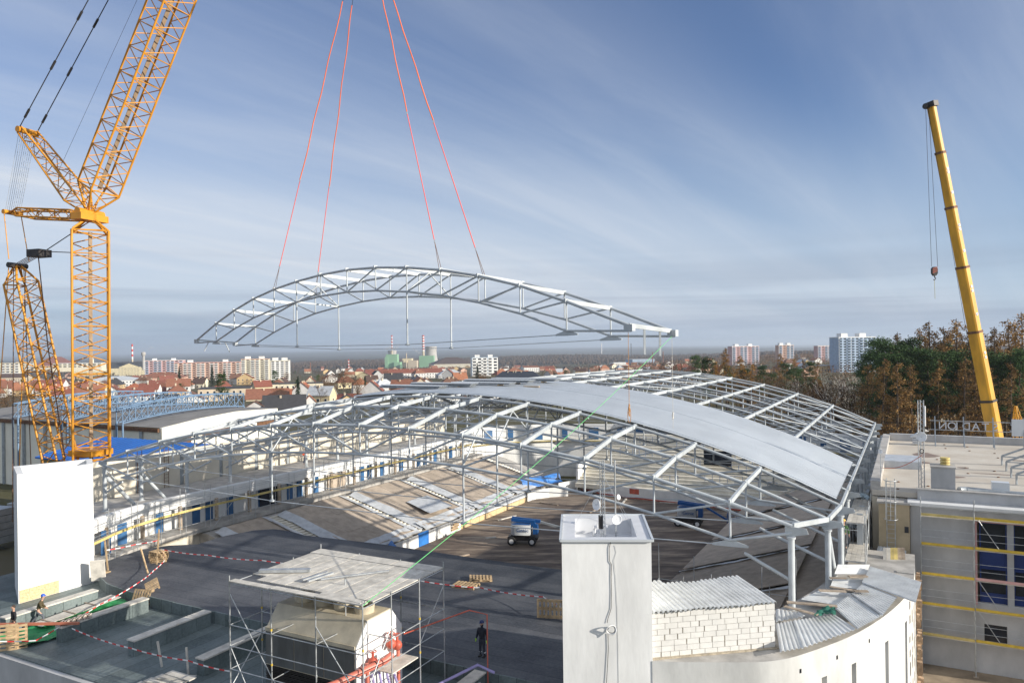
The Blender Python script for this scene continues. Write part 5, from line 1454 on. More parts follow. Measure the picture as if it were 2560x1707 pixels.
# ---------------------------------------------------------------- telescopic crane on the right
TD = 98.0
TC = thing('mobile_crane', 'yellow telescopic mobile crane with raised boom behind the right building', 'crane', at(2500, 1100, TD))
tb, tt = at(2496, 1130, TD), at(2328, 262, TD)
tax = (tt-tb).normalized(); tb = tb - tax*4.0
Lt = (tt-tb).length
tside = V((cos(.5), sin(.5)*.0+.45, 0)); tside = (tside - tax*tside.dot(tax)).normalized(); tup = tside.cross(tax)
def ty(y): return (at(2328+(y-262)*168/868, y, TD)-tb).dot(tax)
cuts = [0, ty(1000), ty(828), ty(667), ty(518), ty(381), Lt]
mark_k = mat('boom_mark', (.03, .03, .03), .6)
for i in range(6):
    w = 1.50 - i*.125; t0, t1 = cuts[i] - (0 if i == 0 else .5), cuts[i+1]
    prof = [(-.5, -.46), (-.32, -.56), (.32, -.56), (.5, -.46), (.5, .4), (.34, .52), (-.34, .52), (-.5, .4)]
    mb = MB(); mb.prism([tb + tax*t0 + tside*x*w*.9 + tup*y*w for x, y in prof], tax*(t1-t0)); mb.build('boom_section', tele_y, TC)
    if i < 5:
        mb = MB(); mb.prism([tb + tax*(t1-.25) + tside*x*w*1.02 + tup*y*w*1.1 for x, y in prof], tax*.3); mb.build('boom_collar', rust_steel if i else dark_steel, TC)
    for f in ((.3, .36) if i in (1, 2, 3, 4) else ()) + ((.7,) if i in (2, 3, 4) else ()):
        for sd in (-1, 1):
            c = tb + tax*lerp(t1, t0, f) + tup*sd*w*.56
            MB().tube(c - tup*sd*.05, c + tup*sd*.02, .20, 14).build('pin_cover', white_pl, TC)
            MB().tube(c - tup*sd*.05, c + tup*sd*.03, .09, 10).build('pin', mark_k, TC)
mb = MB(); mb.obox(tt, tside*.5, tup*.7, tax*.35); mb.build('boom_head', dark_steel, TC)
MB().tube(tt - tside*.55 - V((.5, 0, .2)), tt + tside*.55 - V((.5, 0, .2)), .35, 12).build('head_sheave', dark_steel, TC)
hb = at(2336, 678, TD)
for dx in (-.35, .45): MB().tube(V((tt.x-.55+dx*.5, tt.y, tt.z-.3)), hb + V((dx, 0, .6)), .028, 4, caps=False).build('hoist_rope', dark_steel, TC)
MB().tube(tt - V((.4, 0, .6)), tb + tax*Lt*.25 - V((1.3, 0, 0)), .025, 4, caps=False).build('winch_rope', dark_steel, TC)
HB = thing('crane_hook_block', 'dark striped hook block hanging from the telescopic crane', 'hook', hb)
mb = MB(); mb.prism([hb + V((x, -.2, z)) for x, z in ((-.35, -.3), (-.15, -.6), (.15, -.6), (.35, -.3), (.36, .3), (.2, .55), (-.2, .55), (-.36, .3))], V((0, .4, 0))); mb.build('block_plate', dark_steel, HB)
for k in range(3): MB().bar(hb + V((-.32, -.21, -.25+.25*k)), hb + V((.3, -.21, .05+.25*k)), .02, .08).build('warning_stripe', mat('warning_red', (.5, .1, .06), .6), HB)
MB().path([hb + V((0, 0, -.6)), hb + V((.05, 0, -.8)), hb + V((.15, 0, -.95)), hb + V((.05, 0, -1.15)), hb + V((-.12, 0, -1.1))], .07, 6).build('hook', dark_steel, HB)
MB().tube(hb + V((0, 0, -1.1)), hb + V((.05, 0, -3.6)), .03, 5).build('loose_strap', mat('faded_strap', (.45, .42, .25), .8), HB)
lattice(TC, tb + V((2.2, -.5, 1.0)), tb + V((1.3, -.5, 10.0)), 1.0, .9, 8, tside, tele_y, (0, 2.5), .06, .035)
MB().tube(tb + V((.2, 0, -.5)), tb + tax*9 + V((-.3, 0, 0)), .32, 12).build('luffing_cylinder', steel_dk, TC)
MB().obox(V((tb.x, tb.y, 1.6)), (6, 1.5, 0), (-.35, 1.35, 0), (0, 0, .45)).build('carrier', tele_y, TC)
MB().obox(V((tb.x+.5, tb.y, 3.2)), (2.6, .6, 0), (-.3, 1.3, 0), (0, 0, 1.1)).build('superstructure', tele_y, TC)
for i in range(6):
    for s in (-1, 1):
        c = V((tb.x-5+i*2.0, tb.y-1.2+i*.5, .7)) + V((-.3, 1.25, 0))*s
        MB().tube(c + V((.05, -.25, 0)), c + V((-.05, .25, 0)), .7, 14).build('wheel', rubber, TC)

# ---------------------------------------------------------------- boom lifts in the rink
def boom_lift(loc, rz, lab, extended):
    root = thing('boom_lift', lab, 'boom lift', loc, rz, 'blue boom lifts in the rink', world_parts=False)
    grey = mat('lift_grey', (.42, .44, .46), .5, 0, .12, 1.5)
    for x in (-1.1, 1.1):
        for y in (-1.0, 1.0):
            wh = MB().tube((x, y-.16, .44), (x, y+.16, .44), .44, 18).build('wheel', rubber, root)
            MB().tube((x, y-.18, .44), (x, y+.18, .44), .24, 14).build('rim', white_pl, wh)
    MB().prism([(-1.5, -.75, .45), (1.5, -.75, .45), (1.6, -.75, .75), (1.2, -.75, .95), (-1.2, -.75, .95), (-1.6, -.75, .75)], (0, 1.5, 0)).build('chassis', dark_steel, root)
    MB().tube((0, 0, .9), (0, 0, 1.1), .6, 18).build('turntable_ring', dark_steel, root)
    body = MB(); pts = []
    for k in range(13):
        t = pi*k/12; pts.append((-.75-.55*sin(t)*1.0, -1.05*cos(t), 1.08))
    pts += [(.9, 1.0, 1.08), (.9, -1.0, 1.08)]
    body.prism(pts, (0, 0, 1.05), True); body.build('counterweight_body', grey, root)
    body = MB(); body.prism([(-1.0, -.7, 2.13), (.8, -.7, 2.13), (.8, -.7, 2.22), (-.8, -.7, 2.28), (-1.05, -.7, 2.2)], (0, 1.4, 0)); body.build('engine_cover', lift_blue, root)
    cu = bpy.data.curves.new('letter', 'FONT'); cu.body = 'Genie'; cu.size = .55; cu.extrude = .004; cu.align_x = 'CENTER'
    to = bpy.data.objects.new('tmp', cu); COL.objects.link(to); bpy.context.view_layer.update()
    me = bpy.data.meshes.new_from_object(to.evaluated_get(bpy.context.evaluated_depsgraph_get())); bpy.data.objects.remove(to)
    me.transform(Matrix.Rotation(R(90), 4, 'X')); me.transform(Matrix.Translation((.1, -1.075, 1.45)))
    put('lettering', me, lift_blue, root)
    MB().bar((.5, -.3, 1.7), (1.35, -.3, 2.3), .3, .35).build('riser_arm', lift_blue, root)
    MB().bar((1.35, -.3, 2.4), (-1.2, -.3, 2.6), .28, .32).build('lower_boom', lift_blue, root)
    MB().bar((-1.2, .15, 2.65), (1.9, .15, 2.35), .3, .34).build('upper_boom', lift_blue, root)
    e = V((5.0, .15, 1.5)) if not extended else V((4.3, .15, .9))
    MB().bar((1.7, .15, 2.35), e, .2, .22).build('jib_arm', lift_blue if extended else steel_dk, root)
    MB().obox((1.4, -.05, 1.6), (.25, 0, 0), (0, .45, 0), (0, 0, .5)).build('arm_block', lift_blue, root)
    bk = MB().obox(e + V((.6, 0, -.35)), (.5, 0, 0), (0, .9, 0), (0, 0, .04)).build('platform', dark_steel, root)
    for x in (.1, 1.1):
        for y in (-.85, 0, .85): MB().tube(e + V((x, y, -.3)), e + V((x, y, .75)), .025, 5).build('cage_post', lift_blue, bk)
    for z in (.25, .75):
        for y in (-.85, .85): MB().tube(e + V((.1, y, z)), e + V((1.1, y, z)), .022, 5).build('cage_rail', lift_blue, bk)
        for x in (.1, 1.1): MB().tube(e + V((x, -.85, z)), e + V((x, .85, z)), .022, 5).build('cage_rail', lift_blue, bk)
    return root
boom_lift(at_z(1308, 1357, .3), -.16, 'blue and grey boom lift on the brown rink floor in the sun', False)
boom_lift(at_z(1722, 1312, .3), -.36, 'blue boom lift in the shaded part of the rink, basket lowered', True)

# ---------------------------------------------------------------- people
def skin_obj(name, verts, edges, radii, m, parent, sub=1):
    me = bpy.data.meshes.new(name); me.from_pydata([tuple(v) for v in verts], edges, [])
    o = put(name, me, m, parent)
    md = o.modifiers.new('skin', 'SKIN'); md.use_smooth_shade = True
    lay = me.skin_vertices[0].data
    for i, r in enumerate(radii):
        lay[i].radius = (r, r) if not isinstance(r, tuple) else r
        lay[i].use_root = (i == 0)
    s_ = o.modifiers.new('sub', 'SUBSURF'); s_.levels = sub; s_.render_levels = sub
    return o
skin_m = mat('skin', (.52, .31, .22), .6, 0, .06, 4)
def person(lab, loc, rz, jacket, trousers, helmet, hands=None, hip=(0, 0), arms=None, legs=None, lean=0.0, look=0.0, hair=(.06, .04, .03), vest=None):
    """local frame: faces -Y, feet at z=0; arms/legs give elbow+hand / knee+foot points"""
    root = thing('person', lab, 'person', loc, rz, 'construction workers', world_parts=False)
    J = mat('cloth_%s' % lab[:18], jacket, .85, 0, .15, 6, bump=.3, bscale=12)
    T = mat('trouser_%s' % lab[:18], trousers, .85, 0, .2, 6, bump=.3, bscale=12)
    Hm = mat('hand_%s' % lab[:18], hands, .8) if hands else skin_m
    dk = mat('boot_leather', (.03, .025, .02), .7)
    hp = V((hip[0], hip[1], .95)); ch = hp + V((0, -lean*.5, .42)); nk = ch + V((0, -lean*.25, .16)); hd = nk + V((0, -lean*.12-.01, .15))
    arms = arms or [((-.27, .02, 1.17), (-.30, -.06, .92)), ((.27, .02, 1.17), (.30, -.06, .92))]
    legs = legs or [((-.11, -.02, .50), (-.13, .02, .09)), ((.11, -.02, .50), (.13, .02, .09))]
    vs_, es, rs = [hp, hp + V((0, -lean*.2, .2)), ch, nk, hd, hd + V((0, 0, .1))], [(0, 1), (1, 2), (2, 3), (3, 4), (4, 5)], [.13, .12, .14, .055, .095, .08]
    for s, (e_, h_) in zip((-1, 1), arms):
        b = len(vs_); sh = ch + V((s*.19, 0, .04)); e_, h_ = V(e_), V(h_)
        vs_ += [sh, e_, h_]; es += [(2, b), (b, b+1), (b+1, b+2)]; rs += [.062, .045, .032]
        pd = (h_-e_).normalized(); sd = V((0, 1, 0)) - pd*pd.y; sd.normalize(); fw = pd.cross(sd)
        vs_.append(h_ + pd*.07); es.append((b+2, b+3)); rs.append((.035, .018)); pm = b+3
        for k in range(4):
            n_ = len(vs_); base = h_ + pd*.09 + sd*(-.03+.02*k)
            L_ = (.035, .042, .040, .030)[k]
            vs_ += [base, base + pd*L_ + fw*.008, base + pd*(L_*1.6) + fw*.03]; es += [(pm, n_), (n_, n_+1), (n_+1, n_+2)]; rs += [.009, .0085, .007]
        n_ = len(vs_); base = h_ + pd*.03 - sd*.035
        vs_ += [base, base + pd*.04 - sd*.02 + fw*.015]; es += [(b+2, n_), (n_, n_+1)]; rs += [.010, .008]
    for s, (k_, f_) in zip((-1, 1), legs):
        b = len(vs_); hj = hp + V((s*.10, 0, -.06)); k_, f_ = V(k_), V(f_)
        vs_ += [hj, k_, f_, f_ + V((0, -.15, -.05))]; es += [(0, b), (b, b+1), (b+1, b+2), (b+2, b+3)]; rs += [.085, .058, .042, .035]
    skin_obj('body', vs_, es, rs, J if hands else skin_m, root, 1)
    if hands:       # work gloves
        for s, (e_, h_) in zip((-1, 1), arms):
            e_, h_ = V(e_), V(h_); pd = (h_-e_).normalized(); sd = V((0, 1, 0)) - pd*pd.y; sd.normalize(); fw = pd.cross(sd)
            gv, ge, gr = [h_, h_ + pd*.07], [(0, 1)], [.042, (.046, .026)]
            for k in range(4):
                n_ = len(gv); bs_ = h_ + pd*.10 + sd*(-.036+.024*k); L_ = (.035, .042, .040, .030)[k]
                gv += [bs_, bs_ + pd*L_ + fw*.008, bs_ + pd*(L_*1.6) + fw*.03]; ge += [(1, n_), (n_, n_+1), (n_+1, n_+2)]; gr += [.012, .011, .010]
            n_ = len(gv); bs_ = h_ + pd*.03 - sd*.045
            gv += [bs_, bs_ + pd*.05 - sd*.025 + fw*.015]; ge += [(0, n_), (n_, n_+1)]; gr += [.014, .012]
            skin_obj('glove', gv, ge, gr, Hm, root, 1)
    # head detail
    f = lambda x, y, z: hd + V((x, y, z))
    MB().sphere(f(0, -.005, .05), .098, 14, 10, (.82, 1.0, 1.18)).build('face', skin_m, root)
    hd_ = root.children[-1]
    MB().prism([f(-.014, -.095, .03), f(.014, -.095, .03), f(0, -.128, .035), ], V((0, .01, .055))).build('nose', skin_m, hd_)
    for s in (-1, 1):
        MB().sphere(f(s*.035, -.088, .075), .012, 8, 5).build('eye', dk, hd_)
        MB().sphere(f(s*.083, 0, .05), .022, 8, 6, (.4, .8, 1.3)).build('ear', skin_m, hd_)
    MB().box(*(f(-.025, -.098, .0)), *(f(.025, -.09, .008))).build('mouth', mat('lips', (.35, .13, .11), .6), hd_)
    MB().sphere(f(0, .014, .075), .103, 12, 8, (.86, 1.0, 1.12)).build('hair', mat('hair_%d' % int(hair[0]*1000), hair, .8), hd_)
    if helmet:
        hm = mat('helmet_%s' % lab[:18], helmet, .35)
        mb = MB(); mb.lathe([(.138, .0), (.128, .02), (.118, .06), (.09, .105), (.04, .13), (0, .135)], f(0, .0, .10), 16); h_ = mb.build('helmet', hm, root)
        MB().prism([f(-.09, -.10, .105), f(.09, -.10, .105), f(.06, -.185, .098), f(-.06, -.185, .098)], V((0, 0, .012))).build('helmet_peak', hm, h_)
    # clothing
    cv, ce, cr_ = [hp - UZ*.02, hp + V((0, -lean*.2, .2)), ch + UZ*.02, nk - UZ*.03], [(0, 1), (1, 2), (2, 3)], [(.19, .15), (.18, .15), (.195, .15), .085]
    for s, (e_, h_) in zip((-1, 1), arms):
        b = len(cv); e_, h_ = V(e_), V(h_)
        cv += [ch + V((s*.20, 0, .045)), e_, h_.lerp(e_, .12)]; ce += [(2, b), (b, b+1), (b+1, b+2)]; cr_ += [.09, .07, .056]
    skin_obj('jacket', cv, ce, cr_, J, root, 1)
    tv, te, tr = [hp + UZ*.04, hp - UZ*.06], [(0, 1)], [(.165, .13), (.15, .13)]
    for s, (k_, f_) in zip((-1, 1), legs):
        b = len(tv); k_, f_ = V(k_), V(f_)
        tv += [hp + V((s*.10, 0, -.14)), k_, f_ + UZ*.04]; te += [(1, b), (b, b+1), (b+1, b+2)]; tr += [.105, .080, .072]
    skin_obj('trousers', tv, te, tr, T, root, 1)
    for s, (k_, f_) in zip((-1, 1), legs):
        f_ = V(f_)
        mb = MB(); mb.path([f_ + V((0, .09, -.05)), f_ + V((0, .0, -.04)), f_ + V((0, -.1, -.05)), f_ + V((0, -.19, -.06))], [.045, .055, .05, .03], 8); mb.build('boot', dk, root)
        if vest: MB().tube(f_ + UZ*.13, f_ + UZ*.17, .078, 10, caps=False).build('reflective_band', white_pl, root)
    return root
wl_ = at_z(1206, 1640, 5.4)
person('worker in navy overalls and dark blue helmet with lime gloves standing on the dark roof', wl_, -.55, (.016, .018, .030), (.028, .032, .048), (.015, .03, .12), hands=(.35, .65, .03),
       arms=[((-.29, .03, 1.16), (-.33, -.05, .90)), ((.29, .03, 1.16), (.33, -.05, .90))], vest=True)
person('man in black jacket with dark hair standing behind the pallets at the left edge', at_z(35, 1590, 4.72), -.7, (.014, .014, .018), (.02, .022, .03), None)
person('worker in olive jacket and blue helmet stepping over the left roof rib', at_z(96, 1562, 4.72), 1.9, (.085, .065, .03), (.10, .11, .13), (.03, .12, .55),
       hip=(0, 0), lean=.30, arms=[((-.24, -.22, 1.18), (-.10, -.40, 1.05)), ((.24, -.20, 1.15), (.08, -.42, 1.02))], legs=[((-.12, -.30, .58), (-.13, -.28, .14)), ((.12, .12, .50), (.14, .42, .10))])
person('worker in bright orange jacket walking on the upper floor ledge at the left', at_z(763, 1161, 7.62), .3, (.85, .13, .04), (.02, .03, .08), (.75, .12, .05),
       arms=[((-.30, -.12, 1.20), (-.12, -.26, 1.22)), ((.30, -.12, 1.20), (.12, -.26, 1.22))])
person('worker with yellow helmet half hidden behind the right hand columns', at(2109, 1302, 47.8) - UZ*1.76, -.4, (.05, .12, .04), (.05, .05, .06), (.80, .45, .02))

# ---------------------------------------------------------------- neighbouring halls on the left
felt_grey = mat('grey_roof_felt', (.235, .225, .215), .95, 0, .15, .3)
cream_hall = mat('cream_hall_wall', (.84, .80, .68), .85, 0, .06, .3)
blue_roof_m = mat('blue_metal_roof', (.012, .115, .42), .42, 0, .12, .3, bump=.05)
olive = mat('olive_render', (.30, .27, .15), .9, 0, .15, .5)
BL = thing('blue_roof_building', 'low olive building with bright blue metal roof behind the left columns', 'building', W(-48, 16, 0))
mb = MB(); mb.prism([W(-64, 14.3, 8.3), W(-64, 23.5, 9.9), W(-64, 23.5, 9.75), W(-64, 14.3, 8.15)], AU*29.5); mb.build('roof', blue_roof_m, BL)
abox(MB(), -63.5, 14.7, 0, -34.8, 23.3, 8.1).build('wall', olive, BL)
for j in range(30): MB().bar(W(-64+j*.98, 14.3, 8.33), W(-64+j*.98, 23.5, 9.93), .04, .05).build('roof_seam', blue_roof_m, BL)
for a, w in ((-44, 2.0), (-39, 1.6), (-50, 2)): abox(MB(), a, 14.62, 5.2, a+w, 14.695, 6.6).build('window', glass_dk, BL)
for a in (-42.0, -41.2): abox(MB(), a, 16.5, 8.7, a+.5, 17.0, 9.6).build('roof_vent', steel_dk, BL)
abox(MB(), -34.8, 15.5, 0, -34.0, 40, 8.4).build('side_lean_to', mat('teal_roof', (.10, .25, .33), .5), BL)
WH = thing('white_hall', 'long cream white hall with grey roof and strip windows left of the stadium', 'hall', W(-62, 42, 0))
prof = [(28.7, 0), (28.7, 10.7), (35.5, 11.5), (42, 11.95), (50.5, 11.75), (50.5, 0)]
mb = MB(); mb.prism([W(-58.9, b, z) for b, z in prof], -AU*.5); mb.build('gable_wall', cream_hall, WH)
mb = MB(); mb.grid([[W(a, b, z+.02) for b, z in prof[1:-1]] for a in (-59.4, -112)]); mb.build('roof', felt_grey, WH)
abox(MB(), -112, 28.7, 0, -59.4, 29.2, 10.1).build('front_wall', cream_hall, WH)
abox(MB(), -112, 28.4, 10.1, -59.4, 29.2, 10.6).build('fascia', rust_steel, WH)
for i in range(9): abox(MB(), -63.5-i*5.8, 28.45, 0, -62.9-i*5.8, 28.7, 10.1).build('pilaster', steel_dk, WH)
for b0, b1, z in ((29.6, 33.5, 8.6), (35.5, 44, 9.2), (46, 50, 9.6)): abox(MB(), -58.92, b0, z-.5, -58.82, b1, z+.5).build('louvre_strip', rust_steel, WH)
bt = mat('pale_blue_steel', (.14, .225, .34), .5, 0, .1, 1)
for i, a in enumerate((-66, -79, -92)):
    tr = thing('blue_roof_truss', 'pale blue exposed roof truss over the white hall, %s from the stadium' % ORD[i], 'roof truss', W(a, 44, 10), group='pale blue trusses over the white hall')
    bs = [27.2 + k*2.0 for k in range(12)]
    def rz_(b): return 10.9 + 1.1*(1-((b-41.5)/14.5)**2) + .35
    for s in (-.7, .7):
        lo_p = [W(a+s, b, rz_(b)) for b in bs]; hi_p = [W(a+s, b, rz_(b)+2.1) for b in bs]
        MB().path(lo_p, .10, 6).build('bottom_chord', bt, tr); MB().path(hi_p, .11, 6).build('top_chord', bt, tr)
        for k in range(12):
            MB().tube(lo_p[k], hi_p[k], .075, 5).build('vertical', bt, tr)
            if k < 11:
                MB().tube(lo_p[k], hi_p[k+1], .05, 5).build('diagonal', bt, tr); MB().tube(hi_p[k], lo_p[k+1], .05, 5).build('diagonal', bt, tr)
        for k in (0, 11): MB().tube(W(a+s, bs[k], 0), lo_p[k], .14, 6).build('leg', bt, tr)
    for k in range(12): MB().tube(W(a-.7, bs[k], rz_(bs[k])+2.1), W(a+.7, bs[k], rz_(bs[k])+2.1), .06, 5).build('cross_tube', bt, tr)

# ---------------------------------------------------------------- houses
PAL = {'white': (.72, .71, .68), 'cream': (.66, .60, .46), 'yellow': (.66, .57, .36), 'beige': (.55, .46, .34), 'salmon': (.58, .37, .28), 'grey': (.50, .49, .48), 'pink': (.58, .36, .34), 'pale blue': (.34, .43, .54), 'ochre': (.58, .42, .22)}
RPAL = {'red': (.235, .080, .052), 'bright red': (.36, .115, .055), 'brown': (.165, .085, .055), 'dark grey': (.05, .05, .055), 'light grey': (.48, .50, .52), 'orange': (.33, .135, .07), 'rust': (.24, .10, .06), 'navy': (.028, .034, .05), 'dark brown': (.085, .05, .038)}
wmat = {k: mat('wall_' + k.replace(' ', '_'), c, .9, 0, .10, .4, obj_random=.08) for k, c in PAL.items()}
rmat = {k: mat('tiles_' + k.replace(' ', '_'), c, .75, 0, .22, .9, bump=.3, bscale=3, stretch=(1, 1, 3), obj_random=.12) for k, c in RPAL.items()}
win_me = MB().box(-.5, -.04, 0, .5, .04, 1.3).mesh('window'); win_me.materials.append(glass_dk)
fr_me = MB().box(-.6, -.03, -.08, .6, .03, 1.38).mesh('window_frame'); fr_me.materials.append(white_pl)
ch_me = MB().box(-.35, -.35, 0, .35, .35, 1.6).mesh('chimney'); ch_me.materials.append(wmat['beige'])
NH = [0]
def house(loc, rz, w, l, h, rh, typ, wall, roof, label, group='houses of the town', win=True, chim=1, cat='house', floors=None, base=3.0):
    root = thing('house', label, cat, loc, rz, group, world_parts=False)
    hw, hl = w/2, l/2
    mb = MB(); mb.box(-hw, -hl, -base, hw, hl, h)
    if typ == 'gable': mb.add([(-hw, -hl, h), (-hw, hl, h), (-hw, 0, h+rh)], [(0, 1, 2)]); mb.add([(hw, -hl, h), (hw, hl, h), (hw, 0, h+rh)], [(0, 2, 1)])
    if typ == 'gable_y': mb.add([(-hw, -hl, h), (hw, -hl, h), (0, -hl, h+rh)], [(0, 1, 2)]); mb.add([(-hw, hl, h), (hw, hl, h), (0, hl, h+rh)], [(0, 2, 1)])
    mb.build('wall', wmat[wall], root)
    e = .4; mb = MB(); t = .22
    def slab(q): mb.add([V(p) for p in q] + [V(p) + UZ*t for p in q], [tuple(range(len(q)))[::-1], tuple(range(len(q), 2*len(q)))] + [(i, (i+1) % len(q), len(q)+(i+1) % len(q), len(q)+i) for i in range(len(q))])
    if typ == 'gable':
        k = e*rh/hl
        slab([(-hw-e, -hl-e, h-k), (hw+e, -hl-e, h-k), (hw+e, 0, h+rh), (-hw-e, 0, h+rh)]); slab([(hw+e, hl+e, h-k), (-hw-e, hl+e, h-k), (-hw-e, 0, h+rh), (hw+e, 0, h+rh)])
    elif typ == 'gable_y':
        k = e*rh/hw
        slab([(-hw-e, hl+e, h-k), (-hw-e, -hl-e, h-k), (0, -hl-e, h+rh), (0, hl+e, h+rh)]); slab([(hw+e, -hl-e, h-k), (hw+e, hl+e, h-k), (0, hl+e, h+rh), (0, -hl-e, h+rh)])
    elif typ in ('hip', 'pyramid'):
        r = max(.05, hw-hl) if typ == 'hip' else .05
        A_ = [(-hw-e, -hl-e, h), (hw+e, -hl-e, h), (hw+e, hl+e, h), (-hw-e, hl+e, h)]; B_ = [(-r, 0, h+rh), (r, 0, h+rh)]
        mb.add(A_ + B_, [(0, 1, 5, 4), (1, 2, 5), (2, 3, 4, 5), (3, 0, 4), (3, 2, 1, 0)])
    else:
        mb.box(-hw-.2, -hl-.2, h, hw+.2, hl+.2, h+.35)
    ro = mb.build('roof', rmat[roof], root)
    if typ != 'flat':
        for c in range(chim):
            x = (-.45+.9*((c*.37+.3) % 1))*hw; o = put('chimney', ch_me, None, ro); o.location = (x, -.15*hl, h+rh*.72)
    if win:
        nf = floors or max(1, int(h/2.9)); nx = max(2, int(w/3.0)); ny = max(1, int(l/3.5))
        for f in range(nf):
            z = .9 + f*2.9
            if z+1.4 > h: break
            for i in range(nx):
                x = -hw + w*(i+.5)/nx
                f_ = put('window', fr_me, None, root); f_.location = (x, -hl-.01, z)
                o = put('pane', win_me, None, f_); o.location = (0, -.03, 0)
            for i in range(ny):
                y = -hl + l*(i+.5)/ny
                f_ = put('window', fr_me, None, root); f_.location = (hw+.01, y, z); f_.rotation_euler = (0, 0, pi/2)
                o = put('pane', win_me, None, f_); o.location = (0, -.03, 0)
    NH[0] += 1
    return root
def hp(cx, yb, wpx, hpx, rpx, typ, wall, roof, label, rot=None, ratio=.7, chim=1, d=None, **kw):
    g = gp(cx, yb) if d is None else at(cx, yb, d)
    k = g.y/1872
    return house(g, .28 if rot is None else rot, wpx*k, max(6, wpx*k*ratio), hpx*k, rpx*k, typ, wall, roof, label, chim=chim, **kw)
hp(345, 1004, 78, 16, 17, 'gable', 'white', 'red', 'white house with red gable roof right of the yellow crane mast')
hp(258, 985, 62, 18, 14, 'gable_y', 'white', 'brown', 'white gabled house with dark brown roof seen through the crane mast')
hp(290, 965, 120, 16, 9, 'hip', 'white', 'light grey', 'white villa with pale metal hip roof behind the crane', chim=1)
hp(405, 960, 112, 17, 13, 'hip', 'salmon', 'rust', 'salmon coloured house with long rust red hip roof', chim=2)
hp(300, 938, 200, 18, 15, 'hip', 'yellow', 'dark grey', 'long yellow school building with dark mansard roof', chim=3, ratio=.3, cat='building')
hp(326, 939, 46, 22, 9, 'gable_y', 'yellow', 'dark grey', 'yellow central gable of the school building', ratio=.5, chim=0, cat='building')
hp(140, 932, 86, 18, 22, 'hip', 'cream', 'red', 'cream hall with tall red roof behind the crane struts', chim=1, cat='building')
hp(40, 955, 60, 12, 9, 'gable', 'beige', 'dark brown', 'beige house with dark brown roof at the far left edge')
hp(60, 985, 70, 16, 14, 'gable', 'white', 'rust', 'white house with rust roof between the left crane ropes')
hp(125, 975, 70, 14, 12, 'gable', 'white', 'red', 'white house with dull red roof behind the derrick mast')
hp(175, 1000, 70, 14, 16, 'gable', 'beige', 'red', 'beige house with red roof just left of the crane mast')
hp(395, 990, 74, 10, 12, 'gable', 'white', 'red', 'white house with wide red roof above the blue trusses')
hp(433, 985, 62, 10, 14, 'gable', 'cream', 'orange', 'cream house with orange roof and roof windows')
hp(460, 972, 46, 10, 12, 'hip', 'white', 'orange', 'small white house with orange hip roof')
hp(478, 1005, 66, 8, 18, 'gable_y', 'white', 'brown', 'white gable house with brown roof left of the pine')
hp(420, 1003, 50, 8, 9, 'gable', 'grey', 'dark grey', 'grey low house with slate roof behind the blue truss')
hp(565, 1000, 120, 30, 4, 'flat', 'beige', 'dark grey', 'beige schoolhouse with tall white windows and flat roof', cat='building')
hp(720, 985, 170, 26, 6, 'flat', 'cream', 'dark grey', 'long old factory building with stained cream walls', cat='building', ratio=.3)
hp(670, 1000, 100, 6, 22, 'gable', 'beige', 'rust', 'beige house with large rusty brown roof', ratio=.8)
hp(712, 1032, 100, 6, 38, 'gable', 'beige', 'dark grey', 'house with big dark slate roof right behind the white hall', ratio=.8)
hp(640, 1035, 60, 14, 18, 'gable_y', 'grey', 'brown', 'grey gabled house with brown roof beside the street lamp', chim=0)
hp(745, 992, 46, 8, 12, 'gable', 'white', 'bright red', 'small white house with bright red roof')
hp(775, 1012, 26, 10, 14, 'gable_y', 'white', 'bright red', 'narrow white gable with bright red roof edge')
hp(805, 1008, 62, 22, 20, 'gable', 'yellow', 'light grey', 'pale yellow house with light grey metal roof', rot=-.25, ratio=.6)
hp(868, 1005, 70, 8, 12, 'gable', 'white', 'red', 'low house with dark red roof behind the bushes')
hp(868, 1015, 56, 10, 18, 'gable_y', 'ochre', 'dark grey', 'ochre gabled house with dark roof near the roof crest')
hp(948, 980, 62, 10, 22, 'hip', 'cream', 'light grey', 'house with large pale metal roof left of the yellow gable')
hp(992, 985, 46, 26, 8, 'flat', 'yellow', 'light grey', 'yellow flat topped house with brown window', chim=0)
hp(1042, 980, 52, 20, 24, 'pyramid', 'white', 'navy', 'white house with dark pyramid roof')
hp(1128, 978, 64, 14, 22, 'hip', 'beige', 'brown', 'beige house with brown hip roof near the sheet bundles', chim=2)
hp(1125, 945, 66, 8, 14, 'hip', 'grey', 'light grey', 'grey house with pale hip roof and three chimneys', chim=3)
hp(1010, 946, 190, 14, 10, 'gable', 'white', 'red', 'long white terrace with red roof and many chimneys', chim=5, ratio=.15, cat='building')
hp(1130, 919, 104, 10, 16, 'hip', 'cream', 'dark brown', 'big cream hall with dark brown hip roof', cat='building', chim=0)
hp(1180, 982, 50, 12, 18, 'gable_y', 'ochre', 'rust', 'brick house with rust gable beside the brown hip roof')
hp(1215, 985, 56, 10, 16, 'gable', 'beige', 'red', 'house with dark red roof left of the navy roof block')
hp(1295, 962, 118, 18, 16, 'hip', 'pale blue', 'navy', 'long pale blue house with navy roof and four chimneys', chim=4, ratio=.35, rot=-.1, cat='building')
hp(1120, 1000, 80, 8, 10, 'gable', 'white', 'bright red', 'low house with bright red roof touching the stadium crest')
hp(1285, 937, 44, 8, 12, 'pyramid', 'ochre', 'rust', 'ochre house with rust pyramid roof right of the white block')
hp(1325, 930, 40, 12, 4, 'gable', 'white', 'rust', 'white and rust building with small tower')
hp(1300, 968, 52, 10, 8, 'gable', 'white', 'light grey', 'white house with grey roof under the lifted truss', chim=0)
hp(1480, 945, 90, 8, 3, 'flat', 'white', 'light grey', 'low white supermarket hall behind the trees', cat='building')
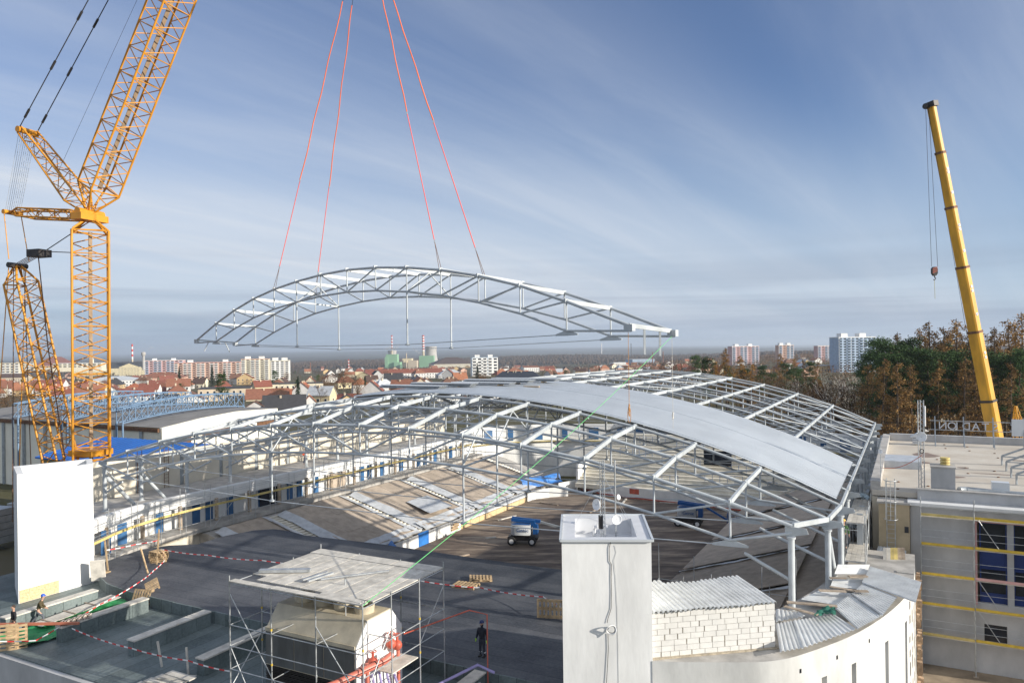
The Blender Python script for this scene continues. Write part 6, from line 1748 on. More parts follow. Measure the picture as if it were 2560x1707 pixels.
hp(1545, 918, 34, 12, 2, 'flat', 'white', 'light grey', 'white and red flat topped block near the chimneys', cat='building')
hp(1600, 912, 60, 14, 3, 'flat', 'pale blue', 'light grey', 'pale blue flat factory hall in the distance', cat='building')
hp(1590, 925, 80, 8, 4, 'gable', 'beige', 'rust', 'beige low workshop below the factory hall')
hp(1640, 930, 70, 8, 5, 'gable', 'beige', 'light grey', 'beige workshop with pale roof beside the wood')
hp(2030, 930, 80, 16, 3, 'flat', 'ochre', 'light grey', 'ochre flat topped building behind the larches', cat='building')
hp(2270, 1050, 170, 22, 26, 'hip', 'cream', 'red', 'cream house with big red roof behind the larch trunks', chim=2, d=205)
# fill the town: rows of smaller houses
rnd = random.Random(11)
names = {}
ADJ = ['near', 'middle', 'far', 'farthest']
taken = []
def zone(px):
    for lim, n in ((140, 'left of the crane'), (260, 'behind the crane mast'), (480, 'right of the crane mast'), (640, 'below the pink flats'), (800, 'below the cream tower block'), (930, 'left of the power station'), (1100, 'below the power station'), (1250, 'around the white flats'), (1420, 'right of the white flats'), (1600, 'under the truss end'), (1900, 'beside the wood'), (2600, 'among the right hand trees')):
        if px < lim: return n
cnt = 0
tries = 0
while cnt < 215 and tries < 5000:
    tries += 1
    px = rnd.uniform(-60, 1760) if rnd.random() < .93 else rnd.uniform(1760, 2350)
    yb = 904 + 98*rnd.random()**1.7 if px < 1240 else 898 + 55*rnd.random()
    g = gp(px, yb)
    if g.y < 230 or g.y > 2300: continue
    k = g.y/1872
    if any((g.x-t[0])**2 + (g.y-t[1])**2 < 17**2 for t in taken): continue
    taken.append((g.x, g.y))
    typ = rnd.choice(['gable', 'gable', 'gable_y', 'hip'])
    wall = rnd.choice(['white', 'white', 'cream', 'beige', 'yellow', 'ochre', 'salmon', 'grey'])
    roof = rnd.choice(['red', 'red', 'bright red', 'rust', 'rust', 'brown', 'dark brown', 'dark grey', 'light grey', 'orange'])
    zn = zone(px); depth = 0 if g.y < 420 else 1 if g.y < 700 else 2 if g.y < 1100 else 3
    key = (wall, roof, zn, depth)
    names[key] = names.get(key, 0)+1
    rows_ = ['nearest', 'near', 'distant', 'farthest']
    lab = '%s%s house with %s %s roof, %s row %s' % (['', 'another ', 'third ', 'fourth ', 'fifth '][min(4, names[key]-1)], wall, roof, {'gable': 'gable', 'gable_y': 'front gable', 'hip': 'hip'}[typ], rows_[depth], zn)
    house(g, rnd.choice([.2, .35, .5, -.1, .28+pi/2, .1+pi/2, .7]), rnd.uniform(9, 15), rnd.uniform(8, 11), rnd.uniform(3.2, 6.2), rnd.uniform(3, 5), typ, wall, roof, lab, win=g.y < 900, chim=1)
    cnt += 1

# ---------------------------------------------------------------- blocks of flats
def flats(cx, yb, wpx, hpx, floors, bays, wall, accent, lab, rot=None, depth=.35, box=True, d=None, balc=True):
    g = gp(cx, yb) if d is None else at(cx, yb, d)
    k = g.y/1872; w, h = wpx*k, hpx*k; l = max(10, w*depth)
    root = thing('apartment_block', lab, 'apartment block', g, .22 if rot is None else rot, 'blocks of flats', world_parts=False)
    MB().box(-w/2, -l/2, -8, w/2, l/2, h).build('wall', wmat[wall], root)
    MB().box(-w/2-.15, -l/2-.15, h, w/2+.15, l/2+.15, h+.6).build('roof_edge', wmat[accent], root)
    fh = h/floors; bw = w/bays
    pm = MB().box(-bw*.30, -.06, fh*.28, bw*.30, .06, fh*.80).mesh('window'); pm.materials.append(glass_dk)
    bm = MB().box(-bw*.46, -1.1, fh*.02, bw*.46, 0, fh*.40).mesh('balcony'); bm.materials.append(wmat['white'] if accent != 'white' else wmat['pale blue'])
    sm = MB().box(-.06, -1.0, fh*.28, .06, 1.0, fh*.8).mesh('window'); sm.materials.append(glass_dk)
    for f in range(floors):
        for i in range(bays):
            x = -w/2 + bw*(i+.5)
            o = put('window', pm, None, root); o.location = (x, -l/2, f*fh)
            if balc and i % 3 != 1: o = put('balcony', bm, None, root); o.location = (x, -l/2, f*fh)
        o = put('window', sm, None, root); o.location = (w/2, 0, f*fh)
    for i in range(0, bays, 3):
        MB().box(-w/2 + bw*i, -l/2-.10, 0, -w/2 + bw*(i+.12), -l/2-.005, h).build('accent_strip', wmat[accent], root)
    if box:
        for q in (-.28, .22): MB().box(w*q-3, -3, h+.6, w*q+3, 3, h+3.6).build('lift_housing', wmat['white'], root)
    return root
flats(414, 945, 88, 44, 8, 9, 'pink', 'white', 'pink panel block of flats left of the longer one')
flats(526, 950, 165, 44, 8, 16, 'salmon', 'pink', 'long salmon pink panel block of flats', depth=.12)
flats(640, 950, 66, 52, 10, 6, 'cream', 'salmon', 'cream ten storey tower block', depth=.5)
flats(702, 952, 44, 50, 10, 4, 'white', 'cream', 'white tower block beside the cream one', depth=.9, balc=False)
flats(1211, 940, 66, 46, 6, 5, 'white', 'pale blue', 'white flats with long balconies right of the power station', depth=.3)
flats(18, 940, 60, 32, 5, 6, 'cream', 'yellow', 'cream flats at the far left edge', depth=.3, box=False)
flats(66, 935, 40, 30, 5, 4, 'yellow', 'salmon', 'yellow and salmon flats behind the left crane ropes', box=False)
flats(1859, 912, 74, 46, 10, 7, 'pink', 'white', 'brick red and white block of flats behind the orange larch', depth=.3)
flats(1962, 905, 42, 42, 10, 4, 'salmon', 'white', 'narrow salmon block of flats in the wood')
flats(2057, 905, 38, 40, 10, 4, 'pink', 'white', 'pale pink block of flats left of the blue tower', balc=True, box=False)
flats(2132, 930, 104, 86, 13, 9, 'pale blue', 'white', 'tall blue and white block of flats above the trees', depth=.35)
flats(200, 918, 110, 10, 3, 10, 'cream', 'white', 'low cream flats on the skyline behind the school', box=False, balc=False, d=1500)

# ---------------------------------------------------------------- power station and chimneys
PS = thing('power_station', 'green power station halls beyond the town', 'power station', at(1020, 910, 2600))
green_w = mat('green_cladding', (.24, .42, .26), .8, 0, .08, .02)
def farbox(x0, x1, y0, y1, d, m, name, parent, dep=40):
    p, q = at(x0, y1, d), at(x1, y0, d)
    return MB().box(p.x, d, min(p.z, q.z)-25, q.x, d+dep, max(p.z, q.z)).build(name, m, parent)
farbox(965, 993, 885.5, 906, 2600, green_w, 'boiler_hall', PS); farbox(962, 970, 893, 906, 2595, green_w, 'annex', PS)
farbox(985, 1001, 905, 916, 2590, green_w, 'annex', PS)
farbox(1048, 1084, 889, 906, 2600, green_w, 'boiler_hall', PS); farbox(1000, 1013, 911, 920, 2580, green_w, 'annex', PS)
farbox(1006, 1029, 896, 902, 2500, wmat['yellow'], 'coal_bridge', PS); farbox(1009, 1018, 900, 918, 2498, wmat['yellow'], 'bridge_tower', PS)
farbox(1020, 1042, 901, 915, 2450, wmat['beige'], 'switch_house', PS)
band_r, band_w = mat('chimney_red', (.55, .06, .05), .8), mat('chimney_white', (.72, .70, .68), .8)
def chimney(px, y0, y1, d, rpx, lab, bands=5, m=None):
    p, q = at(px, y1, d), at(px, y0, d); q.x = p.x; p.z -= 25; k = d/1872
    ro = thing('factory_chimney', lab, 'chimney', p, group='far chimneys')
    r = rpx*k; L_ = q.z-p.z
    z = p.z; cut = q.z - (q.z-p.z)*.55
    MB().tube(p, V((p.x, p.y, cut)), r*1.25, 14, r*1.08).build('shaft', m or wmat['beige'], ro)
    n = bands*2
    for i in range(n):
        a_, b_ = cut + (q.z-cut)*i/n, cut + (q.z-cut)*(i+1)/n
        MB().tube(V((p.x, p.y, a_)), V((p.x, p.y, b_)), r*(1.08-.08*i/n), 14, r*(1.08-.08*(i+1)/n)).build('band', (band_w if i % 2 == 0 else band_r) if bands > 1 else (m or wmat['beige']), ro)
chimney(980, 838, 890, 2650, 1.7, 'left red and white banded chimney of the power station', 5)
chimney(1058.5, 838, 892, 2650, 2.9, 'right and thicker red and white banded chimney of the power station', 6)
chimney(1016.5, 883, 918, 2300, 1.2, 'slim grey chimney between the green halls', 1)
chimney(331, 860, 905, 2000, 2.0, 'red and white chimney on the left skyline', 3)
chimney(872, 898, 925, 1700, 1.3, 'thin red and white mast chimney left of the power station', 4)
chimney(776, 906, 928, 1500, .8, 'thin brown factory chimney below the wooded ridge', 1, rmat['rust'])
chimney(1578, 858, 880, 4200, .9, 'thin dark mast chimney right of the truss end', 1, dark_steel)
chimney(1504, 858, 882, 4300, 1.0, 'white wind turbine like mast on the far plain', 1, band_w)
chimney(1632, 880, 918, 1500, .9, 'brown brick chimney near the factory hall', 1, rmat['rust'])
chimney(1658, 878, 905, 1600, .9, 'second brown brick chimney further right', 1, rmat['rust'])
def cooling(px, y0, y1, d, wpx, lab):
    p, q = at(px, y1, d), at(px, y0, d); p.z -= 25; q.x = p.x; k = d/1872; r = wpx*k/2
    H = q.z-p.z
    o = MB().lathe([(r*(1.10 + .0*t) * (1 - .34*sin(min(1, t*1.05)*pi/2)**1.2 + .0) if t < .8 else r*(.745+.09*(t-.8)/.2*.6), H*t) for t in [i/14 for i in range(15)]], p, 28).build('cooling_tower', concrete)
    tag(o, lab, 'cooling tower')
cooling(1078, 866, 906, 2680, 37, 'wide concrete cooling tower right of the thick chimney')
cooling(981, 876, 900, 2760, 27, 'smaller cooling tower half hidden by the green hall')
wt_ = at(359, 905, 1900)
WTW = thing('water_tower', 'grey concrete water tower on the left skyline', 'water tower', wt_)
MB().tube(wt_ - UZ*20, wt_ + UZ*17, 3.2, 14).build('shaft', concrete, WTW)
MB().lathe([(3.2, 15), (5.2, 18), (5.2, 24), (4.6, 25), (0, 26)], wt_, 18).build('tank', concrete, WTW)
sp_ = at(229, 905, 1500)
SPT = thing('church_spire', 'grey pointed church spire behind the crane mast', 'church', sp_)
MB().box(sp_.x-3, sp_.y-3, sp_.z-15, sp_.x+3, sp_.y+3, sp_.z+6).build('tower', wmat['cream'], SPT)
MB().tube(sp_ + UZ*6, sp_ + UZ*27, 3.6, 8, .1).build('spire', rmat['light grey'], SPT)
# steam
st_m = bpy.data.materials.new('steam'); st_m.use_nodes = True
nt = st_m.node_tree; nt.nodes.remove(nt.nodes['Principled BSDF'])
pv = N(nt, 'ShaderNodeVolumePrincipled'); pv.inputs['Color'].default_value = (.95, .95, .95, 1); pv.inputs['Density'].default_value = .06; pv.inputs['Anisotropy'].default_value = 0
nt.links.new(pv.outputs[0], nt.nodes['Material Output'].inputs['Volume'])
for i, (pts, lab) in enumerate((([(968, 872, 6), (975, 869, 6), (984, 872, 7), (992, 868, 6), (996, 863, 4)], 'steam round the left banded chimney'), ([(1034, 872, 5), (1041, 877, 5), (1048, 882, 4), (1054, 886, 3)], 'steam drifting left of the thick chimney'), ([(374, 872, 3), (378, 868, 3.5), (384, 870, 2.5)], 'small curl of steam on the left skyline'))):
    mb = MB()
    for x, y, r in pts:
        c = at(x, y, 2640 if i < 2 else 2600); mb.sphere(c, r*2640/1872*.75, 12, 8, (1.15, .9, .9))
    o = mb.build('steam', st_m); o['kind'] = 'stuff'; o['label'] = lab

# ---------------------------------------------------------------- trees
def foliage_mat(name, c, v=.35):
    m = bpy.data.materials.new(name); m.use_nodes = True
    nt = m.node_tree; L = nt.links; b = nt.nodes['Principled BSDF']
    b.inputs['Roughness'].default_value = .85; b.inputs['Specular IOR Level'].default_value = .15
    t = N(nt, 'ShaderNodeTexCoord'); n = N(nt, 'ShaderNodeTexNoise'); n.inputs['Scale'].default_value = .7; n.inputs['Detail'].default_value = 4
    L.new(t.outputs['Object'], n.inputs['Vector'])
    oi = N(nt, 'ShaderNodeObjectInfo')
    ad = N(nt, 'ShaderNodeMath', operation='MULTIPLY_ADD'); L.new(oi.outputs['Random'], ad.inputs[0]); ad.inputs[1].default_value = .5
    L.new(n.outputs['Fac'], ad.inputs[2])
    r = N(nt, 'ShaderNodeValToRGB'); e = r.color_ramp.elements
    e[0].position = .45; e[0].color = tuple(x*(1-v) for x in c) + (1,); e[1].position = 1.0; e[1].color = tuple(x*(1+v) for x in c) + (1,)
    L.new(ad.outputs[0], r.inputs[0]); L.new(r.outputs[0], b.inputs['Base Color'])
    return m
f_larch = foliage_mat('larch_needles', (.24, .140, .050), .5)
f_larch2 = foliage_mat('orange_larch_needles', (.30, .150, .025), .4)
f_pine = foliage_mat('pine_needles', (.050, .088, .030), .45)
f_spruce = foliage_mat('spruce_needles', (.024, .042, .022), .4)
f_twig = foliage_mat('bare_twigs', (.095, .062, .042), .4)
f_twig2 = foliage_mat('brown_leaves', (.125, .068, .030), .45)
f_green = foliage_mat('evergreen_leaves', (.045, .065, .018), .4)
bark = mat('bark', (.10, .075, .055), .95, 0, .3, 3.0, bump=.4)
birch_bark = mat('birch_bark', (.55, .51, .46), .8, 0, .35, 2.0, lo_=.3, hi_=.5)
def card(mb, c, r, rd, flat=0.0):
    a = V((rd.gauss(0, 1), rd.gauss(0, 1), rd.gauss(0, 1)*(1-flat))).normalized(); b = a.orthogonal().normalized()
    b = (Matrix.Rotation(rd.uniform(0, 6.28), 3, a) @ b); d = a.cross(b)
    w = r*rd.uniform(.22, .5)
    mb.add([c - b*r - d*w*.3, c + d*w, c + b*r + d*w*.2, c - d*w], [(0, 1, 2, 3)])
def tree_meshes(kind, seed):
    """returns (trunk MB, crown MB) for a tree of height 1 unit = 20 m"""
    rd = random.Random(seed); tk, cr = MB(), MB(); H = 20.0
    if kind in ('larch', 'larch2'):
        lean = rd.uniform(-.4, .4)
        axis = lambda t: V((lean*t*t*1.5 + .15*sin(t*7+seed), .15*sin(t*5+seed*2), H*t))
        tk.path([axis(t/8) for t in range(9)], [.30*(1-t/8.6)+.02 for t in range(9)], 7)
        nb = 62
        for i in range(nb):
            t = .16 + .84*(i/nb)**.9; az = rd.uniform(0, 6.28)
            L_ = (1.02-t)**.62*5.2*rd.uniform(.55, 1.15)*(.55 if t < .35 else 1)
            p = axis(t); dr = V((cos(az), sin(az), rd.uniform(-.25, .12)))
            pts = [p + dr*L_*s + UZ*(-.18*L_*s*s + .28*L_*max(0, s-.7)) for s in (0, .35, .7, 1)]
            tk.path(pts, [.06, .04, .025, .01], 3)
            n = int(16 + 84*L_/4 * (.3 if t < .3 else 1))
            for j in range(n):
                s = rd.uniform(.15, 1.03); k = min(2, int(s*3)); q = pts[k].lerp(pts[k+1], min(1, (s*3-k)))
                card(cr, q + V((rd.gauss(0, .26), rd.gauss(0, .26), rd.uniform(-.62, .1))), rd.uniform(.10, .26), rd)
    elif kind == 'pine':
        axis = lambda t: V((.5*sin(t*3+seed), .4*sin(t*4+seed), H*t))
        tk.path([axis(t/7) for t in range(8)], [.32*(1-t/8) for t in range(8)], 7)
        for i in range(26):
            t = rd.uniform(.38, 1.0); az = rd.uniform(0, 6.28); L_ = (1.15-t)**.5*4.4*rd.uniform(.4, 1)
            p = axis(t); q = p + V((cos(az)*L_, sin(az)*L_, rd.uniform(-.2, .9)))
            tk.path([p, p.lerp(q, .6) - UZ*.2, q], [.09, .06, .02], 3)
            for j in range(190):
                c = q.lerp(p, abs(rd.gauss(0, .28))) + V((rd.gauss(0, .62), rd.gauss(0, .62), rd.gauss(.1, .38)))
                card(cr, c, rd.uniform(.13, .28), rd)
    elif kind == 'spruce':
        tk.path([V((0, 0, 0)), V((0, 0, H))], [.3, .02], 6)
        for i in range(46):
            t = .06 + .94*i/46; n = 9; R_ = (1.02-t)*3.9
            for j in range(n):
                az = rd.uniform(0, 6.28); L_ = R_*rd.uniform(.75, 1.1)
                for k in range(5):
                    s = (k+rd.random())/5
                    card(cr, V((cos(az)*L_*s, sin(az)*L_*s, H*t - .35*L_*s + rd.gauss(0, .12))), rd.uniform(.28, .5), rd, .5)
    elif kind in ('birch', 'bare'):
        def grow(p, d, L_, r, lv):
            q = p + d*L_; mid = p.lerp(q, .5) + V((rd.gauss(0, .05), rd.gauss(0, .05), 0))*L_
            tk.path([p, mid, q], [r, r*.8, r*.62], 5 if lv < 2 else 3)
            if lv >= 4:
                for _ in range(5): card(cr, q + V((rd.gauss(0, .3), rd.gauss(0, .3), rd.gauss(0, .3))), rd.uniform(.14, .30), rd)
                return
            for _ in range(3 if lv else 4):
                nd = (d + V((rd.gauss(0, .42), rd.gauss(0, .42), rd.uniform(.0, .35)))).normalized()
                grow(q if rd.random() < .6 else mid, nd, L_*rd.uniform(.58, .8), r*.58, lv+1)
        grow(V((0, 0, 0)), V((rd.gauss(0, .05), rd.gauss(0, .05), 1)).normalized(), H*.33, .26, 0)
    elif kind in ('bush', 'brown'):
        tk.path([V((0, 0, 0)), V((.2, 0, H*.35)), V((0, .2, H*.6))], [.35, .25, .1], 6)
        for i in range(30):
            az, u_ = rd.uniform(0, 6.28), rd.uniform(-.5, 1)
            rr = 6.0*rd.uniform(.35, 1)
            c = V((cos(az)*rr*math.sqrt(1-u_*u_*.8), sin(az)*rr*math.sqrt(1-u_*u_*.8), H*.55 + u_*H*.40))
            tk.path([V((0, 0, H*.3)), V((0, 0, H*.3)).lerp(c, .6), c], [.12, .07, .02], 3)
            for j in range(110): card(cr, c + V((rd.gauss(0, 1.7), rd.gauss(0, 1.7), rd.gauss(0, 1.4))), rd.uniform(.14, .36), rd)
    return tk, cr
KIND = {'larch': (f_larch, bark, 3, 'brown larch'), 'larch2': (f_larch2, bark, 2, 'orange larch'), 'pine': (f_pine, bark, 3, 'dark green pine'), 'spruce': (f_spruce, bark, 2, 'dark spruce'),
        'birch': (f_twig, birch_bark, 3, 'bare white stemmed birch'), 'bare': (f_twig, bark, 2, 'bare brown tree'), 'brown': (f_twig2, bark, 3, 'brown leaved tree'), 'bush': (f_green, bark, 2, 'round green bush')}
TM = {}
for k, (fm, bm, n, _) in KIND.items():
    for i in range(n):
        tk, cr = tree_meshes(k, 17*i+len(k)); a, b = tk.mesh('trunk'), cr.mesh('crown')
        a.materials.append(bm); b.materials.append(fm); TM[k, i] = (a, b)
tn = [0]
def tree(kind, loc, h, lab, group, rz=None, wid=1.0):
    i = tn[0]; tn[0] += 1
    a, b = TM[kind, i % KIND[kind][2]]
    root = thing(KIND[kind][3].replace(' ', '_') if False else {'larch': 'larch_tree', 'larch2': 'larch_tree', 'pine': 'pine_tree', 'spruce': 'spruce_tree', 'birch': 'birch_tree', 'bare': 'bare_tree', 'brown': 'deciduous_tree', 'bush': 'bush'}[kind], lab, 'bush' if kind == 'bush' else 'tree', loc, (i*2.39) % 6.28 if rz is None else rz, group, world_parts=False)
    root.scale = (h/20*wid, h/20*wid, h/20)
    put('trunk', a, None, root); put('crown', b, None, root)
    return root
def tree_px(kind, px, ytop, d, lab, group='trees right of the stadium', wid=1.0):
    t = at(px, ytop, d); z = terrain(t.x, d); return tree(kind, V((t.x, d, z-.3)), t.z-z, lab, group, wid=wid)
# tall larches and pines behind the right building
R_TREES = [('pine', 2195, 842, 165), ('larch', 2250, 826, 150), ('pine', 2225, 860, 140), ('larch', 2300, 815, 158), ('larch', 2331, 798, 150), ('larch', 2362, 812, 170), ('larch', 2393, 792, 148),
           ('pine', 2285, 862, 138), ('larch', 2425, 806, 165), ('larch', 2455, 822, 150), ('larch', 2481, 812, 160), ('larch', 2522, 792, 152), ('larch', 2552, 776, 145), ('pine', 2500, 880, 140), ('larch', 2580, 790, 165), ('pine', 2545, 868, 135),
           ('larch', 2205, 890, 132), ('larch', 2240, 900, 128), ('larch', 2275, 905, 130), ('larch', 2345, 895, 134), ('larch', 2410, 890, 130), ('larch', 2170, 905, 150), ('pine', 2150, 900, 170), ('pine', 2320, 880, 136),
           ('larch', 2235, 850, 175), ('larch', 2265, 845, 180), ('larch', 2315, 830, 178), ('larch', 2378, 820, 182), ('larch', 2408, 830, 180), ('larch', 2443, 835, 178), ('larch', 2500, 828, 176), ('larch', 2535, 820, 180), ('pine', 2262, 850, 146), ('pine', 2306, 868, 144), ('pine', 2400, 872, 142), ('pine', 2448, 885, 140), ('pine', 2212, 880, 136), ('pine', 2178, 872, 160), ('pine', 2255, 890, 134), ('pine', 2520, 890, 138), ('pine', 2350, 850, 176), ('pine', 2430, 865, 170), ('pine', 2465, 870, 172), ('larch', 2440, 900, 136), ('larch', 2470, 910, 132), ('pine', 2370, 875, 140), ('larch', 2600, 850, 130), ('larch', 2530, 900, 128)]
# mixed belt beyond the far end of the hall
M_TREES = [('larch2', 1815, 866, 250), ('larch2', 1850, 885, 240), ('larch2', 1880, 905, 235), ('larch2', 1790, 900, 245), ('pine', 1772, 890, 230), ('pine', 1900, 915, 225), ('pine', 1965, 905, 230), ('birch', 1975, 920, 185), ('birch', 2010, 925, 190), ('larch2', 1950, 880, 260), ('larch', 2040, 900, 230),
           ('birch', 2078, 905, 175), ('birch', 2130, 920, 170), ('birch', 2160, 935, 172), ('bare', 2055, 930, 190), ('bare', 2105, 935, 195), ('larch', 2010, 895, 245), ('larch', 1985, 890, 255), ('pine', 1930, 930, 210), ('bare', 1940, 925, 205), ('brown', 1920, 935, 200), ('brown', 2030, 945, 180), ('brown', 2095, 950, 165), ('brown', 2150, 960, 158),
           ('brown', 1870, 930, 215), ('brown', 1985, 950, 175), ('bare', 1760, 915, 260), ('bare', 1720, 905, 300), ('bare', 1735, 895, 420), ('brown', 1700, 910, 330), ('brown', 1750, 905, 360), ('bare', 1680, 905, 380), ('pine', 1740, 890, 300), ('brown', 1660, 905, 480), ('bare', 1640, 902, 560), ('pine', 1820, 915, 255), ('pine', 1860, 920, 240), ('pine', 1990, 915, 235), ('pine', 2030, 905, 240), ('brown', 1800, 915, 290), ('brown', 1840, 915, 270), ('bare', 2190, 950, 160), ('brown', 2215, 960, 150), ('birch', 2120, 905, 210)]
def side(px, lst):
    o = sorted(lst); i = o.index(px); return i
for grp, L_, nm in (('larches and pines behind the right building', R_TREES, 'behind the right building'), ('mixed trees beyond the far end of the hall', M_TREES, 'beyond the far end of the hall')):
    byk = {}
    for t in L_: byk.setdefault(t[0], []).append(t[1])
    for k, px, yt, d in L_:
        i = side(px, byk[k]); n = len(byk[k])
        pos = 'leftmost' if i == 0 else 'rightmost' if i == n-1 else '%s from left' % ['', 'second', 'third', 'fourth', 'fifth', 'sixth', 'seventh', 'eighth', 'ninth', 'tenth', 'eleventh', 'twelfth', 'thirteenth', 'fourteenth', 'fifteenth', 'sixteenth', 'seventeenth', 'eighteenth', 'nineteenth', 'twentieth', 'twenty first', 'twenty second', 'twenty third', 'twenty fourth', 'twenty fifth', 'twenty sixth', 'twenty seventh', 'twenty eighth'][i]
        tree_px(k, px, yt, d, '%s %s, %s' % (KIND[k][3], nm, pos), grp)
# single trees of the town
for k, px, yt, d, lab in (('pine', 552, 935, 260, 'large dark green pine in front of the pink flats'), ('spruce', 745, 938, 330, 'dark spruce in front of the old factory'), ('pine', 688, 925, 480, 'round dark green pine below the white tower block'), ('spruce', 530, 910, 620, 'pair of dark spruces before the salmon flats, left one'), ('spruce', 560, 920, 600, 'pair of dark spruces before the salmon flats, right one'),
                         ('brown', 858, 918, 420, 'large brown leafless tree group left of the pale metal roof'), ('brown', 830, 935, 380, 'brown tree above the pale yellow house'), ('brown', 895, 940, 340, 'brown bushy tree left of the big pale roof'), ('bare', 800, 950, 330, 'bare tree beside the factory wall'), ('brown', 700, 965, 300, 'pale brown tree in front of the factory'), ('spruce', 448, 915, 640, 'dark conifer left of the salmon flats'),
                         ('bush', 1003, 972, 330, 'round dark bush below the yellow house'), ('bush', 1037, 975, 310, 'columnar green shrub beside the white pyramid house'), ('spruce', 913, 938, 420, 'dark conifer near the terrace gable'), ('spruce', 1193, 905, 560, 'slim conifer before the white flats'), ('pine', 1095, 965, 320, 'green conifer beside the brown hip roof'), ('spruce', 1498, 915, 520, 'dark spruce beside the supermarket'),
                         ('spruce', 1385, 925, 480, 'dark spruce right of the navy roof'), ('pine', 1415, 925, 460, 'green pine right of the navy roof'), ('bare', 1345, 945, 300, 'bare tree behind the stadium crest'), ('brown', 20, 965, 270, 'brown tree at the far left edge'), ('brown', 60, 975, 250, 'brown tree between the left crane ropes'), ('brown', 100, 960, 300, 'brown tree behind the derrick mast'), ('brown', 310, 975, 330, 'brown tree right behind the crane mast'), ('bare', 290, 955, 420, 'bare tree beside the school')):
    tree_px(k, px, yt, d, lab, 'trees in the town')
rnd = random.Random(5); small = []
for i in range(150):
    px = rnd.uniform(-60, 1700); yb = 905 + 95*rnd.random()**1.4 if px < 1240 else 898 + 60*rnd.random()
    g = gp(px, yb)
    if g.y < 240 or g.y > 2000: continue
    k = rnd.choice(['brown', 'brown', 'bare', 'brown', 'spruce', 'pine', 'bush'])
    small.append((k, zone(px), px, g, rnd.uniform(6, 12) if k != 'bush' else rnd.uniform(3, 5)))
NTH = ['leftmost', 'second from left', 'third from left', 'fourth from left', 'fifth from left', 'sixth from left', 'seventh from left', 'eighth from left', 'ninth from left', 'tenth from left', 'eleventh from left', 'twelfth from left', 'thirteenth from left']
for k, zn, px, g, h in small:
    i = sorted(t[2] for t in small if t[0] == k and t[1] == zn).index(px)
    tree(k, g - UZ*.3, h, 'small %s among houses %s, %s' % (KIND[k][3], zn, NTH[min(i, 12)]), 'small trees among the town houses')
# wooded ridge and far woods: nobody could count these
def woods(name, n, seed, dmin, dmax, amin, amax, hh, m, lab):
    rd = random.Random(seed); mb = MB()
    for _ in range(n):
        a = R(rd.uniform(amin, amax)); d = rd.uniform(dmin, dmax)
        x, y = d*sin(a), d*cos(a); z = terrain(x, y); h = hh*rd.uniform(.7, 1.3); r = h*rd.uniform(.35, .6)
        k = 6; ph = rd.uniform(0, 6)
        lo = [V((x+r*.8*cos(ph+6.283*i/k), y+r*.8*sin(ph+6.283*i/k), z-2)) for i in range(k)]
        md = [V((x+r*cos(ph+6.283*i/k)*rd.uniform(.8, 1.2), y+r*sin(ph+6.283*i/k)*rd.uniform(.8, 1.2), z+h*rd.uniform(.45, .65))) for i in range(k)]
        mb.add(lo + md + [V((x, y, z+h))], [(i, (i+1) % k, k+(i+1) % k, k+i) for i in range(k)] + [(k+i, k+(i+1) % k, 2*k) for i in range(k)])
    o = mb.build(name, m, None, 'stuff'); o['label'] = lab
def brush(name, n, seed, dmin, dmax, amin, amax, hh, m, lab, cards=22, cs=.5):
    rd = random.Random(seed); mb = MB()
    for _ in range(n):
        a = R(rd.uniform(amin, amax)); d = dmin + (dmax-dmin)*rd.random()**1.3
        x, y = d*sin(a), d*cos(a); z = terrain(x, y); h = hh*rd.uniform(.5, 1.4); r = h*rd.uniform(.4, .7)
        for _ in range(cards):
            q = V((rd.gauss(0, .5), rd.gauss(0, .5), rd.gauss(0, .42)))
            card(mb, V((x + q.x*r, y + q.y*r, z + h*.5 + q.z*h*.5)), rd.uniform(.4, 1.0)*cs*max(1, d/700), rd)
    o = mb.build(name, m, None, 'stuff'); o['label'] = lab
f_ridge = foliage_mat('autumn_wood', (.060, .040, .026), .45)
woods('wooded_ridge', 9000, 3, 2750, 4100, -38, 40, 11, f_ridge, 'brown wooded ridge along the horizon')
brush('valley_wood', 2600, 8, 420, 2500, 9, 38, 9, f_twig2, 'brown wood filling the valley on the right', 24, .7)
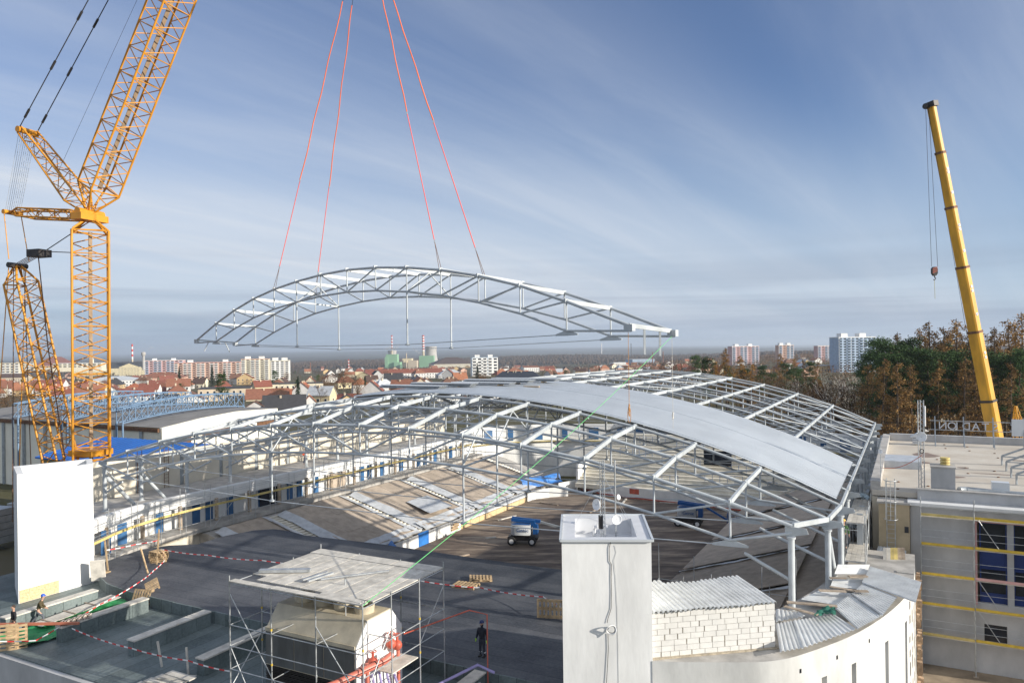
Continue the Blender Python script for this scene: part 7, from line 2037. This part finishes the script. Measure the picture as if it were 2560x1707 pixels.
brush('town_shrubs', 2600, 9, 420, 2500, -38, 12, 5.5, f_twig, 'brown shrubs and hedges between the town houses', 14, .6)
brush('right_undergrowth', 1300, 12, 118, 340, 17, 42, 3.4, f_twig2, 'brown undergrowth below the larches', 34, .32)

# ---------------------------------------------------------------- parked cars among the trees
def car(loc, rz, col, lab):
    root = thing('parked_car', lab, 'car', loc, rz, 'cars parked under the larches', world_parts=False)
    m = mat('car_paint_%s' % lab[:8], col, .3)
    MB().prism([(-2.1, -.85, .35), (2.1, -.85, .35), (2.15, -.85, .75), (1.2, -.85, .92), (-2.0, -.85, .95), (-2.15, -.85, .7)], (0, 1.7, 0)).build('body', m, root)
    MB().prism([(-1.9, -.75, .95), (1.15, -.75, .92), (.4, -.7, 1.45), (-1.5, -.7, 1.45)], (0, 1.5, 0)).build('cabin', glass_dk, root)
    MB().box(-1.5, -.7, 1.45, .4, .8, 1.49).build('car_roof', m, root)
    for x in (-1.3, 1.35):
        for y in (-.86, .7): MB().tube((x, y, .33), (x, y+.16, .33), .33, 14).build('wheel', rubber, root)
g = at_z(2262, 1072, 0)
for i, (dx, c, l) in enumerate(((0, (.75, .76, .78), 'white car parked under the larches'), (6, (.55, .56, .58), 'silver car parked right of the white one'), (-5, (.7, .7, .7), 'pale car parked left of the white one'))):
    car(V((g.x+dx, g.y-8, 0)), .2+.1*i, c, l)

# ---------------------------------------------------------------- haze
hz = bpy.data.materials.new('haze'); hz.use_nodes = True
nt = hz.node_tree; nt.nodes.remove(nt.nodes['Principled BSDF'])
pv = N(nt, 'ShaderNodeVolumePrincipled'); pv.inputs['Color'].default_value = (.78, .88, 1.0, 1); pv.inputs['Density'].default_value = 1.0e-4; pv.inputs['Anisotropy'].default_value = .2
nt.links.new(pv.outputs[0], nt.nodes['Material Output'].inputs['Volume'])
hzo = MB().box(-31500, -31500, -135, 31500, 31500, 108).build('haze', hz, None, 'stuff'); hzo['label'] = 'thin pale blue haze over the town and the far plain'
for o in bpy.data.objects:
    if '_w' in o: del o['_w']
